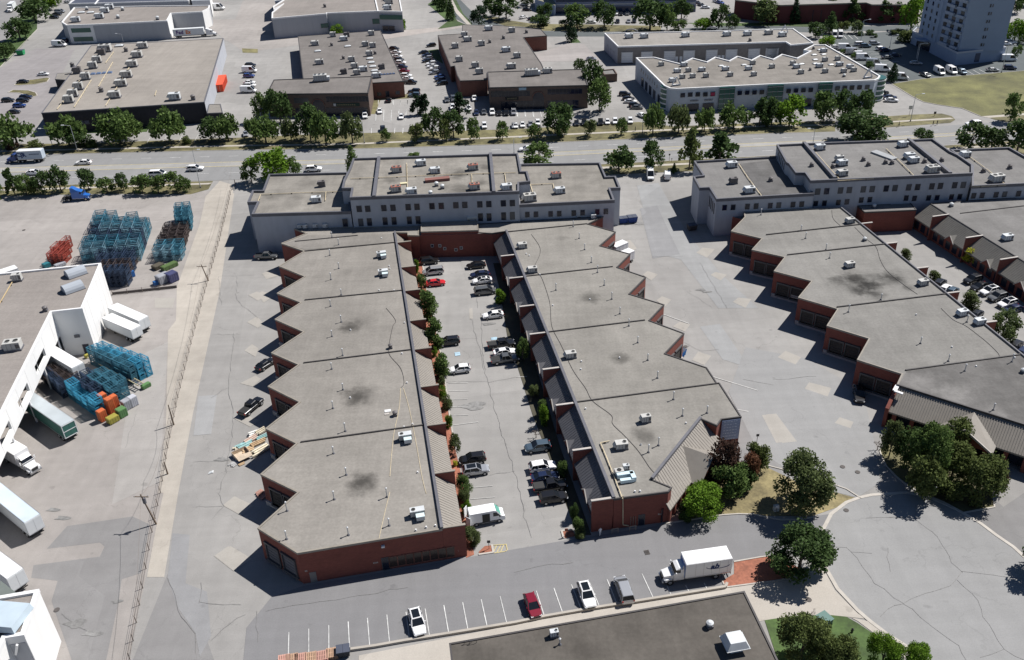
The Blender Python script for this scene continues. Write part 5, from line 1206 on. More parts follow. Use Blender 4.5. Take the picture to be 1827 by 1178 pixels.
# fascia with real openings: posts and beams
opn = []
for (xa, ya, xb, yb) in ((225, 490, 180, 600), (140, 680, 95, 795), (45, 880, 5, 1010)):
    sa = whit('s', xa, ya, P5, P5+d5n*100)[0]; sb = whit('s', xb, yb, P5, P5+d5n*100)[0]
    opn.append((min(sa, sb), max(sa, sb)))
opn.append((opn[-1][1]+5.5, opn[-1][1]+11)); opn.sort()
mb = MB()
zA, zB = 6.3, 8.1
def fb(sa, sb, za, zb): mb.hexa([QW(sa, 0, za), QW(sb, 0, za), QW(sb, .5, za), QW(sa, .5, za)], [QW(sa, 0, zb), QW(sb, 0, zb), QW(sb, .5, zb), QW(sa, .5, zb)], WHITEW)
fb(0, L5, ZL, zA); fb(0, L5, zB, HW-.01)
prev = 0
for a, b in opn: fb(prev, a, zA, zB); prev = b
fb(prev, L5, zA, zB)
mb.build('fascia', W_)
mb = MB(); DW = mat('dock_recess_wall', (.55, .56, .58), var=.08)
mb.hexa([QW(0, 6, 0), QW(L5, 6, 0), QW(L5, 6.4, 0), QW(0, 6.4, 0)], [QW(0, 6, HW-.1), QW(L5, 6, HW-.1), QW(L5, 6.4, HW-.1), QW(0, 6.4, HW-.1)], DW); mb.build('dock_wall', W_)
JT = mat('panel_joint', (.5, .5, .5), var=.1)
mb = MB(); a, b = fl(wq[3]), fl(wq[2])
for k in range(7): rect(mb, a, b, (b-a).length*(k+.5)/7, HW/2, .06, HW-.4, JT, -.02, .015)
rect(mb, a, b, (b-a).length/2, .5, (b-a).length*.98, .9, JT, -.02, .02)
for k in range(int(L5/6)): mb.hexa([QW(3+6*k, -.015, ZL), QW(3.06+6*k, -.015, ZL), QW(3.06+6*k, .1, ZL), QW(3+6*k, .1, ZL)], [QW(3+6*k, -.015, HW-.3), QW(3.06+6*k, -.015, HW-.3), QW(3.06+6*k, .1, HW-.3), QW(3+6*k, .1, HW-.3)], JT)
mb.build('panel_joints', W_)
for i in range(8):
    s_ = 4+i*6.5
    if s_ < L5-3: MB().hexa([QW(s_-1.6, 5.9, 1.1), QW(s_+1.6, 5.9, 1.1), QW(s_+1.6, 5.97, 1.1), QW(s_-1.6, 5.97, 1.1)], [QW(s_-1.6, 5.9, 4), QW(s_+1.6, 5.9, 4), QW(s_+1.6, 5.97, 4), QW(s_-1.6, 5.97, 4)], COPG).build('dock_door', W_)
for i in range(6):
    s_ = 1+i*11
    if s_ < L5: MB().cyl(QW(s_, .3, 0), QW(s_, .3, ZL+.1), .2, .2, 8, COPW).build('column', W_)
gw0, gw1 = fl(wq[4]), fl(wq[3])
s, z = whit('s', 447, 482, gw0, gw1); window(W_, gw0, gw1, s, 1.2, 1.1, 2.2, name='door', leaf='door_panel')
mb = MB(); s, z = whit('s', 405, 440, gw0, gw1); rect(mb, gw0, gw1, s, z, 1.0, .6, COPG, 0, .3); mb.build('wall_vent', W_)
pipe(W_, 's', (-20, 300, 30, 215, 80, 130), HW, m=mat('orange_gas_pipe', (.5, .38, .2), var=.1))
# ---- bottom left white building
HS = 10.0
S_ = thing('warehouse_building', W('t', 100, 900, 0)); tag(S_, 'white building filling the bottom left corner, pale boxy roof vent on it', 'building')
sv = [W('t', *q, z=HS) for q in ((-300, 830), (252, 735), (156, 1026), (35, 1046), (-200, 1500))]
block(S_, sv, HS, WHITEW, ROOF_W, COPW, par=.35, cw=.5)
mb = MB(); a, b = fl(sv[3]), fl(sv[2]); rect(mb, a, b, (b-a).length/2, 4.5, (b-a).length*.86, 9, BLUEGW, -.02, .06); mb.build('recess_panel', S_)
mb = MB(); mb.bar(onwall(a, b, .6, 7.5, .4), onwall(a, b, (b-a).length*.6, 9.4, .6), .25, .25, COPW); mb.build('brace', S_)
mb = MB(); q = [W('t', *c, z=6.5) for c in ((-60, 640), (0, 665), (112, 752), (-60, 790))]; mb.prism(ccw([(v.x, v.y) for v in q]), 6.0, 6.5, COPW, mat('canopy_roof', (.13, .15, .14), var=.1)); mb.build('canopy', S_)
# ---- bottom dark roof
R_ = thing('commercial_building', W('0', 1080, 1130, 0)); tag(R_, 'low building with a dark flat roof, cut off by the bottom edge', 'building')
HR = 4.6
block(R_, L('0', 802, 1149, 1328, 1056, 1405, 1215, 1300, 1300, 815, 1260, z=HR), HR, mat('beige_block_wall', (.35, .32, .28), var=.08), ROOF_S, COPD, par=.12, cw=.2)
mb = MB()
for a_ in (0, 1):
    c = W('E', 900+a_*60, 755, HR+.6)
    mb.bar(c, c+Vector((.9, .2, 0)), .05, .05, FRAMED); mb.bar(c, c-Vector((0, 0, .9)), .05, .05, FRAMED); mb.bar(c+Vector((.9, .2, 0)), c+Vector((.9, .2, -.9)), .05, .05, FRAMED)
mb.build('ladder_rail', R_)
vents(R_, 'o', [(310, 1068)], HR, 1.0)
# ------------------------------------------------------------------ rooftop machines
CASE = mat('unit_casing', (.45, .445, .425), var=.1, scale=1.5, rough=.5, spec=.4)
CASEW = mat('unit_casing_white', (.54, .56, .57), var=.06, scale=1.5, rough=.45)
CASED = mat('unit_casing_dark', (.12, .11, .11), var=.15, scale=1.5, rough=.6)
FAN = mat('fan_opening', (.02, .02, .02), var=0)
REDC = mat('rust_red_casing', (.28, .09, .06), var=.15, scale=2)
def unit_box(m=None, s=1.0, tall=1.0, name='rooftop_unit', fans=1, hood=True, topm=None):
    m = m or CASE; r = thing(name)
    mb = MB(); mb.box((0, 0, .15), (2.3*s, 1.5*s, .3), COPG); mb.build('curb', r)
    mb = MB(); z1 = .3+1.05*tall
    mb.box((0, 0, (.3+z1)/2), (2.15*s, 1.35*s, z1-.3), m); mb.box((0, 0, z1+.03), (2.22*s, 1.42*s, .06), topm or m)
    for k in (-.6, 0, .6): mb.box((k*s, -.69*s, (.3+z1)/2), (.04, .03, z1-.4), CASED)
    mb.box((.75*s, -.69*s, .3+.5*tall), (.5*s, .03, .6*tall), CASED)
    mb.build('casing', r)
    for k in range(fans):
        x = (.55 if fans == 1 else -.5+1.05*k)*s
        mb = MB(); mb.cyl((x, 0, z1+.05), (x, 0, z1+.16), .4*s, .4*s, 12, m); mb.cyl((x, 0, z1+.15), (x, 0, z1+.175), .34*s, .34*s, 12, FAN); mb.build('fan_guard', r)
    if hood:
        mb = MB(); mb.hexa([(-1.07*s, -.5*s, .6), (-1.07*s, .5*s, .6), (-1.55*s, .5*s, .75), (-1.55*s, -.5*s, .75)], [(-1.07*s, -.5*s, z1-.1), (-1.07*s, .5*s, z1-.1), (-1.2*s, .5*s, z1-.1), (-1.2*s, -.5*s, z1-.1)], m); mb.build('intake_hood', r)
    return kids(r)
def unit_small(m=None):
    r = thing('exhaust_fan'); m = m or CASED
    mb = MB(); mb.box((0, 0, .2), (.8, .8, .4), COPG); mb.build('curb', r)
    mb = MB(); mb.cyl((0, 0, .4), (0, 0, .85), .38, .5, 10, m); mb.cyl((0, 0, .85), (0, 0, 1.05), .5, .22, 10, m); mb.build('fan_hood', r)
    return kids(r)
def unit_flat():
    r = thing('skylight')
    mb = MB(); mb.box((0, 0, .12), (2.0, 1.3, .24), COPG); mb.build('frame', r)
    mb = MB(); mb.hexa([(-.95, -.6, .24), (.95, -.6, .24), (.95, .6, .24), (-.95, .6, .24)], [(-.6, -.3, .45), (.6, -.3, .45), (.6, .3, .45), (-.6, .3, .45)], CASEW); mb.build('dome', r)
    return kids(r)
def unit_big():
    r = thing('air_handler')
    mb = MB(); mb.box((0, 0, .35), (5.2, 2.4, .2), CASED)
    for x in (-2.2, 0, 2.2): mb.box((x, 0, .13), (.3, 2.2, .26), CASED)
    mb.build('support_frame', r)
    mb = MB(); [mb.box((-2.0+k*.7, -1.01, 1.3), (.05, .04, 1.5), CASED) for k in range(6)]; mb.box((-.2, 0, 1.3), (4.2, 2.0, 1.7), CASE); mb.box((2.3, 0, .95), (.9, 1.6, 1.0), CASEW); mb.build('casing', r)
    for k in range(3): mb = MB(); mb.cyl((-1.6+1.3*k, 0, 2.15), (-1.6+1.3*k, 0, 2.4), .5, .5, 12, CASEW); mb.cyl((-1.6+1.3*k, 0, 2.39), (-1.6+1.3*k, 0, 2.42), .42, .42, 12, FAN); mb.build('fan_guard', r)
    return kids(r)
def unit_hood():
    r = thing('supply_hood')
    mb = MB(); mb.box((0, 0, .5), (1.6, 1.6, 1.0), CASEW); mb.build('base_box', r)
    mb = MB(); mb.hexa([(-1.5, -1.3, 1.0), (1.5, -1.3, 1.0), (1.5, 1.3, 1.0), (-1.5, 1.3, 1.0)], [(-1.0, -.9, 2.0), (1.0, -.9, 2.0), (1.0, .9, 2.0), (-1.0, .9, 2.0)], CASEW)
    mb.box((0, 0, .98), (3.1, 2.7, .08), CASEW); mb.build('hood', r)
    return kids(r)
def unit_pair():
    r = thing('rooftop_unit')
    mb = MB(); mb.box((0, 0, .85), (2.3, 1.1, 1.1), CASE); mb.box((0, 0, 1.42), (2.36, 1.16, .06), CASEW); mb.build('casing', r)
    mb = MB(); mb.box((0, 0, .2), (2.5, .2, .2), CASED); mb.box((0, .5, .2), (2.5, .2, .2), CASED); mb.build('support_frame', r)
    mb = MB(); mb.cyl((-.6, 0, 1.45), (-.6, 0, 1.52), .38, .38, 12, CASE); mb.cyl((-.6, 0, 1.52), (-.6, 0, 1.54), .33, .33, 12, FAN); mb.build('fan_guard', r)
    mb = MB(); mb.box((.35, -1.15, .65), (1.35, .9, .8), CASEW); mb.box((.35, -1.15, 1.07), (1.4, .95, .05), mat('pale_blue_casing', (.55, .66, .68), var=.05)); mb.build('condenser', r)
    return kids(r)
UP = {'b': unit_box(), 'w': unit_box(CASEW, topm=CASEW), 'd': unit_box(CASED, .75), 's': unit_small(), 'f': unit_flat(), 'B': unit_big(), 'H': unit_hood(), 'p': unit_pair(),
      'm': unit_box(CASE, .8, 1.1), 'r': unit_box(CASE, 1.0, 1.0, topm=REDC, fans=2), 't': unit_box(CASE, 1.25, 1.25, fans=2), 'q': unit_small(CASEW), 'c': unit_box(CASEW, .5, .7, name='condenser_unit', hood=False)}
UD = {'b': 'grey beige rooftop unit', 'w': 'white-topped rooftop unit', 'd': 'small dark rooftop unit', 's': 'dark exhaust fan', 'f': 'low white skylight', 'B': 'large fan-topped air handler', 'H': 'white hooded vent box',
      'p': 'rooftop unit with pale blue condenser', 'm': 'compact boxy rooftop unit', 'r': 'rust-red topped rooftop unit', 't': 'tall two-fan rooftop unit', 'q': 'white mushroom fan', 'c': 'small white condenser box'}
USED = set()
def units(ctx, h, rows, group, rz=0.0, sc_=1.0, order='left'):
    for t_, k, pts in rows:
        for x, y in pts:
            v = W(t_, x, y, h)
            a = -GRID+rz+random.uniform(-.04, .04)
            if k not in USED:
                o = UP[k]; o.location = v; o.rotation_euler.z = a; o.scale = (sc_,)*3; USED.add(k)
            else: o = copy_tree(UP[k], v, a, sc_)
            later(o, UD[k], ctx, 'vent' if k in 'sqH' else 'skylight' if k == 'f' else 'air conditioner', group, order)
units('on the big tan roof', HT, [('a', 'm', [(685, 440), (655, 480), (605, 558), (518, 678), (488, 720), (555, 628)]), ('a', 'b', [(1003, 338), (965, 402), (930, 468), (890, 542), (852, 604), (808, 686)]),
      ('a', 's', [(712, 645), (1355, 700), (510, 470), (885, 362)]), ('a', 'w', [(1228, 700)]), ('a', 'f', [(835, 326)]), ('a', 'd', [(545, 515), (715, 385), (750, 350)]), ('a', 't', [(742, 362)])], 'machines on the big tan roof', sc_=1.75)
units('on the top left roof', HF, [('a', 'f', [(570, 92), (635, 92)]), ('a', 'w', [(535, 155), (700, 130), (738, 90), (770, 65)]), ('a', 'q', [(860, 75), (828, 130), (1105, 140), (610, 72)])], 'machines on the top left roof', sc_=1.7)
units('on the top centre roof', HV, [('b', 'b', [(920, 28)]), ('b', 'w', [(910, 70)]), ('b', 's', [(470, 52), (885, 5)])], 'machines on the top centre roof', sc_=1.6)
units('on the left brown roof', HM, [('b', 'b', [(403, 318), (435, 450)]), ('b', 'm', [(528, 258), (797, 248), (755, 325), (807, 333), (783, 392), (660, 432), (680, 478), (697, 524)]), ('b', 'w', [(605, 286), (740, 500), (835, 545)]), ('b', 'd', [(625, 258), (870, 484), (605, 518)]), ('b', 'f', [(785, 414), (795, 442), (806, 470), (818, 499), (420, 362), (630, 328)]), ('b', 's', [(518, 322), (600, 414), (822, 380)])], 'machines on the left brown roof', sc_=1.35)
units('on the left brown front', HM2, [('b', 'B', [(445, 570)])], None, sc_=1.15)
units('on the right brown roof', HM, [('w', 'b', [(935, 165), (1475, 500)]), ('w', 'm', [(895, 108), (780, 250), (1105, 220), (830, 415), (1030, 490), (1080, 568), (1545, 370), (1480, 55)]), ('w', 'w', [(1410, 296), (1195, 30)]), ('w', 's', [(1375, 135), (1205, 185)]), ('x', 's', [(240, 360)])], 'machines on the right brown roof', sc_=1.4)
units('on the right brown front', HM2, [('c', 'B', [(115, 530)]), ('c', 't', [(225, 512)])], None, sc_=1.1)
units('on the long grey building', HO, [('x', 'w', [(1355, 415), (1520, 415)]), ('y', 'w', [(262, 402), (712, 392), (935, 387), (1315, 398)]), ('y', 'b', [(1165, 375)]), ('y', 's', [(962, 450)])], 'machines on the long grey building', sc_=1.3)
units('on the zigzag building', HZ, [('c', 'm', [(1020, 462), (1210, 504), (1240, 545), (1168, 550), (1333, 542), (1503, 535), (1660, 452), (1668, 532), (1795, 478)]), ('c', 'w', [(1133, 508), (1180, 464), (1305, 500), (1470, 494), (1632, 490), (1100, 575)]), ('c', 'f', [(1440, 465), (1600, 458)]),
      ('z', 'm', [(110, 655), (220, 775), (545, 605), (548, 762), (718, 590), (800, 760), (935, 745)]), ('z', 'w', [(160, 698), (470, 688), (745, 668), (885, 700), (530, 480)]), ('z', 'f', [(400, 522), (415, 588), (415, 642), (530, 517), (480, 455), (630, 657), (230, 648)]), ('z', 's', [(345, 730), (390, 440)]), ('z', 'q', [(805, 815)])], 'machines on the zigzag building', sc_=1.0)
units('on the grey middle roof', HC, [('f', 'r', [(975, 225), (970, 362), (1510, 208), (1520, 345)]), ('f', 'w', [(1145, 178), (1243, 232), (1080, 378), (1745, 350)]), ('f', 'q', [(1252, 322), (1293, 340), (1210, 384)])], 'machines on the grey middle roof', sc_=1.1)
units('on the grey low wings', HL, [('f', 'd', [(450, 325)]), ('f', 'w', [(412, 435)]), ('g', 'r', [(285, 265)]), ('g', 'w', [(310, 372)]), ('g', 't', [(100, 425)])], 'machines on the grey low wings', sc_=1.1)
units('on the upper right raised roof', H2, [('h', 'w', [(375, 68), (955, 48), (530, 178), (1030, 158), (1000, 130)]), ('h', 't', [(1160, 228)]), ('h', 'b', [(530, 250)]), ('h', 'm', [(510, 150)]), ('h', 's', [(318, 185), (466, 195), (835, 165), (880, 168), (715, 180), (1108, 158), (1228, 150), (680, 145)])], 'machines on the upper right middle roof', sc_=1.1)
units('on the upper right low wings', H1, [('u', 'w', [(540, 352), (700, 585)]), ('u', 'd', [(555, 500)]), ('u', 's', [(895, 480)]), ('h', 'w', [(1390, 120)]), ('h', 't', [(1610, 292)]), ('h', 's', [(1520, 225), (1705, 200)])], 'machines on the upper right low wings', sc_=1.15)
units('on the west brick block', H6, [('f', 'p', [(868, 818), (880, 945)]), ('j', 'p', [(1035, 920)]), ('n', 'p', [(1120, 165)]), ('j', 's', [(930, 280)]), ('j', 's', [(962, 752)])], 'machines on the west brick block', rz=.05, order='near', sc_=.92)
units('on the east brick block', H6, [('g', 'b', [(48, 755), (118, 925)]), ('k', 'b', [(385, 345), (740, 980)]), ('k', 'm', [(910, 795)]), ('k', 'c', [(772, 1130)])], 'machines on the east brick block', order='near', sc_=.92)
units('on the stained roof at the right', H6, [('h', 'b', [(585, 580), (582, 890), (1095, 1015)]), ('l', 'w', [(1370, 50), (1492, 112)]), ('h', 'q', [(688, 705)]), ('l', 'q', [(1797, 452)])], 'machines on the right brick block', order='near', rz=.1, sc_=.9)
units('on the far right dark roof', H6, [('h', 'q', [(1295, 465)]), ('h', 'w', [(1685, 700)])], None)
units('on the low brick link at the right', 5.6, [('h', 'q', [(755, 474)])], None)
units('on the dark roof at the bottom', HR, [('o', 'H', [(1530, 1090)]), ('o', 'q', [(1358, 945)]), ('o', 'c', [(270, 1010)])], None)
units('at the grey wall foot', H6, [('f', 'c', [(297, 622), (335, 622), (405, 618), (475, 618)]), ('g', 'c', [(122, 552), (447, 540), (545, 552), (290, 545)])], 'condensers along the grey wall', sc_=1.1)
units('on the left white warehouse', HW, [('s', 't', [(75, 510)]), ('s', 'm', [(95, 150)]), ('s', 's', [(240, 310)])], None, sc_=1.1)
r = thing('air_handler', W('t', 15, 925, HS), -.15); mb = MB(); mb.box((0, 0, .9), (6.4, 4.2, 1.0), mat('pale_blue_box', (.42, .5, .56), var=.06), 0, .94); mb.build('casing', r, loc=(0, 0, 0)); mb = MB(); mb.box((0, .2, .2), (5.6, 3.4, .4), COPD); mb.build('curb', r, loc=(0, 0, 0)); tag(r, 'large pale blue flat box on the bottom left white building', 'air conditioner')
# duct elbow beside the near unit of the east block
r = thing('ducted_unit', W('r', 270, 650, H6), -GRID); mb = MB()
PB = mat('pale_blue_duct', (.55, .68, .72), var=.04, rough=.4)
mb.box((0, .1, .5), (2.6, .7, .8), PB); mb.box((1.1, -.5, .5), (.7, 1.6, .8), PB); mb.box((0, -1.1, .4), (2.2, .6, .6), PB); mb.build('duct', r, loc=(0, 0, 0))
mb = MB(); mb.box((-.7, .9, .55), (1.4, 1.0, .9), CASE); mb.cyl((-.7, .9, 1.0), (-.7, .9, 1.06), .36, .36, 12, FAN); mb.build('casing', r, loc=(0, 0, 0))
tag(r, 'pale blue U-shaped duct unit near the corner of the east block roof', 'air conditioner')
r = thing('roof_tank', W('f', 1500, 560, 7.0), -GRID); mb = MB(); mb.cyl((-1.2, 0, .7), (1.2, 0, .7), .6, .6, 12, CASE); mb.smooth = False; mb.build('tank', r, loc=(0, 0, 0)); mb = MB(); mb.box((-.8, 0, .1), (.2, 1, .25), CASED); mb.box((.8, 0, .1), (.2, 1, .25), CASED); mb.build('cradle', r, loc=(0, 0, 0))
tag(r, 'beige horizontal cylinder tank on the link roof at the head of the courtyard', 'tank')
for x, y in ((400, 95), (385, 175)):
    r = thing('quarter_round_vent', W('s', x, y+22, HW), .75)
    n_ = 8; ring0 = [(-2.0, 1.5*math.cos(math.pi*i/n_), .1+1.5*math.sin(math.pi*i/n_)) for i in range(n_+1)]; ring1 = [(2.0, b, c) for a, b, c in ring0]
    mb = MB(); mb.hexa(ring0, ring1, mat('grey_hood_metal', (.33, .36, .4), var=.05)); mb.build('hood', r, loc=(0, 0, 0))
    mb = MB(); mb.box((0, 0, .06), (4.2, 3.2, .12), COPG); mb.build('curb', r, loc=(0, 0, 0))
    later(r, 'grey half-round roof vent', 'on the left white warehouse', 'vent', 'half-round vents on the left warehouse', 'near')
for t_, x, y, ctx in (('a', 660, 518, 'on the big tan warehouse roof'), ('b', 893, 522, 'on the left brown brick roof across the road')):
    v = W(t_, x, y, HT if t_ == 'a' else HM); r = thing('tarpaulin', v, -GRID)
    s_ = 1.1 if t_ == 'a' else .6
    mb = MB(); BT = mat('blue_tarp', (.07, .11, .2), var=.2)
    for i in range(5): mb.hexa([(-3.4*s_/1.6*1.5+i*1.9*s_, -1.2*s_, .02), (-3.4*s_/1.6*1.5+i*1.9*s_+1.8*s_, -1.2*s_, .02), (-3.4*s_/1.6*1.5+i*1.9*s_+1.6*s_, 1.2*s_, .02), (-3.4*s_/1.6*1.5+i*1.9*s_, 1.2*s_, .02)], [(-3.0*s_/1.6*1.5+i*1.9*s_, -.8*s_, .35+.1*(i % 2)), (-3.0*s_/1.6*1.5+i*1.9*s_+1.2*s_, -.9*s_, .4), (-3.0*s_/1.6*1.5+i*1.9*s_+1.0*s_, .8*s_, .3), (-3.0*s_/1.6*1.5+i*1.9*s_, .9*s_, .35)], BT)
    mb.build('cover', r, loc=(0, 0, 0)); tag(r, 'crumpled blue tarpaulin '+ctx, 'tarpaulin')
# ------------------------------------------------------------------ vehicles
TYRE = mat('tyre_rubber', (.015, .015, .016), var=0, rough=.9); RIM = mat('wheel_rim', (.4, .41, .42), var=0, rough=.35, metal=.6)
CGL = glass('car_glass', (.012, .015, .02), .06); LAMPW = mat('headlamp', (.75, .77, .8), var=0, rough=.2); LAMPR = mat('tail_lamp', (.3, .01, .01), var=0, rough=.3)
TRIM = mat('black_trim', (.02, .02, .02), var=0, rough=.7); PLATE = mat('plate', (.5, .5, .5), var=0)
def paint(n, c, metal=.25): return mat('paint_'+n, c, var=0, rough=.32, metal=metal, coat=.6)
PAINT = {'white': paint('white', (.78, .78, .78), 0), 'black': paint('black', (.012, .012, .014)), 'silver': paint('silver', (.42, .43, .45), .5), 'grey': paint('grey', (.13, .135, .14), .4),
         'navy': paint('navy', (.015, .025, .07)), 'blue': paint('blue', (.03, .07, .25)), 'red': paint('red', (.55, .02, .03), .1), 'dark red': paint('dark_red', (.22, .012, .03)), 'slate': paint('slate_blue', (.09, .13, .17), .4)}
# stations along the body: x, lower z, shoulder z, half width
SHAPES = {
 'sedan': dict(L=4.7, body=[(-2.35, .42, .70, .70), (-2.25, .30, .93, .82), (-1.6, .25, .98, .90), (0, .24, .95, .92), (1.1, .24, .92, .91), (1.9, .27, .84, .87), (2.25, .30, .70, .76), (2.35, .40, .58, .62)],
               cab=[(-1.95, .97), (-1.15, 1.38), (.25, 1.42), (1.15, .94)], w=(.86, .62), wb=(-1.42, 1.42), wr=.33),
 'suv': dict(L=4.65, body=[(-2.32, .5, .85, .74), (-2.25, .38, 1.08, .86), (-1.6, .32, 1.14, .93), (0, .3, 1.1, .95), (1.0, .3, 1.06, .94), (1.85, .33, 1.0, .9), (2.22, .38, .86, .8), (2.32, .48, .7, .68)],
             cab=[(-2.2, 1.1), (-1.85, 1.62), (.2, 1.68), (1.05, 1.06)], w=(.9, .72), wb=(-1.38, 1.4), wr=.37),
 'hatchback': dict(L=4.2, body=[(-2.1, .45, .8, .72), (-2.02, .33, 1.0, .82), (-1.4, .27, 1.03, .88), (0, .26, 1.0, .9), (1.0, .26, .96, .89), (1.7, .28, .88, .84), (2.02, .32, .74, .74), (2.1, .42, .6, .62)],
             cab=[(-2.0, 1.0), (-1.6, 1.46), (.2, 1.52), (1.1, .96)], w=(.84, .66), wb=(-1.25, 1.3), wr=.32),
 'minivan': dict(L=5.1, body=[(-2.55, .5, .9, .78), (-2.48, .36, 1.08, .9), (-1.6, .3, 1.12, .97), (0, .28, 1.1, .98), (1.3, .28, 1.05, .96), (2.1, .3, .92, .9), (2.45, .34, .76, .8), (2.55, .44, .62, .68)],
             cab=[(-2.48, 1.1), (-2.2, 1.7), (.6, 1.74), (1.7, 1.02)], w=(.93, .76), wb=(-1.5, 1.55), wr=.35),
 'pickup': dict(L=5.7, body=[(-2.85, .55, .9, .88), (-2.8, .45, 1.1, .95), (-1.6, .42, 1.12, .98), (0, .42, 1.12, .98), (1.3, .42, 1.12, .97), (2.3, .42, 1.08, .94), (2.75, .46, .98, .86), (2.85, .55, .8, .78)],
             cab=[(-.75, 1.1), (-.55, 1.78), (.75, 1.82), (1.45, 1.12)], w=(.93, .74), wb=(-1.75, 1.85), wr=.42),
 'cargo van': dict(L=6.0, body=[(-3.0, .5, 1.2, .95), (-2.97, .42, 1.4, 1.0), (-1.5, .38, 1.4, 1.02), (0, .38, 1.4, 1.02), (1.6, .38, 1.38, 1.0), (2.4, .38, 1.2, .95), (2.85, .42, .98, .86), (3.0, .5, .8, .76)],
             cab=[(-2.97, 1.38), (-2.93, 2.55), (1.15, 2.55), (2.3, 1.22)], w=(.99, .86), wb=(-1.85, 1.9), wr=.38),
 'small van': dict(L=4.8, body=[(-2.4, .5, 1.0, .86), (-2.37, .4, 1.2, .9), (-1.3, .35, 1.2, .93), (0, .35, 1.2, .93), (1.3, .35, 1.15, .92), (1.95, .36, 1.0, .86), (2.3, .4, .84, .78), (2.4, .5, .7, .68)],
             cab=[(-2.37, 1.18), (-2.33, 1.92), (.7, 1.95), (1.6, 1.05)], w=(.9, .78), wb=(-1.45, 1.5), wr=.34),
}
DUMMY = PAINT['white']
def car_proto(kind):
    S = SHAPES[kind]; r = thing(kind.replace(' ', '_') if 'van' in kind else {'sedan': 'sedan_car', 'suv': 'suv_car', 'hatchback': 'hatchback_car', 'pickup': 'pickup_truck'}[kind])
    van = kind in ('cargo van', 'small van')
    mb = MB(); V = []; nst = len(S['body'])
    for x, z0, z1, w_ in S['body']:
        c = [(z0, .86), (z0+.12, 1.0), ((z0+z1)/2, 1.02), (z1-.07, .98), (z1, .88)]
        ring = [(x, w_*k, z) for z, k in c]+[(x, -w_*k, z) for z, k in reversed(c)]
        V += ring
    F_ = []; n = 10
    for i in range(nst-1):
        for j in range(n): F_.append((i*n+j, i*n+(j+1) % n, (i+1)*n+(j+1) % n, (i+1)*n+j))
    F_.append(tuple(range(n-1, -1, -1))); F_.append(tuple((nst-1)*n+j for j in range(n)))
    mb.grid(V, [tuple(reversed(f)) for f in F_], DUMMY)
    # roof panel and pillars in body colour
    (xa, za), (xb, zb), (xc, zc), (xd, zd) = S['cab']; wb_, wt = S['w']
    mb.hexa([(xb, -wt, zb-.02), (xc, -wt, zc-.02), (xc, wt, zc-.02), (xb, wt, zb-.02)], [(xb+.08, -wt+.12, zb+.04), (xc-.1, -wt+.12, zc+.04), (xc-.1, wt-.12, zc+.04), (xb+.08, wt-.12, zb+.04)], DUMMY)
    for s in (-1, 1):
        for (p, q) in (((xa, wb_, za), (xb, wt, zb)), ((xd, wb_, zd), (xc, wt, zc))): mb.bar((p[0], s*p[1], p[2]), (q[0], s*q[1], q[2]), .1, .1, DUMMY)
        xm = (xb+xc)/2-.1; mb.bar((xm, s*(wb_+.0), (za+zd)/2), (xm, s*(wt+.01), (zb+zc)/2), .1, .06, DUMMY)
    if van:
        xs = xc-1.1 if kind == 'cargo van' else xc-1.0
        f = (xs-xb)/(xc-xb); zs = zb+(zc-zb)*f
        zl = za+(zd-za)*((xs-xa)/(xd-xa))
        mb.hexa([(xa-.01, -wb_-.02, za-.1), (xs, -wb_-.02, zl), (xs, wb_+.02, zl), (xa-.01, wb_+.02, za-.1)], [(xb-.02, -wt-.02, zb+.03), (xs, -wt-.02, zs+.03), (xs, wt+.02, zs+.03), (xb-.02, wt+.02, zb+.03)], DUMMY)
    mb.build('body', r)
    mb = MB(); mb.hexa([(xa, -wb_, za-.06), (xd, -wb_, zd-.04), (xd, wb_, zd-.04), (xa, wb_, za-.06)], [(xb, -wt, zb-.015), (xc, -wt, zc-.015), (xc, wt, zc-.015), (xb, wt, zb-.015)], CGL); mb.build('glasshouse', r)
    if kind == 'pickup':
        mb = MB(); mb.box((-1.8, 0, 1.14), (1.8, 1.6, .03), TRIM); mb.build('cargo_bed', r)
    hw = S['body'][3][3]
    for x in S['wb']:
        for s in (-1, 1):
            mb = MB(); R_ = S['wr']; mb.cyl((x, s*(hw-.2), R_), (x, s*(hw+.03), R_), R_, R_, 14, TYRE); mb.cyl((x, s*(hw), R_), (x, s*(hw+.045), R_), R_*.6, R_*.55, 10, RIM); mb.build('wheel', r)
    b = S['body']; xf, zf, wf = b[-2][0], (b[-2][1]+b[-2][2])/2+.1, b[-2][3]; xr, zr, wr_ = b[1][0], (b[1][1]+b[1][2])/2+.2, b[1][3]
    for s in (-1, 1):
        mb = MB(); mb.box((xf-.02, s*(wf-.14), zf), (.2, .34, .14), LAMPW); mb.build('headlight', r)
        mb = MB(); mb.box((xr-.02, s*(wr_-.08), zr), (.14, .2, .26), LAMPR); mb.build('tail_light', r)
        mb = MB(); mb.box((xd-.45, s*(wb_+.12), zd+.08), (.12, .2, .14), DUMMY); mb.build('mirror', r)
    mb = MB(); mb.box((b[-1][0]-.02, 0, b[-1][1]+.12), (.1, 1.0, .2), TRIM); mb.build('grille', r)
    return kids(r)
CARP = {k: car_proto(k) for k in SHAPES}
CUSED = set()
def paint_car(o, col):
    for ch in [c for c in sc.objects if c.parent == o] if False else o.children:
        for i, sl in enumerate(ch.material_slots):
            if sl.material == DUMMY: sl.link = 'OBJECT'; sl.material = PAINT[col]
def place_car(kind, col, v, a, far=False, s=1.0):
    o = copy_tree(CARP[kind], v, a, s)
    if far:
        pass
    PEND.append((o, col)); return o
PEND = []; SUNR = []
HD = {'E': -GRID, 'N': -GRID+math.pi/2, 'W': -GRID+math.pi, 'S': -GRID-math.pi/2}
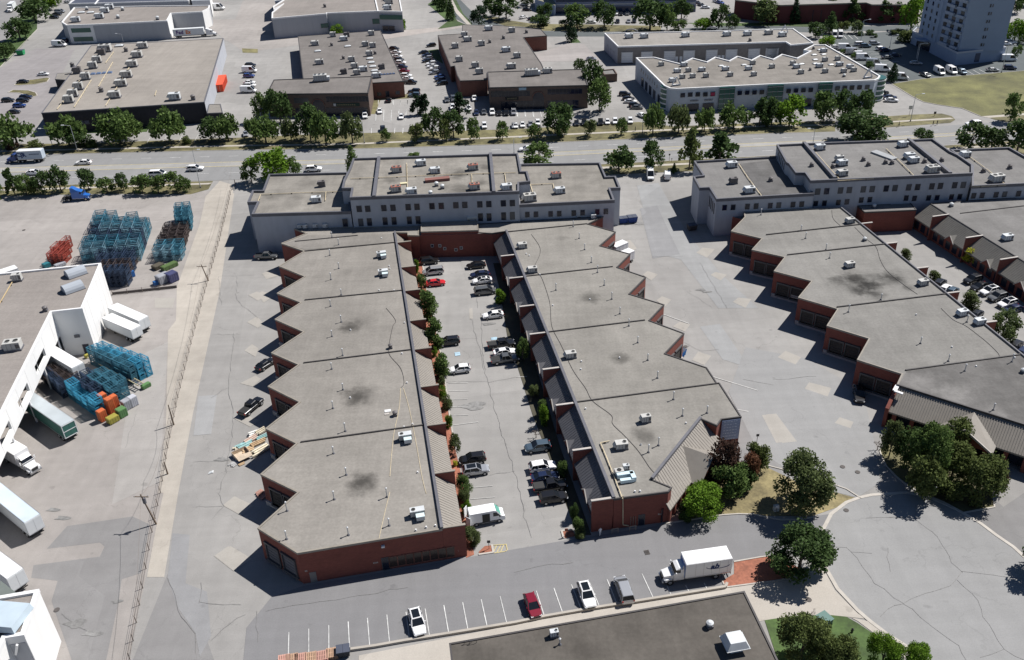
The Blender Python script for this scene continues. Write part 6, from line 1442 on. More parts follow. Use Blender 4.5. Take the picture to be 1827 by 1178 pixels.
def heading(t, x, y, h, v):
    if isinstance(h, str): return HD[h]
    if isinstance(h, tuple):
        q = W(t, x+h[0], y+h[1], 0)-v; return math.atan2(q.y, q.x)
    return h
def cars(ctx, group, rows, order='left', s=1.0):
    for t, x, y, h, kind, col in rows:
        sun_ = kind.endswith('+'); kind = kind.rstrip('+')
        v = W(t, x, y, .6); v = Vector((v.x, v.y, .045))
        o = place_car(kind, col, v, heading(t, x, y, h, W(t, x, y, 0)), s=s)
        if sun_: SUNR.append((o, kind))
        later(o, '%s %s' % (col, kind.replace('suv', 'SUV')), ctx, {'cargo van': 'van', 'small van': 'van', 'pickup': 'pickup truck'}.get(kind, 'car'), group, order)
cars('on the courtyard left side', 'cars along the left side of the courtyard', [('A', 140, 140, 'E', 'suv', 'black'), ('A', 175, 240, 'W', 'minivan', 'silver'), ('A', 198, 348, 'E', 'sedan', 'red'), ('A', 325, 912, 'W', 'suv', 'black'),
     ('C', 150, 70, 'W', 'hatchback', 'white'), ('C', 232, 662, 'W', 'suv', 'black'), ('C', 253, 735, 'E', 'suv+', 'silver')], 'near')
cars('on the courtyard right side', 'cars along the right side of the courtyard', [('A', 585, 180, 'W', 'sedan', 'black'), ('A', 622, 268, 'W', 'sedan', 'navy'), ('A', 645, 325, 'W', 'sedan+', 'white'), ('A', 672, 428, 'E', 'minivan', 'grey'), ('A', 748, 655, 'W', 'sedan', 'white'),
     ('A', 825, 935, 'E', 'pickup', 'black'), ('A', 858, 1010, 'E', 'sedan', 'white'), ('A', 860, 1080, 'E', 'pickup', 'grey'), ('C', 660, 582, 'W', 'suv', 'slate'), ('C', 692, 712, 'E', 'suv', 'white'), ('C', 708, 778, 'E', 'sedan', 'navy'), ('C', 740, 838, 'E', 'pickup', 'black'), ('C', 762, 915, 'E', 'suv', 'black')], 'near')
cars('on the south parking strip', 'cars on the south parking strip', [('E', 392, 555, (80, 300), 'suv+', 'white'), ('E', 1645, 370, (110, 300), 'hatchback', 'dark red'), ('o', 497, 725, (60, 170), 'suv+', 'white'), ('o', 757, 685, (-60, -170), 'minivan', 'silver')])
cars('beside the sawtooth docks of the west brick block', None, [('i', 1760, 575, (90, -75), 'pickup', 'black'), ('0', 474, 650, (90, -60), 'sedan', 'black'), ('f', 60, 815, (100, -2), 'pickup', 'grey')], s=1.0)
cars('by the shaded docks of the right brick block', None, [('l', 650, 610, (10, 80), 'suv', 'black')])
cars('on the arterial road', 'cars on the arterial road', [('a', 583, 1140, (-100, 4), 'sedan', 'white'), ('e', 240, 72, (100, -4), 'sedan', 'white'), ('e', 1110, 82, (100, -4), 'minivan', 'white'), ('e', 1370, 45, (100, -4), 'suv', 'white'), ('f', 392, 205, (100, -4), 'suv', 'white'), ('c', 78, 1045, (-100, 6), 'sedan', 'white'), ('d', 1450, 870, (-100, 8), 'suv', 'white')], s=1.08)
cars('at the far end of the drive', 'vans at the north end of the drive', [('g', 942, 250, (12, 80), 'cargo van', 'white'), ('g', 1062, 252, (-6, -80), 'small van', 'white')])
RC = 'between the far right blocks'
cars(RC, 'cars between the far right blocks', [('B', 560, 350, (-80, 25), 'suv', 'black'), ('B', 635, 420, (-80, 25), 'sedan', 'black'), ('B', 735, 470, (-80, 25), 'suv+', 'white'), ('B', 820, 530, (-80, 25), 'suv', 'grey'), ('B', 925, 600, (-80, 25), 'suv+', 'white'), ('B', 985, 660, (-80, 25), 'sedan', 'navy'),
     ('B', 215, 390, (60, -50), 'suv', 'black'), ('B', 270, 445, (60, -50), 'sedan', 'white'), ('B', 345, 470, (60, -50), 'sedan', 'slate'), ('B', 600, 712, (60, -50), 'sedan', 'black'), ('B', 1010, 1040, (60, -50), 'suv', 'black'), ('B', 1085, 1110, (60, -50), 'sedan', 'navy')], 'near')
W1 = [(25, 258, 'suv', 'black'), (50, 300, 'sedan', 'white'), (62, 350, 'sedan', 'white'), (80, 390, 'sedan', 'black'), (105, 430, 'suv', 'white'), (125, 480, 'sedan', 'navy'), (150, 532, 'sedan', 'dark red'), (175, 590, 'suv', 'white'), (190, 625, 'sedan', 'white'), (222, 672, 'pickup', 'black')]
cars('right of the left brown block', 'cars beside the left brown block', [('w', x, y, (100, 3), k, c) for x, y, k, c in W1], 'near', s=.96)
cars('beside the left brown block corner', None, [('w', 268, 785, (-100, 0), 'suv', 'black'), ('w', 270, 832, (-100, 0), 'suv', 'slate')])
W2 = [(480, 215, 'suv', 'black'), (385, 300, 'sedan', 'black'), (425, 335, 'sedan', 'navy'), (435, 375, 'suv', 'silver'), (430, 405, 'sedan', 'black'), (480, 440, 'suv', 'white'), (490, 470, 'sedan', 'white'), (525, 500, 'suv', 'white'), (520, 552, 'suv', 'silver'), (585, 598, 'sedan', 'blue'), (590, 640, 'suv', 'navy'), (615, 685, 'suv', 'black')]
cars('left of the right brown block', 'cars beside the right brown block', [('w', x, y, (-100, 12), k, c) for x, y, k, c in W2], 'near', s=.94)
cars('by the pine between brown blocks', None, [('w', 675, 888, (8, 60), 'sedan', 'grey'), ('w', 757, 880, (8, 60), 'suv', 'grey'), ('w', 1015, 870, (8, 60), 'sedan', 'white'), ('w', 745, 975, (10, 60), 'sedan', 'white'), ('w', 945, 990, (10, 60), 'sedan', 'white')])
cars('facing the arched brown buildings', 'cars in front of the brown buildings', [('w', 1040, 1045, (5, 60), 'sedan', 'navy'), ('w', 1132, 1038, (5, 60), 'sedan', 'grey'), ('w', 1235, 1045, (5, 60), 'suv', 'white'), ('w', 1320, 1050, (5, 60), 'sedan', 'black'), ('w', 1410, 1050, (5, 60), 'suv', 'black'), ('w', 1500, 1045, (5, 60), 'suv', 'silver'),
     ('b', 918, 700, (3, -60), 'suv', 'black'), ('b', 853, 778, (3, 60), 'sedan', 'white'), ('b', 750, 812, (3, 60), 'suv', 'white'), ('w', 110, 1095, (-10, 60), 'sedan', 'white')], s=.95)
cars('in the front row by the verge', 'cars parked along the north verge', [('b', 595, 925, (3, 60), 'sedan', 'silver'), ('b', 875, 908, (3, 60), 'suv', 'black'), ('b', 258, 925, (3, 60), 'sedan', 'white'), ('b', 205, 930, (3, 60), 'sedan', 'black'), ('b', 1587, 882, (3, 60), 'suv', 'white'), ('b', 1795, 880, (3, 60), 'sedan', 'silver'), ('b', 680, 925, (3, 60), 'sedan', 'white'),
     ('c', 0, 880, (5, 60), 'sedan', 'white'), ('c', 48, 873, (5, 60), 'sedan', 'white'), ('c', 105, 868, (5, 60), 'sedan', 'silver'), ('c', 155, 862, (5, 60), 'suv', 'white'), ('c', 427, 862, (5, 60), 'sedan', 'black'), ('c', 480, 860, (5, 60), 'suv', 'black'), ('c', 595, 858, (5, 60), 'suv', 'black'), ('c', 643, 852, (5, 60), 'sedan', 'white'), ('c', 697, 852, (5, 60), 'suv', 'white'), ('c', 750, 850, (5, 60), 'sedan', 'white'), ('c', 803, 848, (5, 60), 'suv', 'white'), ('a', 1720, 938, (3, 60), 'sedan', 'silver')], s=.92)
cars('left of the zigzag building', 'cars left of the zigzag building', [('c', 765, 660, (100, 2), 'suv', 'black'), ('c', 790, 690, (100, 2), 'sedan', 'black'), ('c', 805, 710, (100, 2), 'sedan', 'white'), ('c', 835, 738, (100, 2), 'suv', 'black'), ('c', 850, 752, (100, 2), 'sedan', 'grey'), ('c', 885, 808, (60, 30), 'sedan', 'white'), ('c', 530, 412, (100, -2), 'sedan', 'silver')], 'near', s=.95)
cars('in the top left lot', 'cars in the top left lot', [('a', 303, 520, (100, -5), 'sedan', 'white'), ('a', 160, 572, (100, -5), 'sedan', 'black'), ('a', 182, 682, (100, -5), 'suv', 'navy'), ('a', 160, 706, (100, -5), 'suv', 'black'), ('a', 137, 742, (100, -5), 'suv', 'blue'), ('a', 57, 704, (100, -5), 'suv', 'black'), ('a', 97, 784, (100, -5), 'sedan', 'black')], s=1.0)
cars('beside the green glass corner, top left', None, [('a', 418, 318, (100, 0), 'cargo van', 'white'), ('a', 440, 288, (-100, 0), 'suv', 'navy'), ('a', 420, 82, (100, 0), 'minivan', 'silver'), ('a', 400, 100, (100, 0), 'sedan', 'black'), ('a', 380, 122, (100, 0), 'sedan', 'black'), ('a', 480, 14, (100, 0), 'sedan', 'white')], s=1.1)
cars('right of the tan warehouse', 'cars right of the big tan warehouse', [('a', 1755, 458, (100, 0), 'suv', 'black'), ('a', 1750, 498, (100, 0), 'cargo van', 'white'), ('a', 1745, 533, (100, 0), 'suv', 'blue'), ('a', 1748, 578, (100, 0), 'sedan', 'white'), ('a', 1752, 600, (100, 0), 'suv', 'white'), ('a', 1742, 638, (100, 0), 'cargo van', 'white')], 'near', s=1.0)
cars('near the white warehouse dock at the top', None, [('a', 1525, 62, (100, 0), 'cargo van', 'white')], s=1.3)
cars('by the dark glass office', 'cars by the dark glass office', [('x', 215, 48, (100, 0), 'sedan', 'white'), ('x', 245, 106, (100, 0), 'sedan', 'black'), ('x', 205, 188, (100, -25), 'sedan', 'white'), ('x', 300, 205, (100, -10), 'sedan', 'black'), ('x', 380, 197, (100, -10), 'suv', 'black'), ('x', 1213, 148, (5, 60), 'suv', 'white'), ('x', 1265, 152, (5, 60), 'sedan', 'black'), ('x', 1335, 148, (5, 60), 'sedan', 'grey'), ('x', 945, 240, (100, 0), 'sedan', 'white'), ('x', 1230, 233, (5, 60), 'sedan', 'black'), ('x', 1350, 232, (5, 60), 'sedan', 'silver'), ('x', 1410, 230, (5, 60), 'suv', 'black'),
     ('x', 600, 128, (100, 0), 'sedan', 'black')], s=1.0)
cars('by the top brick block', 'cars by the red brick block', [('y', 345, 12, (90, 25), 'sedan', 'white'), ('y', 385, 26, (90, 25), 'sedan', 'black'), ('y', 430, 52, (90, 25), 'sedan', 'black'), ('y', 480, 80, (100, 0), 'sedan', 'white'), ('y', 600, 14, (90, 20), 'sedan', 'white'), ('y', 640, 28, (90, 20), 'sedan', 'blue'), ('y', 680, 68, (90, 20), 'sedan', 'black'), ('y', 1335, 200, (100, 0), 'sedan', 'grey'), ('y', 1535, 196, (100, 0), 'sedan', 'white'), ('y', 1583, 186, (100, 0), 'suv', 'white'), ('y', 1670, 190, (100, 0), 'suv', 'white')], s=1.0)
cars('in the tower lot', 'vans and cars in the tower lot', [('z', 675, 262, (6, 60), 'cargo van', 'white'), ('z', 755, 258, (6, 60), 'cargo van', 'white'), ('z', 1030, 375, (100, 0), 'minivan', 'white'), ('z', 1100, 398, (100, 0), 'suv', 'slate'), ('z', 1220, 362, (100, 0), 'suv', 'silver'),
     ('z', 690, 412, (100, 0), 'sedan', 'white'), ('z', 820, 430, (100, 0), 'cargo van', 'white'), ('z', 920, 490, (100, 0), 'cargo van', 'silver'), ('z', 1025, 512, (100, 0), 'small van', 'white'), ('z', 1065, 565, (100, 0), 'cargo van', 'white'), ('z', 1210, 640, (100, 5), 'cargo van', 'silver'), ('z', 1330, 722, (100, 5), 'cargo van', 'white'), ('z', 1570, 832, (100, 5), 'cargo van', 'white'),
     ('z', 1360, 455, (100, -10), 'suv', 'navy'), ('z', 1310, 435, (100, -10), 'suv', 'white'), ('z', 1395, 550, (100, -5), 'sedan', 'grey'), ('z', 1500, 520, (100, -5), 'sedan', 'navy')], s=1.0)
cars('in front of the tower', 'cars in front of the tower', [('F', 270, 885, (100, 3), 'sedan', 'silver'), ('F', 400, 1050, (80, 30), 'sedan', 'grey'), ('F', 595, 1015, (80, 45), 'cargo van', 'white'), ('F', 765, 1005, (80, 45), 'cargo van', 'white'), ('F', 915, 1010, (80, 40), 'suv', 'slate'), ('F', 1345, 980, (100, 0), 'sedan', 'silver'), ('F', 1590, 952, (100, 5), 'suv', 'navy'), ('F', 1530, 560, (100, 0), 'small van', 'white'), ('F', 1530, 612, (100, 0), 'sedan', 'white'), ('F', 1600, 595, (100, 0), 'suv', 'white'), ('F', 1570, 835, (100, 0), 'cargo van', 'white'), ('F', 1770, 100, (100, 0), 'sedan', 'navy')], s=1.0)
cars('at the rounded right corner of the zigzag building', None, [('d', 813, 650, (100, 3), 'suv', 'black'), ('d', 868, 682, (100, 3), 'sedan', 'navy'), ('d', 878, 702, (100, 3), 'sedan', 'white')])
for o in CARP.values():                       # every kind's own first body stands in the lot at the left of the tan roof
    pass
bpy.context.view_layer.update()
for o, col in PEND: paint_car(o, col)
for o, kind in SUNR:
    (xa, za), (xb, zb), (xc, zc), _ = SHAPES[kind]['cab']; wt = SHAPES[kind]['w'][1]; d_ = (zc-zb)/(xc-xb)
    x0_, x1_ = xb+.35, xc-.15; MB().hexa([(x0_, -wt+.2, zb+d_*.35+.035), (x1_, -wt+.2, zc+.035), (x1_, wt-.2, zc+.035), (x0_, wt-.2, zb+d_*.35+.035)], [(x0_, -wt+.2, zb+d_*.35+.055), (x1_, -wt+.2, zc+.05), (x1_, wt-.2, zc+.05), (x0_, wt-.2, zb+d_*.35+.055)], CGL).build('sunroof', o, loc=(0, 0, 0))
for r in CARP.values():
    for c in list(r.children): bpy.data.objects.remove(c)
    bpy.data.objects.remove(r)
bpy.context.view_layer.update()
# ---- trucks
TW_ = mat('truck_white', (.72, .72, .72), var=.02, rough=.4); TB = mat('truck_blue_shade', (.08, .16, .4), var=0, rough=.4); CHR = mat('bumper_steel', (.45, .46, .48), var=.05, rough=.3, metal=.8)
BLUEI = mat('logo_navy', (.01, .03, .12), var=0); PURPLE = mat('logo_purple', (.08, .02, .16), var=0); ORANGE = mat('logo_orange', (.6, .15, .02), var=0)
def text(body, size, loc, rot, m, root, name, parent, bold=False, shear=0.0):
    cu = bpy.data.curves.new(name, 'FONT'); cu.body = body; cu.size = size; cu.extrude = .01; cu.shear = shear; cu.align_x = 'CENTER'; cu.align_y = 'CENTER'
    if bold: cu.offset = .03*size
    cu.resolution_u = 2
    o = bpy.data.objects.new(name, cu); sc.collection.objects.link(o)
    dg = bpy.context.evaluated_depsgraph_get(); me = bpy.data.meshes.new_from_object(o.evaluated_get(dg))
    bpy.data.objects.remove(o); me.materials.clear(); me.materials.append(m)
    p = bpy.data.objects.new(name, me); sc.collection.objects.link(p); p.parent = parent; p.location = loc; p.rotation_euler = rot
    return p
def wheels(r, xs, hw, R_=.5, dual=False):
    for x in xs:
        for s in (-1, 1):
            mb = MB(); mb.cyl((x, s*(hw-(.5 if dual else .28)), R_), (x, s*hw, R_), R_, R_, 16, TYRE); mb.cyl((x, s*(hw-.02), R_), (x, s*(hw+.03), R_), R_*.58, R_*.5, 10, RIM); mb.build('wheel', r, loc=(0, 0, 0))
def cab(r, x, m, sleeper=0.0, roofm=None):
    """conventional bonneted cab, front end at x"""
    mb = MB()
    mb.hexa([(x-1.5, -.95, .75), (x, -.8, .7), (x, .8, .7), (x-1.5, .95, .75)], [(x-1.5, -.9, 1.75), (x-.15, -.7, 1.45), (x-.15, .7, 1.45), (x-1.5, .9, 1.75)], m)
    for s in (-1, 1): mb.hexa([(x-1.35, s*.8, .7), (x-.25, s*.8, .7), (x-.25, s*1.15, .7), (x-1.35, s*1.15, .7)][::s], [(x-1.2, s*.75, 1.2), (x-.35, s*.75, 1.15), (x-.35, s*1.1, 1.1), (x-1.2, s*1.1, 1.15)][::s], m)
    mb.box((x-2.3-sleeper/2, 0, 1.45), (1.6+sleeper, 2.1, 1.4), m); mb.build('bonnet', r, loc=(0, 0, 0))
    mb = MB(); mb.hexa([(x-3.1-sleeper, -1.02, 2.15), (x-1.45, -1.0, 2.0), (x-1.45, 1.0, 2.0), (x-3.1-sleeper, 1.02, 2.15)], [(x-3.05-sleeper, -.92, 2.75), (x-2.0, -.9, 2.72), (x-2.0, .9, 2.72), (x-3.05-sleeper, .92, 2.75)], CGL); mb.build('cab_glass', r, loc=(0, 0, 0))
    mb = MB(); mb.hexa([(x-3.1-sleeper, -.98, 2.7), (x-1.85, -.95, 2.68), (x-1.85, .95, 2.68), (x-3.1-sleeper, .98, 2.7)], [(x-3.05-sleeper, -.85, 2.95+sleeper*.5), (x-2.3, -.85, 2.9), (x-2.3, .85, 2.9), (x-3.05-sleeper, .85, 2.95+sleeper*.5)], m)
    mb.box((x-2.75-sleeper/2, 0, 2.35), (.5+sleeper, 2.08, .9), m); mb.build('cab', r, loc=(0, 0, 0))
    mb = MB(); mb.box((x+.05, 0, .62), (.2, 2.1, .3), CHR); mb.build('bumper', r, loc=(0, 0, 0))
    mb = MB(); mb.box((x-.02, 0, 1.08), (.1, 1.1, .5), TRIM); mb.build('grille', r, loc=(0, 0, 0))
    for s in (-1, 1):
        mb = MB(); mb.box((x-.28, s*.88, .98), (.22, .3, .2), LAMPW); mb.build('headlight', r, loc=(0, 0, 0))
        mb = MB(); mb.box((x-1.75, s*1.3, 2.2), (.12, .22, .55), m); mb.bar((x-1.75, s*1.0, 2.0), (x-1.75, s*1.3, 2.1), .05, .05, TRIM); mb.build('mirror', r, loc=(0, 0, 0))
def cargo(r, x0, x1, z0, z1, hw, m, roofm=None, name='cargo_box'):
    mb = MB(); mb.box(((x0+x1)/2, 0, (z0+z1)/2), (x1-x0, 2*hw, z1-z0), m)
    mb.box(((x0+x1)/2, 0, z1+.02), (x1-x0-.1, 2*hw-.1, .05), roofm or m)
    for s in (-1, 1):
        mb.box(((x0+x1)/2, s*hw, z1-.05), (x1-x0, .06, .12), CHR if m != TW_ else m); mb.box(((x0+x1)/2, s*hw, z0+.06), (x1-x0, .07, .14), CHR)
        for k in range(int((x1-x0)/1.2)): mb.box((x0+.6+k*1.2, s*(hw+.004), (z0+z1)/2), (.03, .015, z1-z0-.4), FINCAP if m == TW_ else m)
    for s in (-1, 1): mb.box((x0-.02, s*hw*.5, (z0+z1)/2), (.04, hw*.96, z1-z0-.3), m)
    mb.build(name, r, loc=(0, 0, 0))
def chassis(r, x0, x1, z=.85):
    mb = MB()
    for s in (-1, 1): mb.box(((x0+x1)/2, s*.42, z), (x1-x0, .1, .26), TRIM)
    for k in range(5): mb.box((x0+(x1-x0)*k/4, 0, z), (.1, .9, .15), TRIM)
    mb.box((x0-.1, 0, .55), (.12, 2.0, .14), TRIM); mb.build('chassis', r, loc=(0, 0, 0))
def at_px(t, x, y): v = W(t, x, y, 0); return Vector((v.x, v.y, .045))
def dirpx(t, x0, y0, x1, y1): q = W(t, x1, y1)-W(t, x0, y0); return math.atan2(q.y, q.x)
# white box truck on the south strip, front to the left
fr, rr = W('o', 1035, 665), W('o', 1515, 595)
a = math.atan2((fr-rr).y, (fr-rr).x); Lt = (fr-rr).length
c = fr; r = thing('box_truck', (rr.x, rr.y, .03), a)
r.location = Vector((rr.x, rr.y, .03))+Vector((-math.sin(a), math.cos(a), 0))*(-1.2)
sgn = -1 if (Vector((0, 0, 0))-rr).dot(Vector((-math.sin(a), math.cos(a), 0))) > 0 else 1
r.location = Vector((rr.x, rr.y, .03))+Vector((-math.sin(a), math.cos(a), 0))*(1.2*sgn)
cab(r, Lt, TW_); cargo(r, .3, Lt-3.15, 1.1, 3.85, 1.28, TW_); chassis(r, .3, Lt-1.5); wheels(r, (Lt-1.0,), 1.18, .5); wheels(r, (2.5,), 1.2, .5, True)
mb = MB(); mb.hexa([(Lt-3.14, -1.1, 1.2), (Lt-3.05, -1.1, 1.2), (Lt-3.05, 1.1, 1.2), (Lt-3.14, 1.1, 1.2)], [(Lt-3.14, -1.1, 3.5), (Lt-3.05, -1.0, 3.2), (Lt-3.05, 1.0, 3.2), (Lt-3.14, 1.1, 3.5)], TB); mb.build('box_front_panel', r, loc=(0, 0, 0))
mb = MB(); mb.cyl((Lt-2.9, -.95*sgn, 1.2), (Lt-2.9, -.95*sgn, 3.4), .07, .07, 8, CHR); mb.build('exhaust_stack', r, loc=(0, 0, 0))
ysd = -1.30*sgn*-1; ysd = 1.30*(-sgn)
rotz = 0 if ysd < 0 else math.pi
text('ab', 1.35, (2.9, ysd+(-.01 if ysd < 0 else .01), 2.75), (math.pi/2, 0, rotz), BLUEI, None, 'logo_lettering', r, bold=True, shear=.3)
mb = MB(); P = [(2.4+1.7*math.cos(u), 2.72+.42*math.sin(u)) for u in [math.pi*(.95+.09*k) for k in range(13)]]
dr = 1 if ysd < 0 else -1
for (xa, za), (xb, zb) in zip(P, P[1:]): mb.bar((2.4+(xa-2.4)*dr, ysd*1.008, za), (2.4+(xb-2.4)*dr, ysd*1.008, zb), .02, .07, BLUEI)
mb.build('logo_swoosh', r, loc=(0, 0, 0))
tag(r, 'white box truck with a dark blue ab logo parked on the south strip', 'truck')
# panel van with its side door open
v0_, v1_ = W('C', 215, 1105), W('C', 430, 1070)
# semi trailers and trucks
def semi(t, x0, y0, x1, y1, m, roofm, label, z1=3.9, L_=None, cabm=None, name='semi_trailer', sleeper=1.2, hw=1.28):
    """rear ground point to front ground point"""
    a0, a1 = W(t, x0, y0), W(t, x1, y1); a = math.atan2((a1-a0).y, (a1-a0).x); Ln = L_ or (a1-a0).length
    r = thing(name, (a0.x, a0.y, .03), a)
    Lb = Ln-(5.2+sleeper-1.2 if cabm else 0)
    cargo(r, 0, Lb, 1.15, z1, hw, m, roofm); chassis(r, .3, Ln-(1.5 if cabm else .5))
    wheels(r, (1.4, 2.7), 1.2, .5, True)
    if cabm: cab(r, Ln, cabm, sleeper); wheels(r, (Ln-1.0,), 1.15); wheels(r, (Lb+.2, Lb-1.1), 1.2, .5, True)
    else:
        mb = MB()
        for s in (-1, 1): mb.box((Lb-2.6, s*.8, .55), (.14, .14, 1.1), TRIM)
        mb.build('landing_gear', r, loc=(0, 0, 0))
    return tag(r, label, 'trailer' if not cabm else 'truck')
GRN = mat('trailer_green', (.03, .12, .10), var=.1, rough=.5); PALEB = mat('trailer_pale_roof', (.48, .55, .62), var=.08, scale=.3, rough=.5); TWH = mat('trailer_white', (.62, .64, .65), var=.04, rough=.5); PALEG = mat('trailer_grey_roof', (.4, .44, .46), var=.08, rough=.5)
r = semi('s', 388, 990, 150, 822, GRN, PALEG, 'long dark green trailer backed under the left white warehouse', L_=14.5)
mb = MB(); mb.box((-.05, 0, 2.5), (.06, 2.5, .12), TWH)
for s in (-1, 1): mb.box((-.05, s*1.22, 2.5), (.08, .12, 2.7), TWH)
mb.box((-.05, 0, 3.85), (.08, 2.5, .12), TWH); mb.box((-.05, 0, 1.2), (.08, 2.5, .12), TWH); mb.build('rear_frame', r, loc=(0, 0, 0))
semi('t', 255, 388, -60, 130, TWH, PALEB, 'white trailer with a pale blue roof at the left edge, south of the green one', L_=14)
semi('t', 150, 745, -120, 540, TWH, TW_, 'white trailer half hidden by the bottom left white building', L_=13)
semi('s', 775, 425, 560, 330, TWH, TW_, 'white trailer backed toward the right wall of the left warehouse, farthest right', L_=11, z1=3.6)
semi('s', 735, 470, 540, 385, TWH, TW_, 'white trailer lying between the blue racks and the farthest right trailer', L_=10, z1=3.4)
semi('s', 440, 690, 225, 560, TWH, TW_, 'short white trailer roof beside the dark crate stacks under the fascia', L_=13, z1=4.3)
semi('e', 150, 830, 60, 860, TWH, TW_, 'white trailer poking out behind the left warehouse, right of its twin', L_=12, z1=3.9)
semi('e', 30, 850, -90, 880, TWH, TW_, 'white trailer at the left edge behind the left warehouse', L_=12, z1=3.9)
# white box truck under the fascia
a0, a1 = W('s', 30, 1055), W('s', 205, 1160); a = math.atan2((a1-a0).y, (a1-a0).x)
r = thing('box_truck', (a0.x, a0.y, .03), a); Lt = 9.2
r.location = W('s', 195, 1165)-Vector((math.cos(a), math.sin(a), 0))*Lt; r.location.z = .03
cab(r, Lt, TW_); cargo(r, 0, Lt-3.0, 1.1, 3.7, 1.25, TW_); chassis(r, 0, Lt-1.5); wheels(r, (Lt-1.0, 2.0), 1.18); tag(r, 'white box truck nosing out from under the left warehouse fascia', 'truck')
# tractor trailer at the top left dock
r = semi('a', 1225, 268, 1520, 250, TWH, TWH, 'white tractor trailer at the dock of the top left warehouse', cabm=TW_, z1=4.1, name='tractor_trailer', sleeper=1.5)
dy = 1 if (Vector((0, 0, 0))-Vector(r.location)).dot(Vector((-math.sin(r.rotation_euler.z), math.cos(r.rotation_euler.z), 0))) > 0 else -1
text('Fed', 2.3, (3.0, dy*1.34, 2.6), (math.pi/2, 0, 0 if dy < 0 else math.pi), PURPLE, None, 'side_lettering', r, bold=True)
text('Ex', 2.3, (6.9, dy*1.34, 2.6), (math.pi/2, 0, 0 if dy < 0 else math.pi), ORANGE, None, 'side_lettering', r, bold=True)
# delivery truck on the road with its script mark
r = semi('a', 318, 1128, 60, 1140, mat('box_pale_blue', (.42, .48, .55), var=.03, rough=.5), TWH, 'pale blue-grey delivery truck with a black scribbled mark on the road', cabm=mat('cab_navy', (.03, .06, .2), var=0, rough=.4), z1=3.9, name='delivery_truck', sleeper=0)
dy = 1 if (Vector((0, 0, 0))-Vector(r.location)).dot(Vector((-math.sin(r.rotation_euler.z), math.cos(r.rotation_euler.z), 0))) > 0 else -1
text('CJR', 1.9, (6.3, dy*1.33, 2.7), (math.pi/2, 0, 0 if dy < 0 else math.pi), BLUEI, None, 'side_lettering', r, bold=True, shear=-.2)
mb = MB()
for k in range(8): mb.box((.9+.4*k, dy*1.32, 2.8), (.28, .03, .34), mat('faint_lettering', (.12, .14, .2), var=0))
mb.build('side_lettering', r, loc=(0, 0, 0))
# white truck top left
r = semi('a', 105, 60, 0, 150, TWH, TWH, 'white box truck on the street at the top left corner', cabm=TW_, z1=3.9, name='box_truck', sleeper=0, L_=12)
# blue tractor
a0, a1 = W('e', 440, 268), W('e', 640, 258); a = math.atan2((a1-a0).y, (a1-a0).x)
BL = mat('tractor_blue', (.02, .12, .42), var=0, rough=.35, coat=.5)
r = thing('tractor_unit', (a0.x, a0.y, .03), a); Lt = (a1-a0).length; cab(r, Lt, BL, 1.8); chassis(r, .2, Lt-1.5); wheels(r, (Lt-1.1,), 1.15); wheels(r, (1.0, 2.3), 1.2, .5, True)
mb = MB(); mb.hexa([(Lt-4.9, -1.1, 2.7), (Lt-2.4, -1.0, 2.7), (Lt-2.4, 1.0, 2.7), (Lt-4.9, 1.1, 2.7)], [(Lt-4.9, -1.0, 4.0), (Lt-4.2, -.8, 3.9), (Lt-4.2, .8, 3.9), (Lt-4.9, 1.0, 4.0)], BL); mb.build('roof_fairing', r, loc=(0, 0, 0))
tag(r, 'bright blue tractor unit without trailer under the trees of the left yard', 'truck')
# trucks behind the east block
for t_, x, y, lab in (('g', 725, 730, 'white box van body showing behind the east block docks'), ('g', 768, 790, 'white step van backed to the east block docks')):
    v = at_px(t_, x, y+70); r = thing('box_van', v, HD['W']+.5); cargo(r, -2, 2.2, .8, 2.9, 1.05, TW_); wheels(r, (-1.2, 2.6), 1.0, .4); mb = MB(); mb.hexa([(2.2, -1, .6), (3.7, -.95, .6), (3.7, .95, .6), (2.2, 1, .6)], [(2.2, -.95, 2.3), (2.8, -.9, 2.2), (2.8, .9, 2.2), (2.2, .95, 2.3)], TW_); mb.build('cab', r, loc=(0, 0, 0))
    mb = MB(); mb.hexa([(2.85, -.93, 1.3), (3.45, -.93, 1.3), (3.45, .93, 1.3), (2.85, .93, 1.3)], [(2.5, -.9, 2.25), (2.82, -.9, 2.22), (2.82, .9, 2.22), (2.5, .9, 2.25)], CGL); mb.build('windscreen', r, loc=(0, 0, 0)); tag(r, lab, 'truck')
# courtyard cargo van (own build: side door open)
v0_, v1_ = W('C', 222, 1112), W('C', 440, 1072)
vd = (v1_-v0_); a = math.atan2(vd.y, vd.x); n_ = Vector((-math.sin(a), math.cos(a), 0)); n_ = n_ if n_.y > 0 else -n_
r = thing('cargo_van', (v0_+vd*.5+n_*1.0), a)
WV = mat('van_white', (.8, .81, .82), var=0, rough=.35, coat=.4)
prof = [(-2.85, .45), (-2.85, 2.45), (-2.7, 2.6), (1.1, 2.6), (1.45, 2.5), (2.25, 1.45), (2.8, 1.2), (2.9, .8), (2.85, .45)]
mb = MB()
A_v = [(x, -.98 if z < 1.5 else -.9, z) for x, z in prof]; B_v = [(x, .98 if z < 1.5 else .9, z) for x, z in prof]
n = len(prof); mb.grid(A_v+B_v, [(i, (i+1) % n, n+(i+1) % n, n+i) for i in range(n)]+[tuple(range(n-1, -1, -1)), tuple(range(n, 2*n))], WV); mb.build('body', r, loc=(0, 0, 0))
mb = MB(); mb.hexa([(1.5, -.8, 2.46), (2.2, -.85, 1.55), (2.2, .85, 1.55), (1.5, .8, 2.46)], [(1.53, -.8, 2.5), (2.25, -.85, 1.58), (2.25, .85, 1.58), (1.53, .8, 2.5)], mat('windscreen_green', (.08, .3, .24), var=0, rough=.1)); mb.build('windscreen', r, loc=(0, 0, 0))
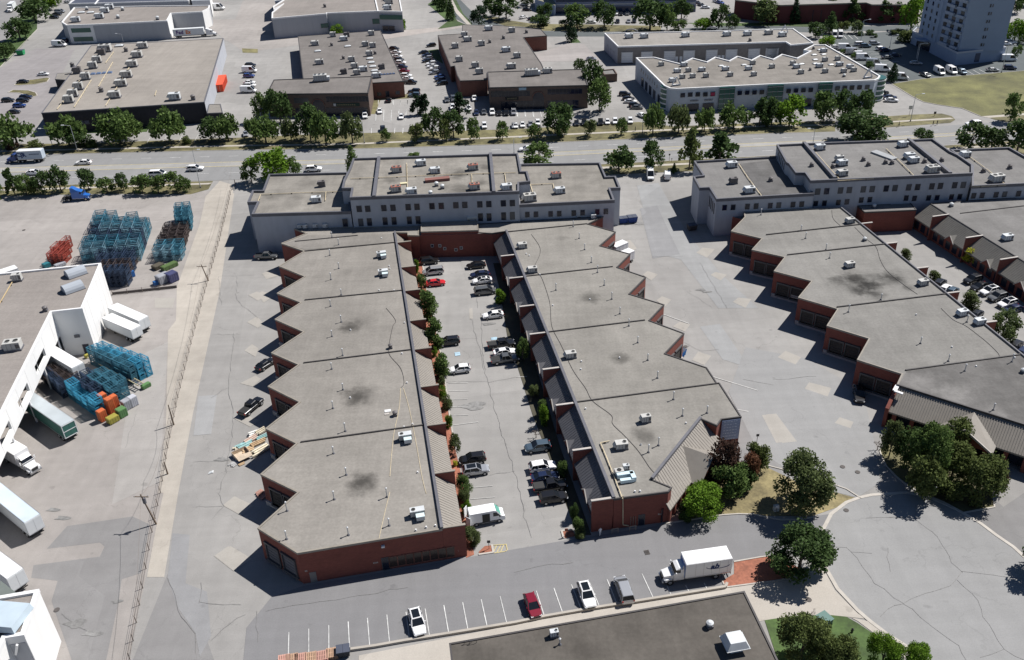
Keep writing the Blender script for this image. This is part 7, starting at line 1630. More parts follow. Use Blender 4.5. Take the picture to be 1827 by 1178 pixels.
for s in (-1, 1):
    mb = MB(); mb.hexa([(1.0, s*.93, 1.5), (2.05, s*.93, 1.5), (2.05, s*1.0, 1.5), (1.0, s*1.0, 1.5)][::s], [(1.0, s*.88, 2.2), (1.5, s*.88, 2.2), (1.5, s*.96, 2.2), (1.0, s*.96, 2.2)][::s], CGL); mb.build('side_window', r, loc=(0, 0, 0))
    mb = MB(); mb.box((2.0, s*1.15, 1.55), (.15, .22, .35), TRIM); mb.build('mirror', r, loc=(0, 0, 0))
    mb = MB(); mb.box((2.75, s*.75, 1.1), (.2, .3, .25), LAMPW); mb.build('headlight', r, loc=(0, 0, 0))
    mb = MB(); mb.box((-3.05, s*1.25, 1.5), (.9, .06, 1.9), WV, .9*s); mb.build('rear_door', r, loc=(0, 0, 0))
mb = MB(); mb.box((-.15, -.97 if n_.dot(Vector((-math.sin(a), math.cos(a), 0))) > 0 else .97, 1.4), (1.2, .06, 1.6), TRIM); mb.build('open_doorway', r, loc=(0, 0, 0))
mb = MB(); mb.box((-2.87, 0, 1.45), (.06, 1.7, 1.9), TRIM); mb.build('load_opening', r, loc=(0, 0, 0))
mb = MB(); mb.box((-.1, 0, .6), (4.2, 1.99, .2), TRIM); mb.build('side_moulding', r, loc=(0, 0, 0))
wheels(r, (-1.75, 1.9), 1.0, .37); tag(r, 'white high-roof cargo van with rear and side doors open in the courtyard', 'van')
# camper shell and boat-like load by the grey building: dark vehicle with white top
# ------------------------------------------------------------------ trees and shrubs
def leafmat(name, col, hue=.25):
    m = bpy.data.materials.new(name); m.use_nodes = True; t = m.node_tree; N = t.nodes; K = t.links
    b = N['Principled BSDF']; b.inputs['Roughness'].default_value = .6; b.inputs['Specular IOR Level'].default_value = .08
    g = N.new('ShaderNodeNewGeometry'); n = N.new('ShaderNodeTexNoise'); n.inputs['Scale'].default_value = .9; n.inputs['Detail'].default_value = 2
    K.new(g.outputs['Position'], n.inputs['Vector'])
    r = N.new('ShaderNodeMapRange'); r.inputs['From Min'].default_value = .3; r.inputs['From Max'].default_value = .7; r.inputs['To Min'].default_value = 1-hue; r.inputs['To Max'].default_value = 1+hue
    K.new(n.outputs['Fac'], r.inputs['Value'])
    ri = N.new('ShaderNodeMapRange'); ri.inputs['To Min'].default_value = .72; ri.inputs['To Max'].default_value = 1.3
    K.new(g.outputs['Random Per Island'], ri.inputs['Value'])
    mu = N.new('ShaderNodeMath'); mu.operation = 'MULTIPLY'; K.new(r.outputs['Result'], mu.inputs[0]); K.new(ri.outputs['Result'], mu.inputs[1])
    x = N.new('ShaderNodeVectorMath'); x.operation = 'SCALE'; x.inputs[0].default_value = col
    K.new(mu.outputs[0], x.inputs['Scale']); K.new(x.outputs['Vector'], b.inputs['Base Color'])
    tr = N.new('ShaderNodeBsdfTranslucent'); K.new(x.outputs['Vector'], tr.inputs['Color']); mx = N.new('ShaderNodeMixShader'); mx.inputs[0].default_value = .36
    K.new(b.outputs[0], mx.inputs[1]); K.new(tr.outputs[0], mx.inputs[2]); K.new(mx.outputs[0], N['Material Output'].inputs['Surface'])
    return m
LEAF = {'green': leafmat('leaf_green', (.105, .16, .048)), 'dark': leafmat('leaf_dark', (.066, .108, .036)), 'bright': leafmat('leaf_bright', (.125, .22, .025)), 'light': leafmat('leaf_light', (.12, .16, .06)),
        'olive': leafmat('leaf_olive', (.115, .145, .048)), 'blue': leafmat('needle_green', (.03, .055, .028)), 'yellow': leafmat('leaf_yellow', (.42, .42, .05)), 'red': leafmat('leaf_red', (.075, .045, .035)), 'brown': leafmat('leaf_brown', (.17, .085, .05)), 'grey': leafmat('leaf_grey', (.11, .14, .055))}
BARK = mat('bark', (.075, .06, .05), var=.2, scale=2)
rng = random.Random(11)
def leafquad(mb, c, s, m, rr):
    n = Vector((rr.gauss(0, 1), rr.gauss(0, 1), rr.gauss(.7, .7))).normalized()
    a = n.orthogonal().normalized(); a.rotate(__import__('mathutils').Quaternion(n, rr.uniform(0, 6.28))); b = n.cross(a)
    a *= s*rr.uniform(.7, 1.3)*.5; b *= s*rr.uniform(.45, .9)*.5
    k = len(mb.v); mb.v += [tuple(c-a-b*.4), tuple(c-b), tuple(c+a-b*.2), tuple(c+a*.3+b), tuple(c-a*.7+b*.7)]; mb.f.append((k, k+1, k+2, k+3, k+4)); mb.m.append(mb.mi(m))
def crown(kind, n, leaf, seed):
    """a crown in a unit space: radius about 1 sideways, height 0..1 scaled later"""
    rr = random.Random(seed); mb = MB(); M_ = LEAF['green']
    cl = []
    if kind == 'round':
        for i in range(26):
            a = rr.uniform(0, 6.28); z = rr.uniform(-.75, .95); r = math.sqrt(max(0, 1-z*z))*rr.uniform(.45, .82)
            cl.append((Vector((r*math.cos(a), r*math.sin(a), z*.82)), rr.uniform(.17, .38)))
    elif kind == 'flat':
        for i in range(30):
            a = rr.uniform(0, 6.28); r = math.sqrt(rr.random())*.85; z = (1-r*r)*.75*rr.uniform(-.25, 1)-.25
            cl.append((Vector((r*math.cos(a), r*math.sin(a), z)), rr.uniform(.2, .34)))
    elif kind == 'conifer':
        for i in range(46):
            f = i/46; a = i*2.4+rr.uniform(-.4, .4); r = (1-f)**.8*.78*rr.uniform(.65, 1.1)
            cl.append((Vector((r*math.cos(a), r*math.sin(a), -1+2*f)), .16+.2*(1-f)))
    elif kind == 'pine':
        for i in range(26):
            f = rr.random(); a = rr.uniform(0, 6.28); r = (1-f*.75)*.8*rr.uniform(.4, 1.05)
            cl.append((Vector((r*math.cos(a), r*math.sin(a), -.9+1.9*f)), rr.uniform(.14, .28)))
    elif kind == 'column':
        for i in range(24):
            f = i/24; a = rr.uniform(0, 6.28); r = .55*math.sin(math.pi*(.12+.8*f))*rr.uniform(.3, 1)
            cl.append((Vector((r*math.cos(a), r*math.sin(a), -1+2*f)), rr.uniform(.22, .36)))
    elif kind == 'shrub':
        for i in range(16):
            a = rr.uniform(0, 6.28); z = rr.uniform(-.9, .7); r = math.sqrt(max(0, 1-z*z*.8))*rr.uniform(.3, .72)
            cl.append((Vector((r*math.cos(a), r*math.sin(a), z)), rr.uniform(.28, .42)))
    tot = sum(r*r for _, r in cl)
    for c, r in cl:
        for _ in range(int(n*r*r/tot)):
            d = Vector((rr.gauss(0, 1), rr.gauss(0, 1), rr.gauss(.15, 1))).normalized()
            q = c+d*r*rr.uniform(.5, 1.2)
            leafquad(mb, q, leaf, M_, rr)
    rs = sorted(math.hypot(v[0], v[1]) for v in mb.v); R9 = rs[int(len(rs)*.96)]; zs = sorted(v[2] for v in mb.v); z0, z1 = zs[int(len(zs)*.02)], zs[int(len(zs)*.985)]
    mb.v = [(v[0]/R9, v[1]/R9, (v[2]-z0)/(z1-z0)*2-1) for v in mb.v]
    return mb, cl
CROWNS = {}
def crown_mesh(kind, lod, var):
    k = (kind, lod, var)
    if k not in CROWNS:
        n, lf = {0: (8000, .085), 1: (3000, .125), 2: (1200, .18)}[lod]
        mb, cl = crown(kind, n, lf, hash(k) % 1000 if False else sum(map(ord, kind))*7+lod*13+var)
        me = bpy.data.meshes.new('crown'); me.from_pydata(mb.v, [], mb.f); me.materials.append(LEAF['green']); me.update()
        CROWNS[k] = (me, cl)
    return CROWNS[k]
TRUNKS = {}
def trunk_mesh(kind, var, cl):
    k = (kind, var)
    if k not in TRUNKS:
        mb = MB(); top = .9 if kind in ('conifer', 'pine', 'column') else .45
        mb.cyl((0, 0, 0), (0, 0, .45), .035, .026, 7, BARK); mb.cyl((0, 0, .45), (0, 0, top), .026, .01, 7, BARK)
        for i, (c, r) in enumerate(cl[::3]):
            h = .28+.05*(i % 4); p = Vector((0, 0, h)); q = Vector((c.x*.35, c.y*.35, .62+c.z*.36)); mb.cyl(p, p.lerp(q, .85), .014, .005, 5, BARK)
        me = bpy.data.meshes.new('trunk'); me.from_pydata(mb.v, [], mb.f); me.materials.append(BARK); me.update(); TRUNKS[k] = me
    return TRUNKS[k]
TN = {'round': 'leafy_tree', 'flat': 'spreading_tree', 'conifer': 'spruce_tree', 'pine': 'pine_tree', 'column': 'columnar_shrub', 'shrub': 'shrub'}
TD = {'green': 'mid green', 'dark': 'dark green', 'bright': 'bright green', 'light': 'pale green', 'olive': 'olive green', 'blue': 'deep green', 'yellow': 'bright yellow', 'red': 'dark reddish', 'brown': 'rusty brown', 'grey': 'greyish green'}
def tree(t, bx, by, topy, wpx, kind, col, ctx, group=None, order='left', h=None):
    b = W(t, bx, by, 0); X, Y = px(t, bx, topy)
    H = h or solve_h(b, X, Y)
    X0, Y0 = px(t, bx, by); dist = (b-Vector((0, 0, CAMH))).length; wm = wpx*TILE[t][2]*dist/FPX*(1.06 if t == 'r' else .88 if t in 'vp0ab' else .93)
    if H > wm*2.1 and kind in ('round', 'flat'): H = wm*2.1
    r = thing(TN[kind], (b.x, b.y, 0), rng.uniform(0, 6.28))
    lod = 0 if dist < 150 else 1 if dist < 250 else 2
    if wm/dist*FPX > 60 and lod > 0: lod -= 1
    var = rng.randint(0, 2)
    me, cl = crown_mesh(kind, lod, var)
    low = {'round': .2, 'flat': .26, 'conifer': .05, 'pine': .15, 'column': .02, 'shrub': .0}[kind]
    tn = CAMH/math.hypot(b.x, b.y); lo_h, hi_h = .3, H
    for _ in range(24):
        m = (lo_h+hi_h)/2
        if m*(1+low)/2+math.sqrt((wm*.42*tn)**2+(m*(1-low)/2)**2) > H: hi_h = m
        else: lo_h = m
    H = max(lo_h, wm*.55); ch = H*(1-low)
    c = bpy.data.objects.new('crown' if kind != 'shrub' else 'foliage', me); sc.collection.objects.link(c); c.parent = r
    c.scale = (wm*.5, wm*.5, ch*.5); c.location = (0, 0, H*low+ch*.5)
    c.material_slots[0].link = 'OBJECT'; c.material_slots[0].material = LEAF[col]
    tm = trunk_mesh(kind, var, cl)
    q = bpy.data.objects.new('trunk' if kind not in ('shrub', 'column') else 'stem', tm); sc.collection.objects.link(q); q.parent = r
    q.scale = (max(wm*.9, H*.5), max(wm*.9, H*.5), H) if kind not in ('shrub', 'column') else (wm*.5, wm*.5, H*.8)
    later(r, '%s %s' % (TD[col], {'round': 'round tree', 'flat': 'spreading tree', 'conifer': 'spruce', 'pine': 'loose pine', 'column': 'upright shrub', 'shrub': 'shrub'}[kind]), ctx, 'shrub' if kind in ('shrub', 'column') else 'tree', group, order)
    return r
def trees(ctx, group, lst, order='left'):
    for a in lst: tree(*a, ctx=ctx, group=group, order=order)
trees('on the far road verge', 'trees on the north verge', [
  ('a', 130, 1032, 815, 262, 'flat', 'green'), ('a', 490, 1025, 812, 240, 'flat', 'green'), ('a', 845, 1005, 785, 315, 'flat', 'green'), ('a', 1195, 1008, 780, 255, 'flat', 'green'), ('a', 1485, 990, 828, 170, 'round', 'dark'), ('a', 1600, 985, 815, 175, 'flat', 'green'), ('a', 1790, 975, 830, 130, 'flat', 'green'),
  ('b', 60, 1008, 830, 205, 'flat', 'green'), ('b', 480, 1010, 785, 225, 'flat', 'green'), ('b', 372, 985, 740, 190, 'round', 'dark'), ('b', 665, 1006, 790, 175, 'flat', 'grey'), ('b', 235, 985, 830, 140, 'flat', 'grey'), ('b', 900, 992, 903, 75, 'round', 'green'), ('b', 1115, 1002, 865, 115, 'round', 'olive'), ('b', 1228, 965, 765, 170, 'round', 'dark'), ('b', 1372, 965, 775, 170, 'round', 'dark'), ('b', 1310, 990, 840, 105, 'round', 'olive'), ('b', 1515, 988, 828, 115, 'round', 'green'), ('b', 1715, 980, 855, 105, 'round', 'green'),
  ('c', 130, 982, 870, 100, 'round', 'green'), ('c', 325, 955, 850, 95, 'round', 'green'), ('c', 295, 950, 725, 240, 'round', 'dark'), ('c', 520, 957, 838, 95, 'round', 'grey'), ('c', 740, 948, 828, 90, 'round', 'green'), ('c', 960, 938, 730, 165, 'flat', 'green'), ('c', 1140, 932, 740, 165, 'flat', 'grey'), ('c', 1320, 925, 768, 140, 'flat', 'green'), ('c', 1525, 905, 730, 210, 'flat', 'green'), ('c', 1705, 885, 685, 160, 'pine', 'dark'), ('c', 1790, 880, 690, 150, 'pine', 'dark'),
  ('d', 160, 885, 678, 205, 'round', 'bright'), ('d', 15, 860, 700, 110, 'round', 'dark'), ('d', 395, 860, 652, 165, 'round', 'green'), ('d', 545, 845, 640, 155, 'round', 'dark'), ('d', 665, 840, 640, 165, 'round', 'dark'), ('d', 1710, 850, 660, 120, 'round', 'green'), ('d', 880, 572, 450, 80, 'conifer', 'blue')])
trees('by the brown buildings', 'trees by the brown buildings', [
  ('b', 160, 860, 632, 190, 'round', 'dark'), ('b', 35, 850, 655, 130, 'round', 'green'), ('b', 1120, 805, 665, 110, 'pine', 'blue'), ('b', 1175, 800, 660, 110, 'pine', 'blue'), ('b', 1415, 820, 650, 140, 'pine', 'blue'),
  ('c', 445, 500, 413, 90, 'round', 'dark'), ('c', 530, 690, 430, 160, 'round', 'dark'), ('c', 585, 785, 555, 180, 'round', 'green'), ('b', 555, 245, 172, 90, 'shrub', 'bright'), ('b', 650, 218, 132, 85, 'round', 'green'), ('b', 1010, 212, 138, 65, 'shrub', 'bright')])
trees('on the near road side', 'trees on the south verge', [
  ('q', 450, 425, -20, 520, 'round', 'bright'), ('q', 150, 432, 140, 260, 'round', 'green'), ('q', 745, 350, 85, 230, 'round', 'green'), ('f', 672, 235, 45, 115, 'conifer', 'green'), ('f', 1095, 135, 85, 85, 'round', 'green'),
  ('g', 160, 200, 25, 220, 'round', 'green'), ('g', 722, 225, 55, 215, 'flat', 'dark'), ('g', 955, 218, 12, 165, 'round', 'dark'), ('g', 1215, 210, -85, 175, 'pine', 'olive'), ('g', 1425, 175, -60, 235, 'pine', 'dark'), ('g', 1108, 232, 163, 45, 'conifer', 'dark'),
  ('d', 680, 1000, 775, 350, 'round', 'dark'), ('d', 1095, 1000, 902, 125, 'round', 'dark'), ('d', 1425, 1060, 868, 200, 'round', 'dark'), ('d', 1570, 1060, 895, 160, 'round', 'dark'), ('d', 1750, 1085, 835, 220, 'round', 'dark')])
trees('between yard and road', 'trees between the yard and the road', [
  ('e', 105, 225, 45, 95, 'pine', 'dark'), ('e', 190, 228, 85, 130, 'round', 'green'), ('e', 305, 222, 72, 120, 'round', 'dark'), ('e', 430, 205, 28, 135, 'round', 'dark'), ('e', 625, 200, 42, 120, 'round', 'dark'), ('e', 755, 215, 105, 120, 'round', 'green'), ('e', 870, 200, 75, 90, 'round', 'dark'), ('e', 1000, 215, 85, 135, 'round', 'green'), ('e', 1115, 218, 92, 120, 'round', 'green'), ('e', 1240, 205, 65, 130, 'round', 'green'), ('e', 1312, 208, 110, 75, 'round', 'green'), ('e', 5, 255, 135, 70, 'shrub', 'green'), ('e', 250, 228, 120, 90, 'round', 'olive')])
trees('at the top left corner', 'trees at the top left', [('a', 250, 152, -10, 210, 'round', 'dark'), ('a', 145, 280, 130, 175, 'round', 'dark'), ('a', 35, 425, 298, 130, 'round', 'dark'), ('a', 330, 75, -40, 150, 'round', 'bright'), ('a', 395, 40, -30, 80, 'round', 'green'), ('a', 90, 370, 300, 60, 'conifer', 'dark')])
trees('by the top side street', 'trees by the top side street', [
  ('b', 1300, 75, -60, 110, 'conifer', 'dark'), ('b', 1352, 140, 0, 90, 'conifer', 'dark'), ('b', 1262, 30, -60, 90, 'conifer', 'dark'), ('b', 1550, 182, 48, 125, 'round', 'blue'), ('b', 1740, 135, -40, 190, 'round', 'dark'), ('b', 1640, 112, -10, 130, 'round', 'dark'),
  ('c', 200, 145, 25, 115, 'round', 'dark'), ('c', 175, 188, 145, 145, 'shrub', 'dark'), ('c', 390, 292, 120, 80, 'conifer', 'blue'), ('c', 430, 195, 35, 180, 'round', 'green'), ('c', 620, 195, 15, 165, 'round', 'dark'), ('c', 345, 200, 140, 90, 'round', 'dark'), ('c', 940, 215, -10, 240, 'round', 'dark'), ('c', 1160, 135, -10, 140, 'round', 'dark'), ('c', 1140, 215, 142, 110, 'round', 'green'), ('c', 1310, 212, 128, 140, 'round', 'bright'), ('c', 1420, 205, 40, 125, 'round', 'dark'), ('c', 1515, 208, 103, 95, 'round', 'dark'), ('c', 1745, 170, 5, 175, 'round', 'light'), ('c', 1060, 215, 30, 120, 'round', 'green'), ('c', 80, 45, -40, 90, 'round', 'dark')])
trees('around the tower lot', 'trees around the tower lot', [
  ('d', 195, 162, -5, 85, 'conifer', 'blue'), ('d', 445, 235, 88, 100, 'conifer', 'dark'), ('d', 345, 265, 162, 115, 'round', 'dark'), ('d', 450, 125, -30, 140, 'conifer', 'dark'), ('d', 600, 155, -5, 125, 'pine', 'dark'), ('d', 825, 160, 10, 120, 'pine', 'dark'), ('d', 905, 155, 20, 110, 'round', 'dark'), ('d', 1010, 215, -30, 165, 'round', 'bright'), ('d', 535, 230, 150, 80, 'round', 'olive'), ('d', 630, 232, 145, 80, 'round', 'light'), ('d', 905, 245, 208, 65, 'shrub', 'olive'), ('d', 965, 292, 213, 95, 'shrub', 'olive'), ('d', 725, 245, 212, 55, 'shrub', 'dark'), ('d', 755, 262, 240, 45, 'shrub', 'dark'), ('d', 660, 250, 222, 45, 'shrub', 'dark'),
  ('d', 1735, 290, 140, 130, 'round', 'bright'), ('d', 1790, 310, 245, 60, 'round', 'green'), ('d', 1745, 405, 318, 60, 'round', 'green'), ('d', 1740, 95, -20, 90, 'round', 'dark'), ('d', 420, 320, 268, 110, 'shrub', 'bright'), ('z', 790, 510, 440, 90, 'round', 'green'), ('z', 940, 580, 490, 90, 'round', 'green'), ('z', 1150, 690, 610, 110, 'round', 'dark')])
trees('along the courtyard west bed', 'shrubs along the west bed of the courtyard', [
  ('A', 20, 255, 130, 55, 'column', 'bright'), ('A', 68, 395, 262, 105, 'round', 'green'), ('A', 130, 690, 430, 185, 'column', 'green'), ('A', 80, 560, 420, 90, 'round', 'green'), ('A', 205, 965, 705, 190, 'column', 'green'), ('A', 190, 1050, 965, 65, 'shrub', 'bright'), ('A', 265, 1240, 1030, 165, 'column', 'green'),
  ('C', 40, 255, 182, 65, 'shrub', 'bright'), ('C', 62, 330, 248, 78, 'shrub', 'grey'), ('C', 77, 450, 370, 55, 'shrub', 'bright'), ('C', 118, 630, 500, 85, 'round', 'grey'), ('C', 178, 905, 778, 105, 'shrub', 'green'), ('C', 180, 950, 860, 75, 'shrub', 'grey'), ('C', 192, 1015, 940, 70, 'shrub', 'bright'), ('C', 235, 1215, 1105, 115, 'shrub', 'grey'), ('C', 30, 180, 120, 60, 'shrub', 'grey'), ('C', 120, 705, 670, 35, 'shrub', 'yellow')], 'near')
trees('along the courtyard east bed', 'shrubs along the east bed of the courtyard', [
  ('A', 812, 545, 408, 110, 'column', 'bright'), ('A', 1030, 1090, 885, 140, 'round', 'green'), ('C', 635, 250, 170, 85, 'round', 'grey'), ('C', 690, 380, 275, 70, 'column', 'green'), ('C', 700, 440, 310, 70, 'column', 'bright'), ('C', 828, 770, 675, 75, 'shrub', 'green'), ('C', 930, 1130, 1040, 85, 'shrub', 'green'), ('C', 900, 1060, 960, 60, 'shrub', 'dark'), ('C', 940, 1175, 1110, 80, 'shrub', 'grey')], 'near')
trees('on the corner lawn by the tenant sign', 'trees on the corner lawn', [
  ('r', 1110, 690, 330, 270, 'round', 'red'), ('r', 1180, 815, 520, 260, 'round', 'green'), ('r', 1345, 680, 440, 160, 'round', 'brown'), ('r', 1415, 590, 345, 180, 'round', 'olive'), ('r', 945, 985, 700, 335, 'round', 'bright'), ('r', 800, 1010, 880, 130, 'shrub', 'dark'), ('r', 985, 690, 515, 160, 'round', 'red'), ('r', 1290, 740, 560, 200, 'round', 'dark'),
  ('0', 1426, 905, 812, 104, 'round', 'grey'), ('0', 1424, 1024, 942, 112, 'round', 'dark')])
trees('on the island lawn by the turning circle', 'trees on the island lawn', [
  ('v', 215, 650, 412, 140, 'round', 'grey'), ('v', 315, 700, 470, 190, 'round', 'dark'), ('v', 450, 800, 440, 260, 'round', 'green'), ('v', 620, 640, 395, 200, 'round', 'olive'), ('v', 620, 800, 560, 250, 'round', 'olive'), ('v', 430, 905, 640, 230, 'round', 'olive'), ('v', 790, 900, 635, 300, 'round', 'olive'), ('v', 620, 910, 780, 180, 'round', 'olive'), ('v', 900, 880, 700, 130, 'round', 'red')])
trees('on the lawn at the bottom edge', 'trees on the bottom lawn', [
  ('p', 240, 1170, 855, 350, 'round', 'olive'), ('p', 480, 1240, 1000, 260, 'round', 'olive'), ('p', 800, 1235, 1005, 230, 'round', 'bright'), ('p', 1040, 1260, 1070, 190, 'round', 'bright'), ('p', 1900, 560, 300, 230, 'round', 'dark')])
trees('between the far right blocks', 'shrubs between the far right blocks', [
  ('h', 1440, 868, 748, 135, 'round', 'yellow'), ('h', 970, 845, 765, 70, 'column', 'grey'), ('h', 1162, 995, 915, 80, 'column', 'grey'), ('h', 1418, 1185, 1068, 110, 'column', 'grey'), ('B', 850, 1010, 685, 270, 'round', 'light'), ('B', 860, 250, 165, 110, 'column', 'dark'), ('h', 1425, 775, 700, 60, 'conifer', 'dark'), ('h', 1650, 930, 860, 80, 'column', 'dark')], 'near')
trees('beside the big tan warehouse front', None, [('a', 552, 1030, 972, 200, 'shrub', 'dark'), ('a', 1310, 1008, 950, 70, 'shrub', 'olive'), ('a', 650, 1030, 995, 80, 'shrub', 'olive'), ('a', 90, 1045, 1015, 90, 'shrub', 'red'), ('a', 250, 1040, 1015, 110, 'shrub', 'olive')])
# bare little tree on the bottom lawn and one by the courtyard
def bare(t, x, y, topy, ctx):
    b = W(t, x, y, 0); X, Y = px(t, x, topy); H = solve_h(b, X, Y); r = thing('bare_tree', (b.x, b.y, 0)); mb = MB(); rr = random.Random(5)
    TWG = mat('grey_twigs', (.16, .13, .115), var=.1)
    def br(p, d, l, w_, n):
        q = p+d*l; mb.cyl(p, q, w_, w_*.6, 5, TWG)
        if n: 
            for _ in range(3 if n > 1 else 4): br(p.lerp(q, rr.uniform(.6, 1)), (d+Vector((rr.gauss(0, .5), rr.gauss(0, .5), rr.gauss(.1, .3)))).normalized(), l*.68, w_*.6, n-1)
    br(Vector((0, 0, 0)), Vector((0, 0, 1)), H*.3, .09, 5); mb.build('branches', r, loc=(0, 0, 0)); tag(r, 'bare grey leafless small tree '+ctx, 'tree')
bare('p', 300, 985, 755, 'behind the olive trees on the bottom lawn'); bare('C', 650, 520, 440, 'by the courtyard east bed'); bare('v', 140, 600, 510, 'left of the island lawn trees')
# ------------------------------------------------------------------ stacked steel racks in the west yard
def rackmesh(c, sx, sy, sz, solid=.0):
    key = (c.name, sx, sy, sz)
    mb = MB(); w_ = .1
    hx, hy = sx/2-.05, sy/2-.05
    for x in (-hx, hx):
        for y in (-hy, hy): mb.box((x, y, sz/2), (w_, w_, sz-.02), c)
    for z in (.12, sz*.55, sz-.06):
        for y in (-hy, hy): mb.box((0, y, z), (sx-.2, w_*.9, w_*.9), c)
        for x in (-hx, hx): mb.box((x, 0, z), (w_*.9, sy-.2, w_*.9), c)
    for k in range(4): mb.box((0, -hy+2*hy*(k+.5)/4, .2), (sx-.2, 2*hy/4*.4, .05), c)
    for k in range(4): mb.box((0, -hy+2*hy*(k+.5)/4, sz-.07), (sx-.2, .07, .05), c)
    for k in (-.33, .33):
        for s in (-1, 1): mb.box((k*sx, s*hy, sz/2), (.07, .07, sz-.1), c); mb.box((s*hx, k*sy, sz/2), (.07, .07, sz-.1), c)
    for s in (-1, 1): mb.box((0, s*hy, sz*.3), (sx-.2, .03, .14), c); mb.box((s*hx, 0, sz*.3), (.03, sy-.2, .14), c)
    for s in (-1, 1): mb.bar((-hx, s*hy, .2), (hx, s*hy, sz*.9), .05, .05, c)
    return mb
def rack_proto(name, c, sx, sy, sz):
    mb = rackmesh(c, sx, sy, sz); me = bpy.data.meshes.new(name); me.from_pydata(mb.v, [], mb.f); me.materials.append(c); me.update(); return me
RKB = mat('rack_blue', (.035, .14, .20), var=.25, scale=1.2, rough=.6); RKL = mat('rack_pale_blue', (.10, .19, .24), var=.2, scale=1.2, rough=.6); RKN = mat('rack_navy', (.018, .035, .07), var=.2, rough=.6); RKR = mat('rack_red', (.26, .045, .03), var=.2, rough=.6); RKK = mat('rack_brown', (.045, .032, .03), var=.3, rough=.7); RKC = mat('rack_cyan', (.035, .24, .38), var=.2, rough=.6)
RACKS = [0]
def rackfield(t, quad, nx, ny, nz, cols, label, group, cat='rack', sz=1.1, jitter=.05, fill=.96, drop=.0):
    P_ = [W(t, *q) for q in quad]  # back-left, back-right, front-right, front-left
    sx = ((P_[1]-P_[0]).length+(P_[2]-P_[3]).length)/2/nx; sy = ((P_[3]-P_[0]).length+(P_[2]-P_[1]).length)/2/ny
    a = math.atan2((P_[2]-P_[3]).y, (P_[2]-P_[3]).x)
    mes = [rack_proto('steel_rack', c, sx*fill, sy*fill, sz) for c in cols]
    for i in range(nx):
        for j in range(ny):
            u, v = (i+.5)/nx, (j+.5)/ny
            p = P_[0].lerp(P_[1], u).lerp(P_[3].lerp(P_[2], u), v)
            n = nz-(1 if rng.random() < drop else 0)
            for k in range(n):
                o = bpy.data.objects.new('wire_crate' if cat == 'crate' else 'steel_rack', mes[(j*len(mes)//ny+ (1 if rng.random() < .12 else 0)) % len(mes)]); sc.collection.objects.link(o)
                o.location = (p.x+rng.uniform(-jitter, jitter), p.y+rng.uniform(-jitter, jitter), .06+k*sz); o.rotation_euler.z = a+rng.uniform(-.02, .02)
                tag(o, label, cat, group); RACKS[0] += 1
rackfield('e', [(700, 440), (1065, 470), (990, 690), (590, 735)], 5, 6, 3, [RKB, RKL, RKN, RKB, RKL], 'blue steel rack in the big stacked block of the left yard', 'racks of the big blue block', sz=1.6, drop=.15)
rackfield('e', [(690, 720), (975, 700), (905, 870), (770, 878)], 4, 4, 3, [RKN, RKK, RKN], 'dark steel rack at the front end of the big stacked block', 'dark racks of the front block', sz=1.5)
rackfield('e', [(1245, 395), (1355, 385), (1350, 480), (1250, 490)], 2, 3, 3, [RKB], 'blue steel rack at the far end of the right-hand stacks', 'racks of the far small block', sz=1.6)
rackfield('e', [(1170, 495), (1330, 480), (1310, 585), (1120, 600)], 3, 3, 2, [RKK], 'brown steel rack in the middle of the right-hand stacks', 'brown racks', sz=1.5)
rackfield('e', [(1110, 620), (1300, 610), (1285, 690), (1090, 700)], 3, 2, 2, [RKB, RKL], 'pale blue steel rack at the near end of the right-hand stacks', 'pale blue racks', sz=1.6)
rackfield('e', [(385, 590), (495, 585), (480, 715), (365, 715)], 3, 3, 2, [RKR], 'red steel rack in the small red pile of the left yard', 'red racks', sz=1.5, drop=.3)
rackfield('s', [(560, 560), (815, 640), (700, 700), (480, 590)], 5, 3, 3, [RKC, RKC, RKB], 'bright blue steel rack piled by the white trailers', 'bright blue racks by the trailers', sz=1.4)
rackfield('s', [(520, 670), (690, 745), (520, 880), (370, 770)], 4, 4, 3, [RKB, RKN, RKC], 'blue steel rack between the green trailer and the conveyor', 'blue racks by the conveyor', sz=1.35, drop=.2)
rackfield('s', [(325, 640), (430, 690), (345, 780), (245, 690)], 3, 3, 3, [RKK, RKN], 'dark wire crate stacked under the white fascia', 'dark wire crates', cat='crate', sz=1.1)
# odd crates
def crates(t, lst, h_=1.2):
    for x, y, w_, d_, hh, col, lab, cat in lst:
        v = W(t, x, y, 0); r = thing('storage_crate', (v.x, v.y, .05), .9); m = mat('crate_'+col[0], col[1], var=.12, scale=2, rough=.6)
        mb = MB(); mb.box((0, 0, hh/2+.1), (w_, d_, hh), m)
        for k in range(4): mb.box((-w_/2+w_*(k+.5)/4, -d_/2-.02, hh/2+.1), (.06, .05, hh), m); 
        mb.build('crate_body', r, loc=(0, 0, 0)); mb = MB()
        for x_ in (-1, 1): mb.box((x_*w_*.38, 0, .05), (.14, d_, .12), COPD)
        mb.box((0, 0, hh+.13), (w_*.9, d_*.9, .06), m); mb.build('runner', r, loc=(0, 0, 0)); tag(r, lab, cat)
ORG = ('orange', (.5, .12, .04)); GRC = ('green', (.09, .2, .07)); YEL = ('yellow', (.3, .27, .05)); BLC = ('blue', (.02, .12, .35)); GYC = ('grey', (.3, .31, .34)); NVC = ('indigo', (.05, .055, .13))
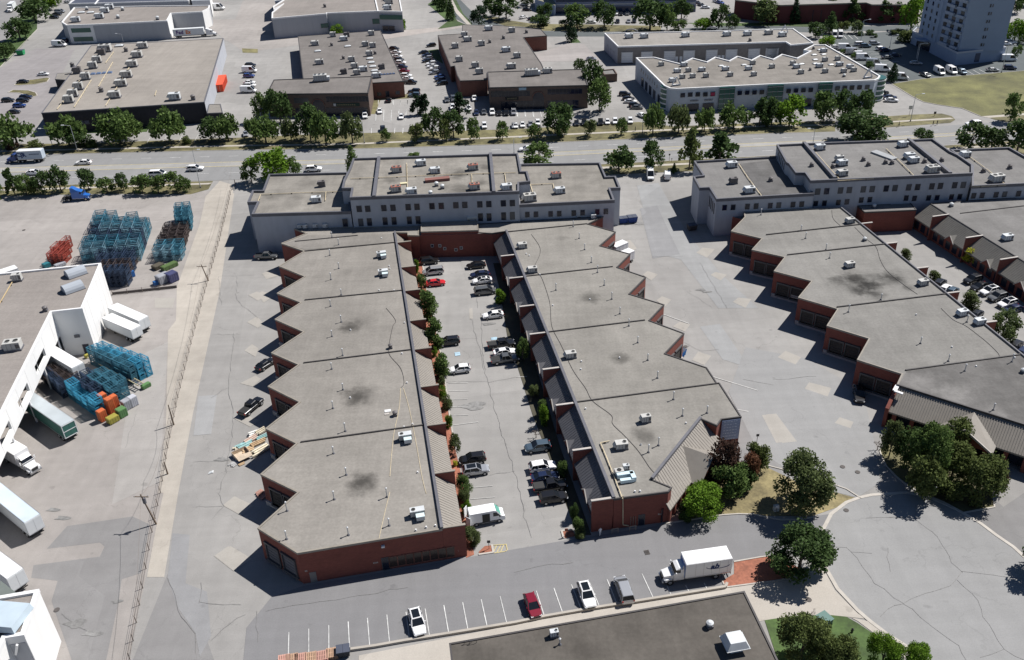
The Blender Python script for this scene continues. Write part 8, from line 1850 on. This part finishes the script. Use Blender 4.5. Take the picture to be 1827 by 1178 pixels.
crates('s', [(545, 885, 1.4, 1.2, 2.2, ORG, 'lower orange steel bin at the near end of the rack piles', 'bin'), (560, 830, 1.3, 1.3, 3.6, ORG, 'tallest orange steel bin against the blue racks', 'bin'), (592, 850, 1.2, 1.4, 3.4, ORG, 'middle orange steel bin between its two neighbours', 'bin'), (615, 825, 1.1, 1.2, 3.0, ORG, 'orange steel bin nearest the green cart', 'bin'),
             (597, 892, 2.0, 1.4, 1.1, YEL, 'yellow-green crate with blue load in front of the orange bins', 'crate'), (645, 862, 1.6, 1.5, 1.6, GRC, 'bright green wheeled cart beside the orange bins', 'cart'), (672, 822, 1.6, 1.4, 1.8, GYC, 'grey crate with a blue lid right of the green cart', 'crate'), (705, 805, 1.4, 1.3, 1.9, ('pale', (.45, .46, .5)), 'pale grey crate at the right end of the near racks', 'crate'), (770, 712, 1.8, .9, .7, GRC, 'green skip at the end of the long conveyor', 'bin'), (245, 650, 1.0, 1.0, 2.2, BLC, 'blue drum crate under the white fascia', 'crate'), (460, 555, .9, .7, .6, YEL, 'small yellow box beside the grey warehouse wall', 'box')])
crates('e', [(1150, 840, 3.0, 2.0, 2.0, GYC, 'grey tarped pile in the near right corner of the racks', 'crate'), (1210, 830, 2.4, 2.2, 2.1, NVC, 'indigo crate pile at the yard corner', 'crate'), (1095, 862, 1.0, .9, 1.0, BLC, 'small blue bin in front of the indigo pile', 'bin'), (1190, 740, 4.0, 1.6, .9, ('moss', (.08, .13, .04)), 'low mossy green pallet load behind the indigo pile', 'crate'), (1110, 740, 2.5, 2.0, .8, ('mud', (.08, .07, .05)), 'dark low load behind the grey pile', 'crate'), (930, 800, 1.0, 1.0, 1.4, BLC, 'blue bin beside the dark racks', 'bin'), (330, 735, 1.6, 1.4, 1.0, ('teal', (.02, .14, .17)), 'dark teal box left of the red racks', 'crate'), (425, 728, 2.6, 1.2, .7, GYC, 'pale grey frame in front of the red racks', 'crate')])
# conveyor between the piles
a, b = W('s', 480, 575, 0), W('s', 750, 725, 0); r = thing('belt_conveyor', (a.x, a.y, 0), 0); mb = MB(); d = b-a; nn = Vector((-d.y, d.x, 0)).normalized()*.5
Z_c = Vector((0, 0, 1.3))
for s in (-1, 1): mb.bar(Z_c+nn*s, d+Z_c+nn*s, .12, .2, mat('conveyor_steel', (.45, .40, .25), var=.1))
for k in range(24): q = d*(k+.5)/24+Z_c; mb.bar(q-nn, q+nn, .3, .06, COPG)
mb.build('conveyor_bed', r, loc=(0, 0, 0)); mb = MB()
for k in range(6):
    for s in (-1, 1): q = d*(k+.3)/6+nn*s; mb.bar(q, q+Z_c, .1, .1, COPG)
mb.build('legs', r, loc=(0, 0, 0)); tag(r, 'long yellow-grey conveyor running between the two near rack piles', 'conveyor')
# ------------------------------------------------------------------ fences, poles and lamps
WOOD = mat('pole_wood', (.16, .12, .09), var=.2, scale=1); WIRE = mat('fence_wire', (.17, .14, .12), var=.2)
def fence(t, pts, label, hh=1.5, step=3.0):
    V = L(t, *pts); r = thing('wire_fence', V[0]); o0 = V[0]; mbp = MB(); mbr = MB(); n = 0
    for a, b in zip(V, V[1:]):
        k = max(1, int((b-a).length/step))
        for i in range(k):
            p = a.lerp(b, i/k)-o0
            m_ = MB(); m_.cyl(p, p+Vector((rng.uniform(-.05, .05), rng.uniform(-.05, .05), hh)), .07, .06, 6, WIRE)
            if n < 95: m_.build('fence_post', r, loc=(0, 0, 0))
            n += 1
        for z in (.25, .7, 1.1, hh-.05): mbr.bar(a-o0+Vector((0, 0, z)), b-o0+Vector((0, 0, z)), .025, .025, WIRE)
        m = int((b-a).length/.5)
    mbr.build('fence_wire', r, loc=(0, 0, 0)); tag(r, label, 'fence')
fence('0', (413, 340, 408, 365, 392, 430, 372, 500, 345, 600, 318, 710, 300, 800, 287, 880, 272, 950, 255, 1050, 232, 1178, 220, 1240), 'long rusty wire fence down the left side of the yard lane')
fence('e', (790, 930, 1000, 908, 1240, 880), 'low wire fence along the near edge of the rack yard', 1.3)
r = thing('guard_rail', W('e', 790, 925)); a, b = L('e', 790, 928, 1240, 880); mb = MB(); mb.bar(Vector((0, 0, .3)), b-a+Vector((0, 0, .3)), .3, .6, mat('dark_rail', (.09, .08, .08))); mb.build('kerb_block', r, loc=(0, 0, 0)); tag(r, 'dark low barrier under the rack yard fence', 'barrier')
def pole(t, x, y, topy, label, arms=True, tilt=(0, 0)):
    b = W(t, x, y, 0); X, Y = px(t, x, topy); H = solve_h(b, X, Y); r = thing('utility_pole', b); mb = MB(); mb.cyl((0, 0, 0), (tilt[0], tilt[1], H), .16, .1, 8, WOOD); mb.build('pole', r, loc=(0, 0, 0))
    if arms:
        mb = MB(); mb.bar((-1.2+tilt[0], .1, H-.5), (1.2+tilt[0], -.1, H-.5), .12, .12, WOOD)
        for s in (-1, 0, 1): mb.cyl((s*1.05+tilt[0], 0, H-.45), (s*1.05+tilt[0], 0, H-.2), .05, .05, 6, STEEL)
        mb.build('crossarm', r, loc=(0, 0, 0))
        if label.startswith('wooden utility pole with a transformer'):
            mb = MB(); mb.cyl((.3+tilt[0], 0, H-1.8), (.3+tilt[0], 0, H-.9), .28, .28, 10, COPG); mb.build('transformer', r, loc=(0, 0, 0))
    tag(r, label, 'utility pole'); return b+Vector((tilt[0], tilt[1], H-.3))
P1 = pole('m', 1095, 225, 15, 'wooden utility pole with a transformer halfway down the yard fence', tilt=(-1.0, 0)); P2 = pole('i', 1175, 1045, 960, 'short wooden pole just beyond the transformer pole on the fence', arms=False)
P3 = pole('e', 1460, 830, 715, 'wooden utility pole on the fence beside the rack yard corner', tilt=(-.8, 0)); P4 = pole('i', 1218, 700, 560, 'wooden utility pole on the fence level with the scrap pile', arms=False); P5 = pole('e', 1650, 165, 120, 'short post at the road end of the yard fence', arms=False)
r = thing('overhead_wires', P1); mb = MB()
PP = [W('0', 222, 1260, 7), P1, P2+Vector((0, 0, 3)), P4, P3, P5+Vector((0, 0, 4))]
for off in (0,):
    for a, b in zip(PP, PP[1:]):
        prev = None
        for k in range(7):
            u = k/6; q = a.lerp(b, u)+Vector((off, 0, -1.2*4*u*(1-u)))-P1
            if prev: mb.bar(prev, q, .025, .025, WIRE)
            prev = q
mb.build('wire', r, loc=(0, 0, 0)); tag(r, 'thin sagging wires strung along the yard fence poles', 'wires')
def lamp(t, x, y, topx, topy, label, arm=True):
    b = W(t, x, y, 0); X, Y = px(t, topx, topy); H = solve_h(b, X, Y)
    H = min(H, 13); r = thing('street_lamp', b); mb = MB(); mb.cyl((0, 0, 0), (0, 0, H), .13, .07, 8, STEEL); mb.cyl((0, 0, 0), (0, 0, .5), .22, .2, 8, COPG); mb.build('lamp_pole', r, loc=(0, 0, 0))
    s = -1 if topx < x else 1
    mb = MB(); 
    if arm: mb.bar((0, 0, H), (s*1.8, -.6, H+.5), .09, .09, STEEL); mb.build('lamp_arm', r, loc=(0, 0, 0)); mb = MB(); mb.box((s*2.1, -.7, H+.5), (.9, .4, .18), CASEW)
    else: mb.box((0, 0, H+.1), (.7, .5, .25), CASEW)
    mb.build('lamp_head', r, loc=(0, 0, 0)); tag(r, label, 'street lamp')
for a in (('a', 545, 1062, 480, 882, 'tall street lamp on the north verge in front of the big tan warehouse'), ('a', 370, 1030, 330, 905, 'slim lamp post in the front lot of the big tan warehouse'), ('a', 1372, 1160, 1378, 1055, 'street lamp standing in the road median at left'), ('e', 1405, 178, 1370, 30, 'street lamp at the road entrance of the yard lane'), ('b', 747, 1005, 735, 860, 'street lamp on the verge in front of the arched brown building'), ('c', 888, 935, 880, 800, 'street lamp on the verge left of the zigzag building'),
          ('d', 325, 1020, 322, 905, 'street lamp behind the upper right grey building'), ('F', 1465, 1022, 1560, 640, 'dark lamp post at the edge of the meadow by the tower'), ('d', 1055, 435, 1085, 310, 'lamp post in the dark lot before the tower entrance'), ('z', 1030, 340, 1095, 50, 'lamp post on the small island of the tower lot'), ('z', 1425, 420, 1460, 260, 'lamp post near the navy cars of the tower lot'), ('F', 270, 840, 330, 620, 'lamp post by the silver car at the tower'), ('d', 1010, 852, 1050, 665, 'leaning dark lamp post on the strip by the meadow drive'), ('a', 865, 300, 855, 240, 'lamp post behind the big tan roof'), ('b', 1795, 1080, 1795, 970, 'street lamp by the road behind the courtyard')):
    lamp(*a)
lamp('p', 2050, 500, 1545, 570, 'lamp whose thin shadow falls on the turning circle')
def sign(t, x, y, label, col, hh=2.0, w_=.5, cat='sign'):
    b = W(t, x, y, 0); r = thing('sign_post', b); mb = MB(); mb.cyl((0, 0, 0), (0, 0, hh), .05, .05, 6, WIRE); mb.build('post', r, loc=(0, 0, 0)); mb = MB(); mb.box((0, -.05, hh), (w_, .06, w_), col); mb.build('sign_panel', r, loc=(0, 0, 0)); tag(r, label, cat)
sign('n', 1620, 400, 'small dark sign post in the mulch bed below the cargo van', COPD, 1.6); sign('o', 355, 310, 'small reddish sign post in the bed at the courtyard mouth', MULCH, 1.4); sign('H', 1200, 740, 'white sign post by the mulch bed behind the box truck', COPW, 2.0, .4); sign('H', 1255, 300, 'small white sign on the corner lawn', COPW, 1.4); sign('v', 503, 905, 'white sign at the rim of the island lawn', COPW, 1.8); sign('k', 1685, 965, 'small dark lamp-like post behind the corner trees', COPD, 2.4, .5); sign('g', 1075, 150, 'dark road sign by the near kerb behind the drive', COPD, 2.2, .5); sign('g', 1092, 158, 'small dark post beside the road sign', COPD, 1.2, .3)
sign('d', 1000, 815, 'grey upright sign frame on the strip by the meadow drive', STEEL, 3.0, 1.2); sign('d', 1178, 815, 'dark round bush-like sign on the drive island', COPD, 1.2, .8)
# bins, pallets, scrap, people
def dumpster(t, x, y, rz, col, label, s=1.0):
    v = W(t, x, y, 0); r = thing('dumpster', (v.x, v.y, .06), rz); mb = MB(); mb.hexa([(-1.0*s, -.7*s, .15), (1.0*s, -.7*s, .15), (1.0*s, .7*s, .15), (-1.0*s, .7*s, .15)], [(-1.15*s, -.9*s, 1.5*s), (1.15*s, -.9*s, 1.5*s), (1.15*s, .9*s, 1.5*s), (-1.15*s, .9*s, 1.5*s)], col)
    for k in (-.7, 0, .7): mb.box((k*s, -.82*s, .85*s), (.08, .12, 1.1*s), col)
    for k in (-1, 1): mb.box((k*1.1*s, 0, .9*s), (.16, .9*s, .16), col)
    mb.build('bin_body', r, loc=(0, 0, 0)); mb = MB()
    for k in (-.57, .57): mb.box((k*s, 0, 1.54*s), (1.1*s, 1.8*s, .07), mat('bin_lid', (.06, .07, .1), var=.1))
    mb.build('bin_lid', r, loc=(0, 0, 0)); tag(r, label, 'dumpster')
DB = mat('dumpster_blue', (.02, .05, .2), var=.12, scale=2)
dumpster('g', 752, 580, -GRID, DB, 'blue dumpster at the grey wall, left one of the pair'); dumpster('g', 815, 575, -GRID, DB, 'darker blue dumpster at the grey wall, right one of the pair', 1.1)
dumpster('k', 1150, 340, .9, mat('dumpster_bright_blue', (.02, .16, .45), var=.1), 'bright blue dumpster tucked behind the east brick block'); dumpster('a', 150, 385, 0, mat('dumpster_green', (.03, .3, .12), var=.1), 'green dumpster beside the trees at the top left', 1.4)
dumpster('u', 175, 925, .2, COPD, 'dark dumpster in the shade of the upper right grey building'); dumpster('n', 603, 1140, -GRID, mat('dumpster_black', (.03, .035, .045), var=.1), 'black bin at the end of the stacked pallets', .8)
v = W('a', 1550, 610, 0); r = thing('shipping_container', (v.x, v.y, .06), HD['N']-.02); RC_ = mat('container_red', (.62, .075, .03), var=.06, scale=1)
mb = MB(); mb.box((0, 0, 1.4), (14, 3.4, 2.8), RC_)
for k in range(20): mb.box((-6.6+k*.7, 1.72, 1.4), (.3, .08, 2.5), RC_); mb.box((-6.6+k*.7, -1.72, 1.4), (.3, .08, 2.5), RC_)
mb.build('container_body', r, loc=(0, 0, 0)); mb = MB()
for s in (-1, 1): mb.box((-7.04, s*.8, 1.4), (.08, 1.5, 2.6), RC_); mb.bar((-7.1, s*.5, .3), (-7.1, s*.5, 2.5), .06, .06, CHR)
mb.build('container_door', r, loc=(0, 0, 0)); tag(r, 'bright orange-red container beside the big tan warehouse', 'container')
PAL = mat('pallet_wood', (.42, .27, .18), var=.2, scale=2); PALR = mat('pallet_red', (.4, .16, .1), var=.2, scale=2)
def pallet(v, rz, n, label, group=None, m=PAL, s=1.0):
    for i in range(n):
        r = thing('wooden_pallet', (v.x, v.y, .07+i*.15), rz+rng.uniform(-.03, .03)); mb = MB()
        for k in range(7): mb.box((-.52*s+k*.173*s, 0, .12), (.12*s, 1.2*s, .025), m)
        for k in (-.5, 0, .5): mb.box((0, k*s, .06), (1.1*s, .1, .09), m)
        mb.build('pallet_deck', r, loc=(0, 0, 0)); tag(r, label, 'pallet', group)
for i, (x, y) in enumerate(((190, 1178), (245, 1172), (305, 1168), (375, 1160), (455, 1150), (525, 1130))):
    pallet(W('n', x, y+20, 0), -GRID, 5, 'wooden pallet in the row of stacks along the bottom wall', 'pallets along the bottom wall', m=PAL if i % 2 else mat('pallet_rose', (.45, .25, .2), var=.15), s=1.35)
for k in range(3): pallet(W('D', 520-10*k, 870-20*k, 0), .9, 2, 'pinkish pallet lying in the second sawtooth recess', 'pallets in the recess', m=mat('pallet_rose', (.45, .25, .2)))
SC_C = [('scrap_white', (.75, .74, .7)), ('scrap_wood', (.5, .36, .22)), ('scrap_pale', (.6, .54, .42)), ('scrap_teal', (.25, .42, .42)), ('scrap_pink', (.48, .36, .3)), ('scrap_grey', (.35, .35, .35)), ('cardboard', (.5, .41, .31))]
for i, (x, y, w_, d_, h_, c_, lb) in enumerate([(330, 330, 3.2, 1.8, .5, 3, 'teal and white board slanting on the scrap pile'), (400, 270, 3.0, 1.2, .7, 4, 'pinkish board across the back of the scrap pile'), (430, 215, 2.0, 1.4, .8, 0, 'white panel at the top of the scrap pile'), (510, 190, 2.0, 1.0, 1.0, 2, 'pale timber leaning at the wall end of the scrap pile'), (520, 245, 2.4, .9, .6, 3, 'teal striped board by the wall in the scrap pile'), (480, 310, 3.0, .8, .9, 1, 'long brown timber in the middle of the scrap pile'), (500, 390, 3.6, 1.4, 1.0, 2, 'long cream-coloured crate on the right of the scrap pile'), (545, 350, 1.6, .8, .6, 0, 'white box touching the brick wall'), (300, 430, 2.6, 2.0, .8, 6, 'open cardboard box at the front of the scrap pile'), (270, 350, 2.0, 1.2, .3, 2, 'flat pale sheet at the left of the scrap pile'), (250, 505, 2.4, 1.2, .2, 5, 'grey loose sheet in front of the cardboard box'), (200, 510, 1.6, .3, .15, 5, 'thin grey board lying left of the cardboard box'), (360, 370, 2.2, 1.6, .4, 1, 'brown sheet under the cream-coloured crate'), (310, 520, 1.2, .6, .2, 1, 'small wooden offcut in front of the scrap pile')]):
    v = W('D', x, y, 0); r = thing('scrap_board', (v.x, v.y, .06), .75+rng.uniform(-.35, .35)); m = mat(SC_C[c_][0], SC_C[c_][1], var=.2, scale=1.5); mb = MB()
    if c_ == 6:
        for s in (-1, 1): mb.box((s*w_/2, 0, h_/2), (.05, d_, h_), m); mb.box((0, s*d_/2, h_/2), (w_, .05, h_), m)
        mb.box((0, 0, .05), (w_, d_, .06), m); mb.bar((0, -d_/2, h_), (0, -d_, h_*.7), w_, .04, m)
    else:
        for k in range(4): mb.box((rng.uniform(-.2, .2), -d_/2+d_*(k+.5)/4, h_*(.3+.2*(k % 3))), (w_*rng.uniform(.8, 1), d_/4*.92, max(.08, h_*.3)), m)
        mb.box((0, 0, h_*.12), (w_*.7, d_*.7, h_*.24), COPT)
    mb.build('boards', r, loc=(0, 0, 0)); tag(r, lb, 'scrap')
# paper scraps
v = W('i', 1475, 1035, 0); r = thing('plastic_sheet', (v.x, v.y, .08), .4); mb = MB(); mb.hexa([(-.5, -.3, 0), (.4, -.35, 0), (.6, .3, 0), (-.2, .25, 0)], [(-.3, -.1, .12), (.3, -.2, .2), (.4, .2, .15), (-.1, .15, .1)], CASEW); mb.build('sheet', r, loc=(0, 0, 0)); tag(r, 'crumpled white plastic sheet on the asphalt near the yard fence', 'litter')
# retaining wall along the south strip
r = thing('retaining_wall', W('n', 1025, 1050)); o0 = W('n', 1025, 1050); mb = MB(); V = L('n', 640, 1112, 830, 1085, 1025, 1050, 1365, 995, 1806, 922)+L('o', 200, 880, 500, 828, 870, 770, 1470, 672, 1480, 645)
for i, (a, b) in enumerate(zip(V, V[1:])): mb.bar(a-o0+Vector((0, 0, .2)), b-o0+Vector((0, 0, .2)), .38, .42+.004*(i % 2), mat('wall_concrete', (.36, .33, .29), var=.1))
mb.build('wall_cap', r, loc=(0, 0, 0)); tag(r, 'low concrete wall behind the south parking strip', 'wall')
# gas risers at the east block south end
for x, w_, lb in ((695, 50, 'low white pipe guard on the left at the south end wall'), (820, 60, 'low white pipe guard on the right at the south end wall')):
    v = W('o', x, 290 if x < 700 else 272, 0); r = thing('pipe_guard', (v.x, v.y, .05), -GRID); mb = MB()
    for s in (-1, 1): mb.cyl((s*.5, 0, 0), (s*.5, 0, 1.0), .05, .05, 6, COPT)
    mb.bar((-.5, 0, .95), (.5, 0, .95), .09, .09, COPT); mb.bar((-.5, 0, .5), (.5, 0, .5), .06, .06, COPT); mb.build('frame', r, loc=(0, 0, 0)); tag(r, lb, 'guard')
# manholes
for t_, x, y, lb in (('t', 365, 857, 'round dark manhole near the bottom left white building'), ('l', 535, 1113, 'manhole in the middle of the right drive'), ('l', 640, 1150, 'manhole nearest the island lawn'), ('p', 560, 130, 'small round manhole inside the turning circle'), ('p', 298, 757, 'reddish round manhole on the pale apron'), ('k', 1190, 270, 'manhole behind the east block'), ('e', 168, 475, 'dark round drain in the left yard'), ('n', 1080, 2, None)):
    if not lb: continue
    v = W(t_, x, y, 0); r = thing('manhole_cover', (v.x, v.y, .085)); mb = MB(); mb.cyl((0, 0, 0), (0, 0, .02), .42, .42, 14, mat('cast_iron', (.09, .08, .075), var=.2)); mb.build('cover', r, loc=(0, 0, 0)); tag(r, lb, 'manhole')
v = W('o', 920, 425, 0); r = thing('storm_drain', (v.x, v.y, .085), -GRID); mb = MB()
for k in range(5): mb.box((-.32+.16*k, 0, .01), (.09, .8, .02), MATS['cast_iron'])
mb.box((0, .4, .012), (.8, .08, .024), MATS['cast_iron']); mb.box((0, -.4, .012), (.8, .08, .024), MATS['cast_iron']); mb.build('grate', r, loc=(0, 0, 0)); tag(r, 'square dark drain grate on the south drive', 'drain')
r = thing('utility_box', W('p', 400, 930)); mb = MB(); mb.box((0, 0, .75), (1.5, 1.6, 1.5), mat('box_green', (.12, .2, .18), var=.08), .5); mb.box((0, 0, 1.52), (1.7, 1.8, .08), MATS['box_green'], .5); mb.build('cabinet', r, loc=(0, 0, 0)); tag(r, 'grey-green utility cabinet on the bottom lawn', 'utility box')
r = thing('fire_hydrant', W('p', 600, 985)); mb = MB(); mb.cyl((0, 0, 0), (0, 0, .7), .16, .14, 8, COPD); mb.cyl((0, 0, .7), (0, 0, .9), .18, .05, 8, COPD); mb.cyl((-.25, 0, .5), (.25, 0, .5), .07, .07, 6, COPD); mb.build('hydrant_body', r, loc=(0, 0, 0)); tag(r, 'dark hydrant on the bottom lawn', 'hydrant')
r = thing('utility_box', W('H', 1253, 275)); mb = MB(); mb.box((0, 0, .5), (.8, .6, 1.0), CASEW, .2); mb.box((0, 0, 1.03), (.9, .7, .06), CASE, .2); mb.build('cabinet', r, loc=(0, 0, 0)); tag(r, 'small pale utility cabinet under the trees of the corner lawn', 'utility box')
for i, (t_, x, y) in enumerate((('r', 90, 640),)): pass
# people
SKIN = mat('skin', (.45, .28, .2), var=0, rough=.6); SHIRT = mat('white_shirt', (.7, .7, .72), var=0); SHIRT2 = mat('black_clothes', (.015, .015, .02), var=0); JEANS = mat('dark_trousers', (.03, .035, .06), var=0); HAIR = mat('dark_hair', (.02, .015, .012), var=0)
def person(v, rz, shirt, trousers, label, step=.12):
    r = thing('person', (v.x, v.y, .05), rz)
    me = bpy.data.meshes.new('body'); J = [(0, 0, .95), (0, 0, 1.15), (0, 0, 1.38), (0, 0, 1.5), (0, .02, 1.62), (0, .02, 1.74), (-.1, 0, .9), (-.11, -step, .5), (-.11, -step*.6, .08), (-.11, .12-step*.6, .04), (.1, 0, .9), (.11, step, .5), (.11, step*.9, .08), (.11, .12+step*.9, .04), (-.19, 0, 1.4), (-.26, .03, 1.12), (-.24, .14, .9), (.19, 0, 1.4), (.26, .03, 1.12), (.24, .16, .92)]
    Ed = [(0, 1), (1, 2), (2, 3), (3, 4), (4, 5), (0, 6), (6, 7), (7, 8), (8, 9), (0, 10), (10, 11), (11, 12), (12, 13), (2, 14), (14, 15), (15, 16), (2, 17), (17, 18), (18, 19)]
    Rr = [.14, .14, .16, .06, .1, .09, .1, .07, .05, .045, .1, .07, .05, .045, .07, .045, .035, .07, .045, .035]
    me.from_pydata(J, Ed, []); o = bpy.data.objects.new('body', me); sc.collection.objects.link(o)
    md = o.modifiers.new('s', 'SKIN'); 
    for i, q in enumerate(me.skin_vertices[0].data): q.radius = (Rr[i], Rr[i]*.8); q.use_root = (i == 0)
    o.modifiers.new('u', 'SUBSURF').levels = 1
    dg = bpy.context.evaluated_depsgraph_get(); m2 = bpy.data.meshes.new_from_object(o.evaluated_get(dg)); bpy.data.objects.remove(o)
    m2.materials.clear(); [m2.materials.append(m) for m in (SKIN, shirt, trousers, HAIR)]
    for p in m2.polygons: z = p.center.z; p.material_index = 3 if z > 1.7 else 0 if z > 1.5 or (abs(p.center.x) > .2 and z < 1.0) else 1 if z > .95 else 2
    b = bpy.data.objects.new('body', m2); sc.collection.objects.link(b); b.parent = r; tag(r, label, 'person')
person(W('o', 592, 308, 0), .3, SHIRT, SHIRT, 'person in white clothes standing at the shaded end wall')
person(W('o', 588, 262, 0), 1.2, SHIRT2, SHIRT2, 'person in black standing behind the one in white')
for o in (o for o in sc.objects if o.get('label', '').startswith('person in white')): pass
person(W('d', 1168, 880, 0), 1.5, SHIRT2, JEANS, 'person in dark clothes walking on the verge, left of two')
person(W('d', 1195, 878, 0), 1.5, SHIRT2, JEANS, 'person in dark clothes walking on the verge, right of two')
person(W('d', 928, 888, 0), 1.2, SHIRT2, JEANS, 'person in dark clothes alone on the verge by the meadow drive')
person(W('c', 838, 920, 0), 1.2, SHIRT2, JEANS, 'person in dark clothes on the sidewalk by the round-crowned trees')
finish_labels()
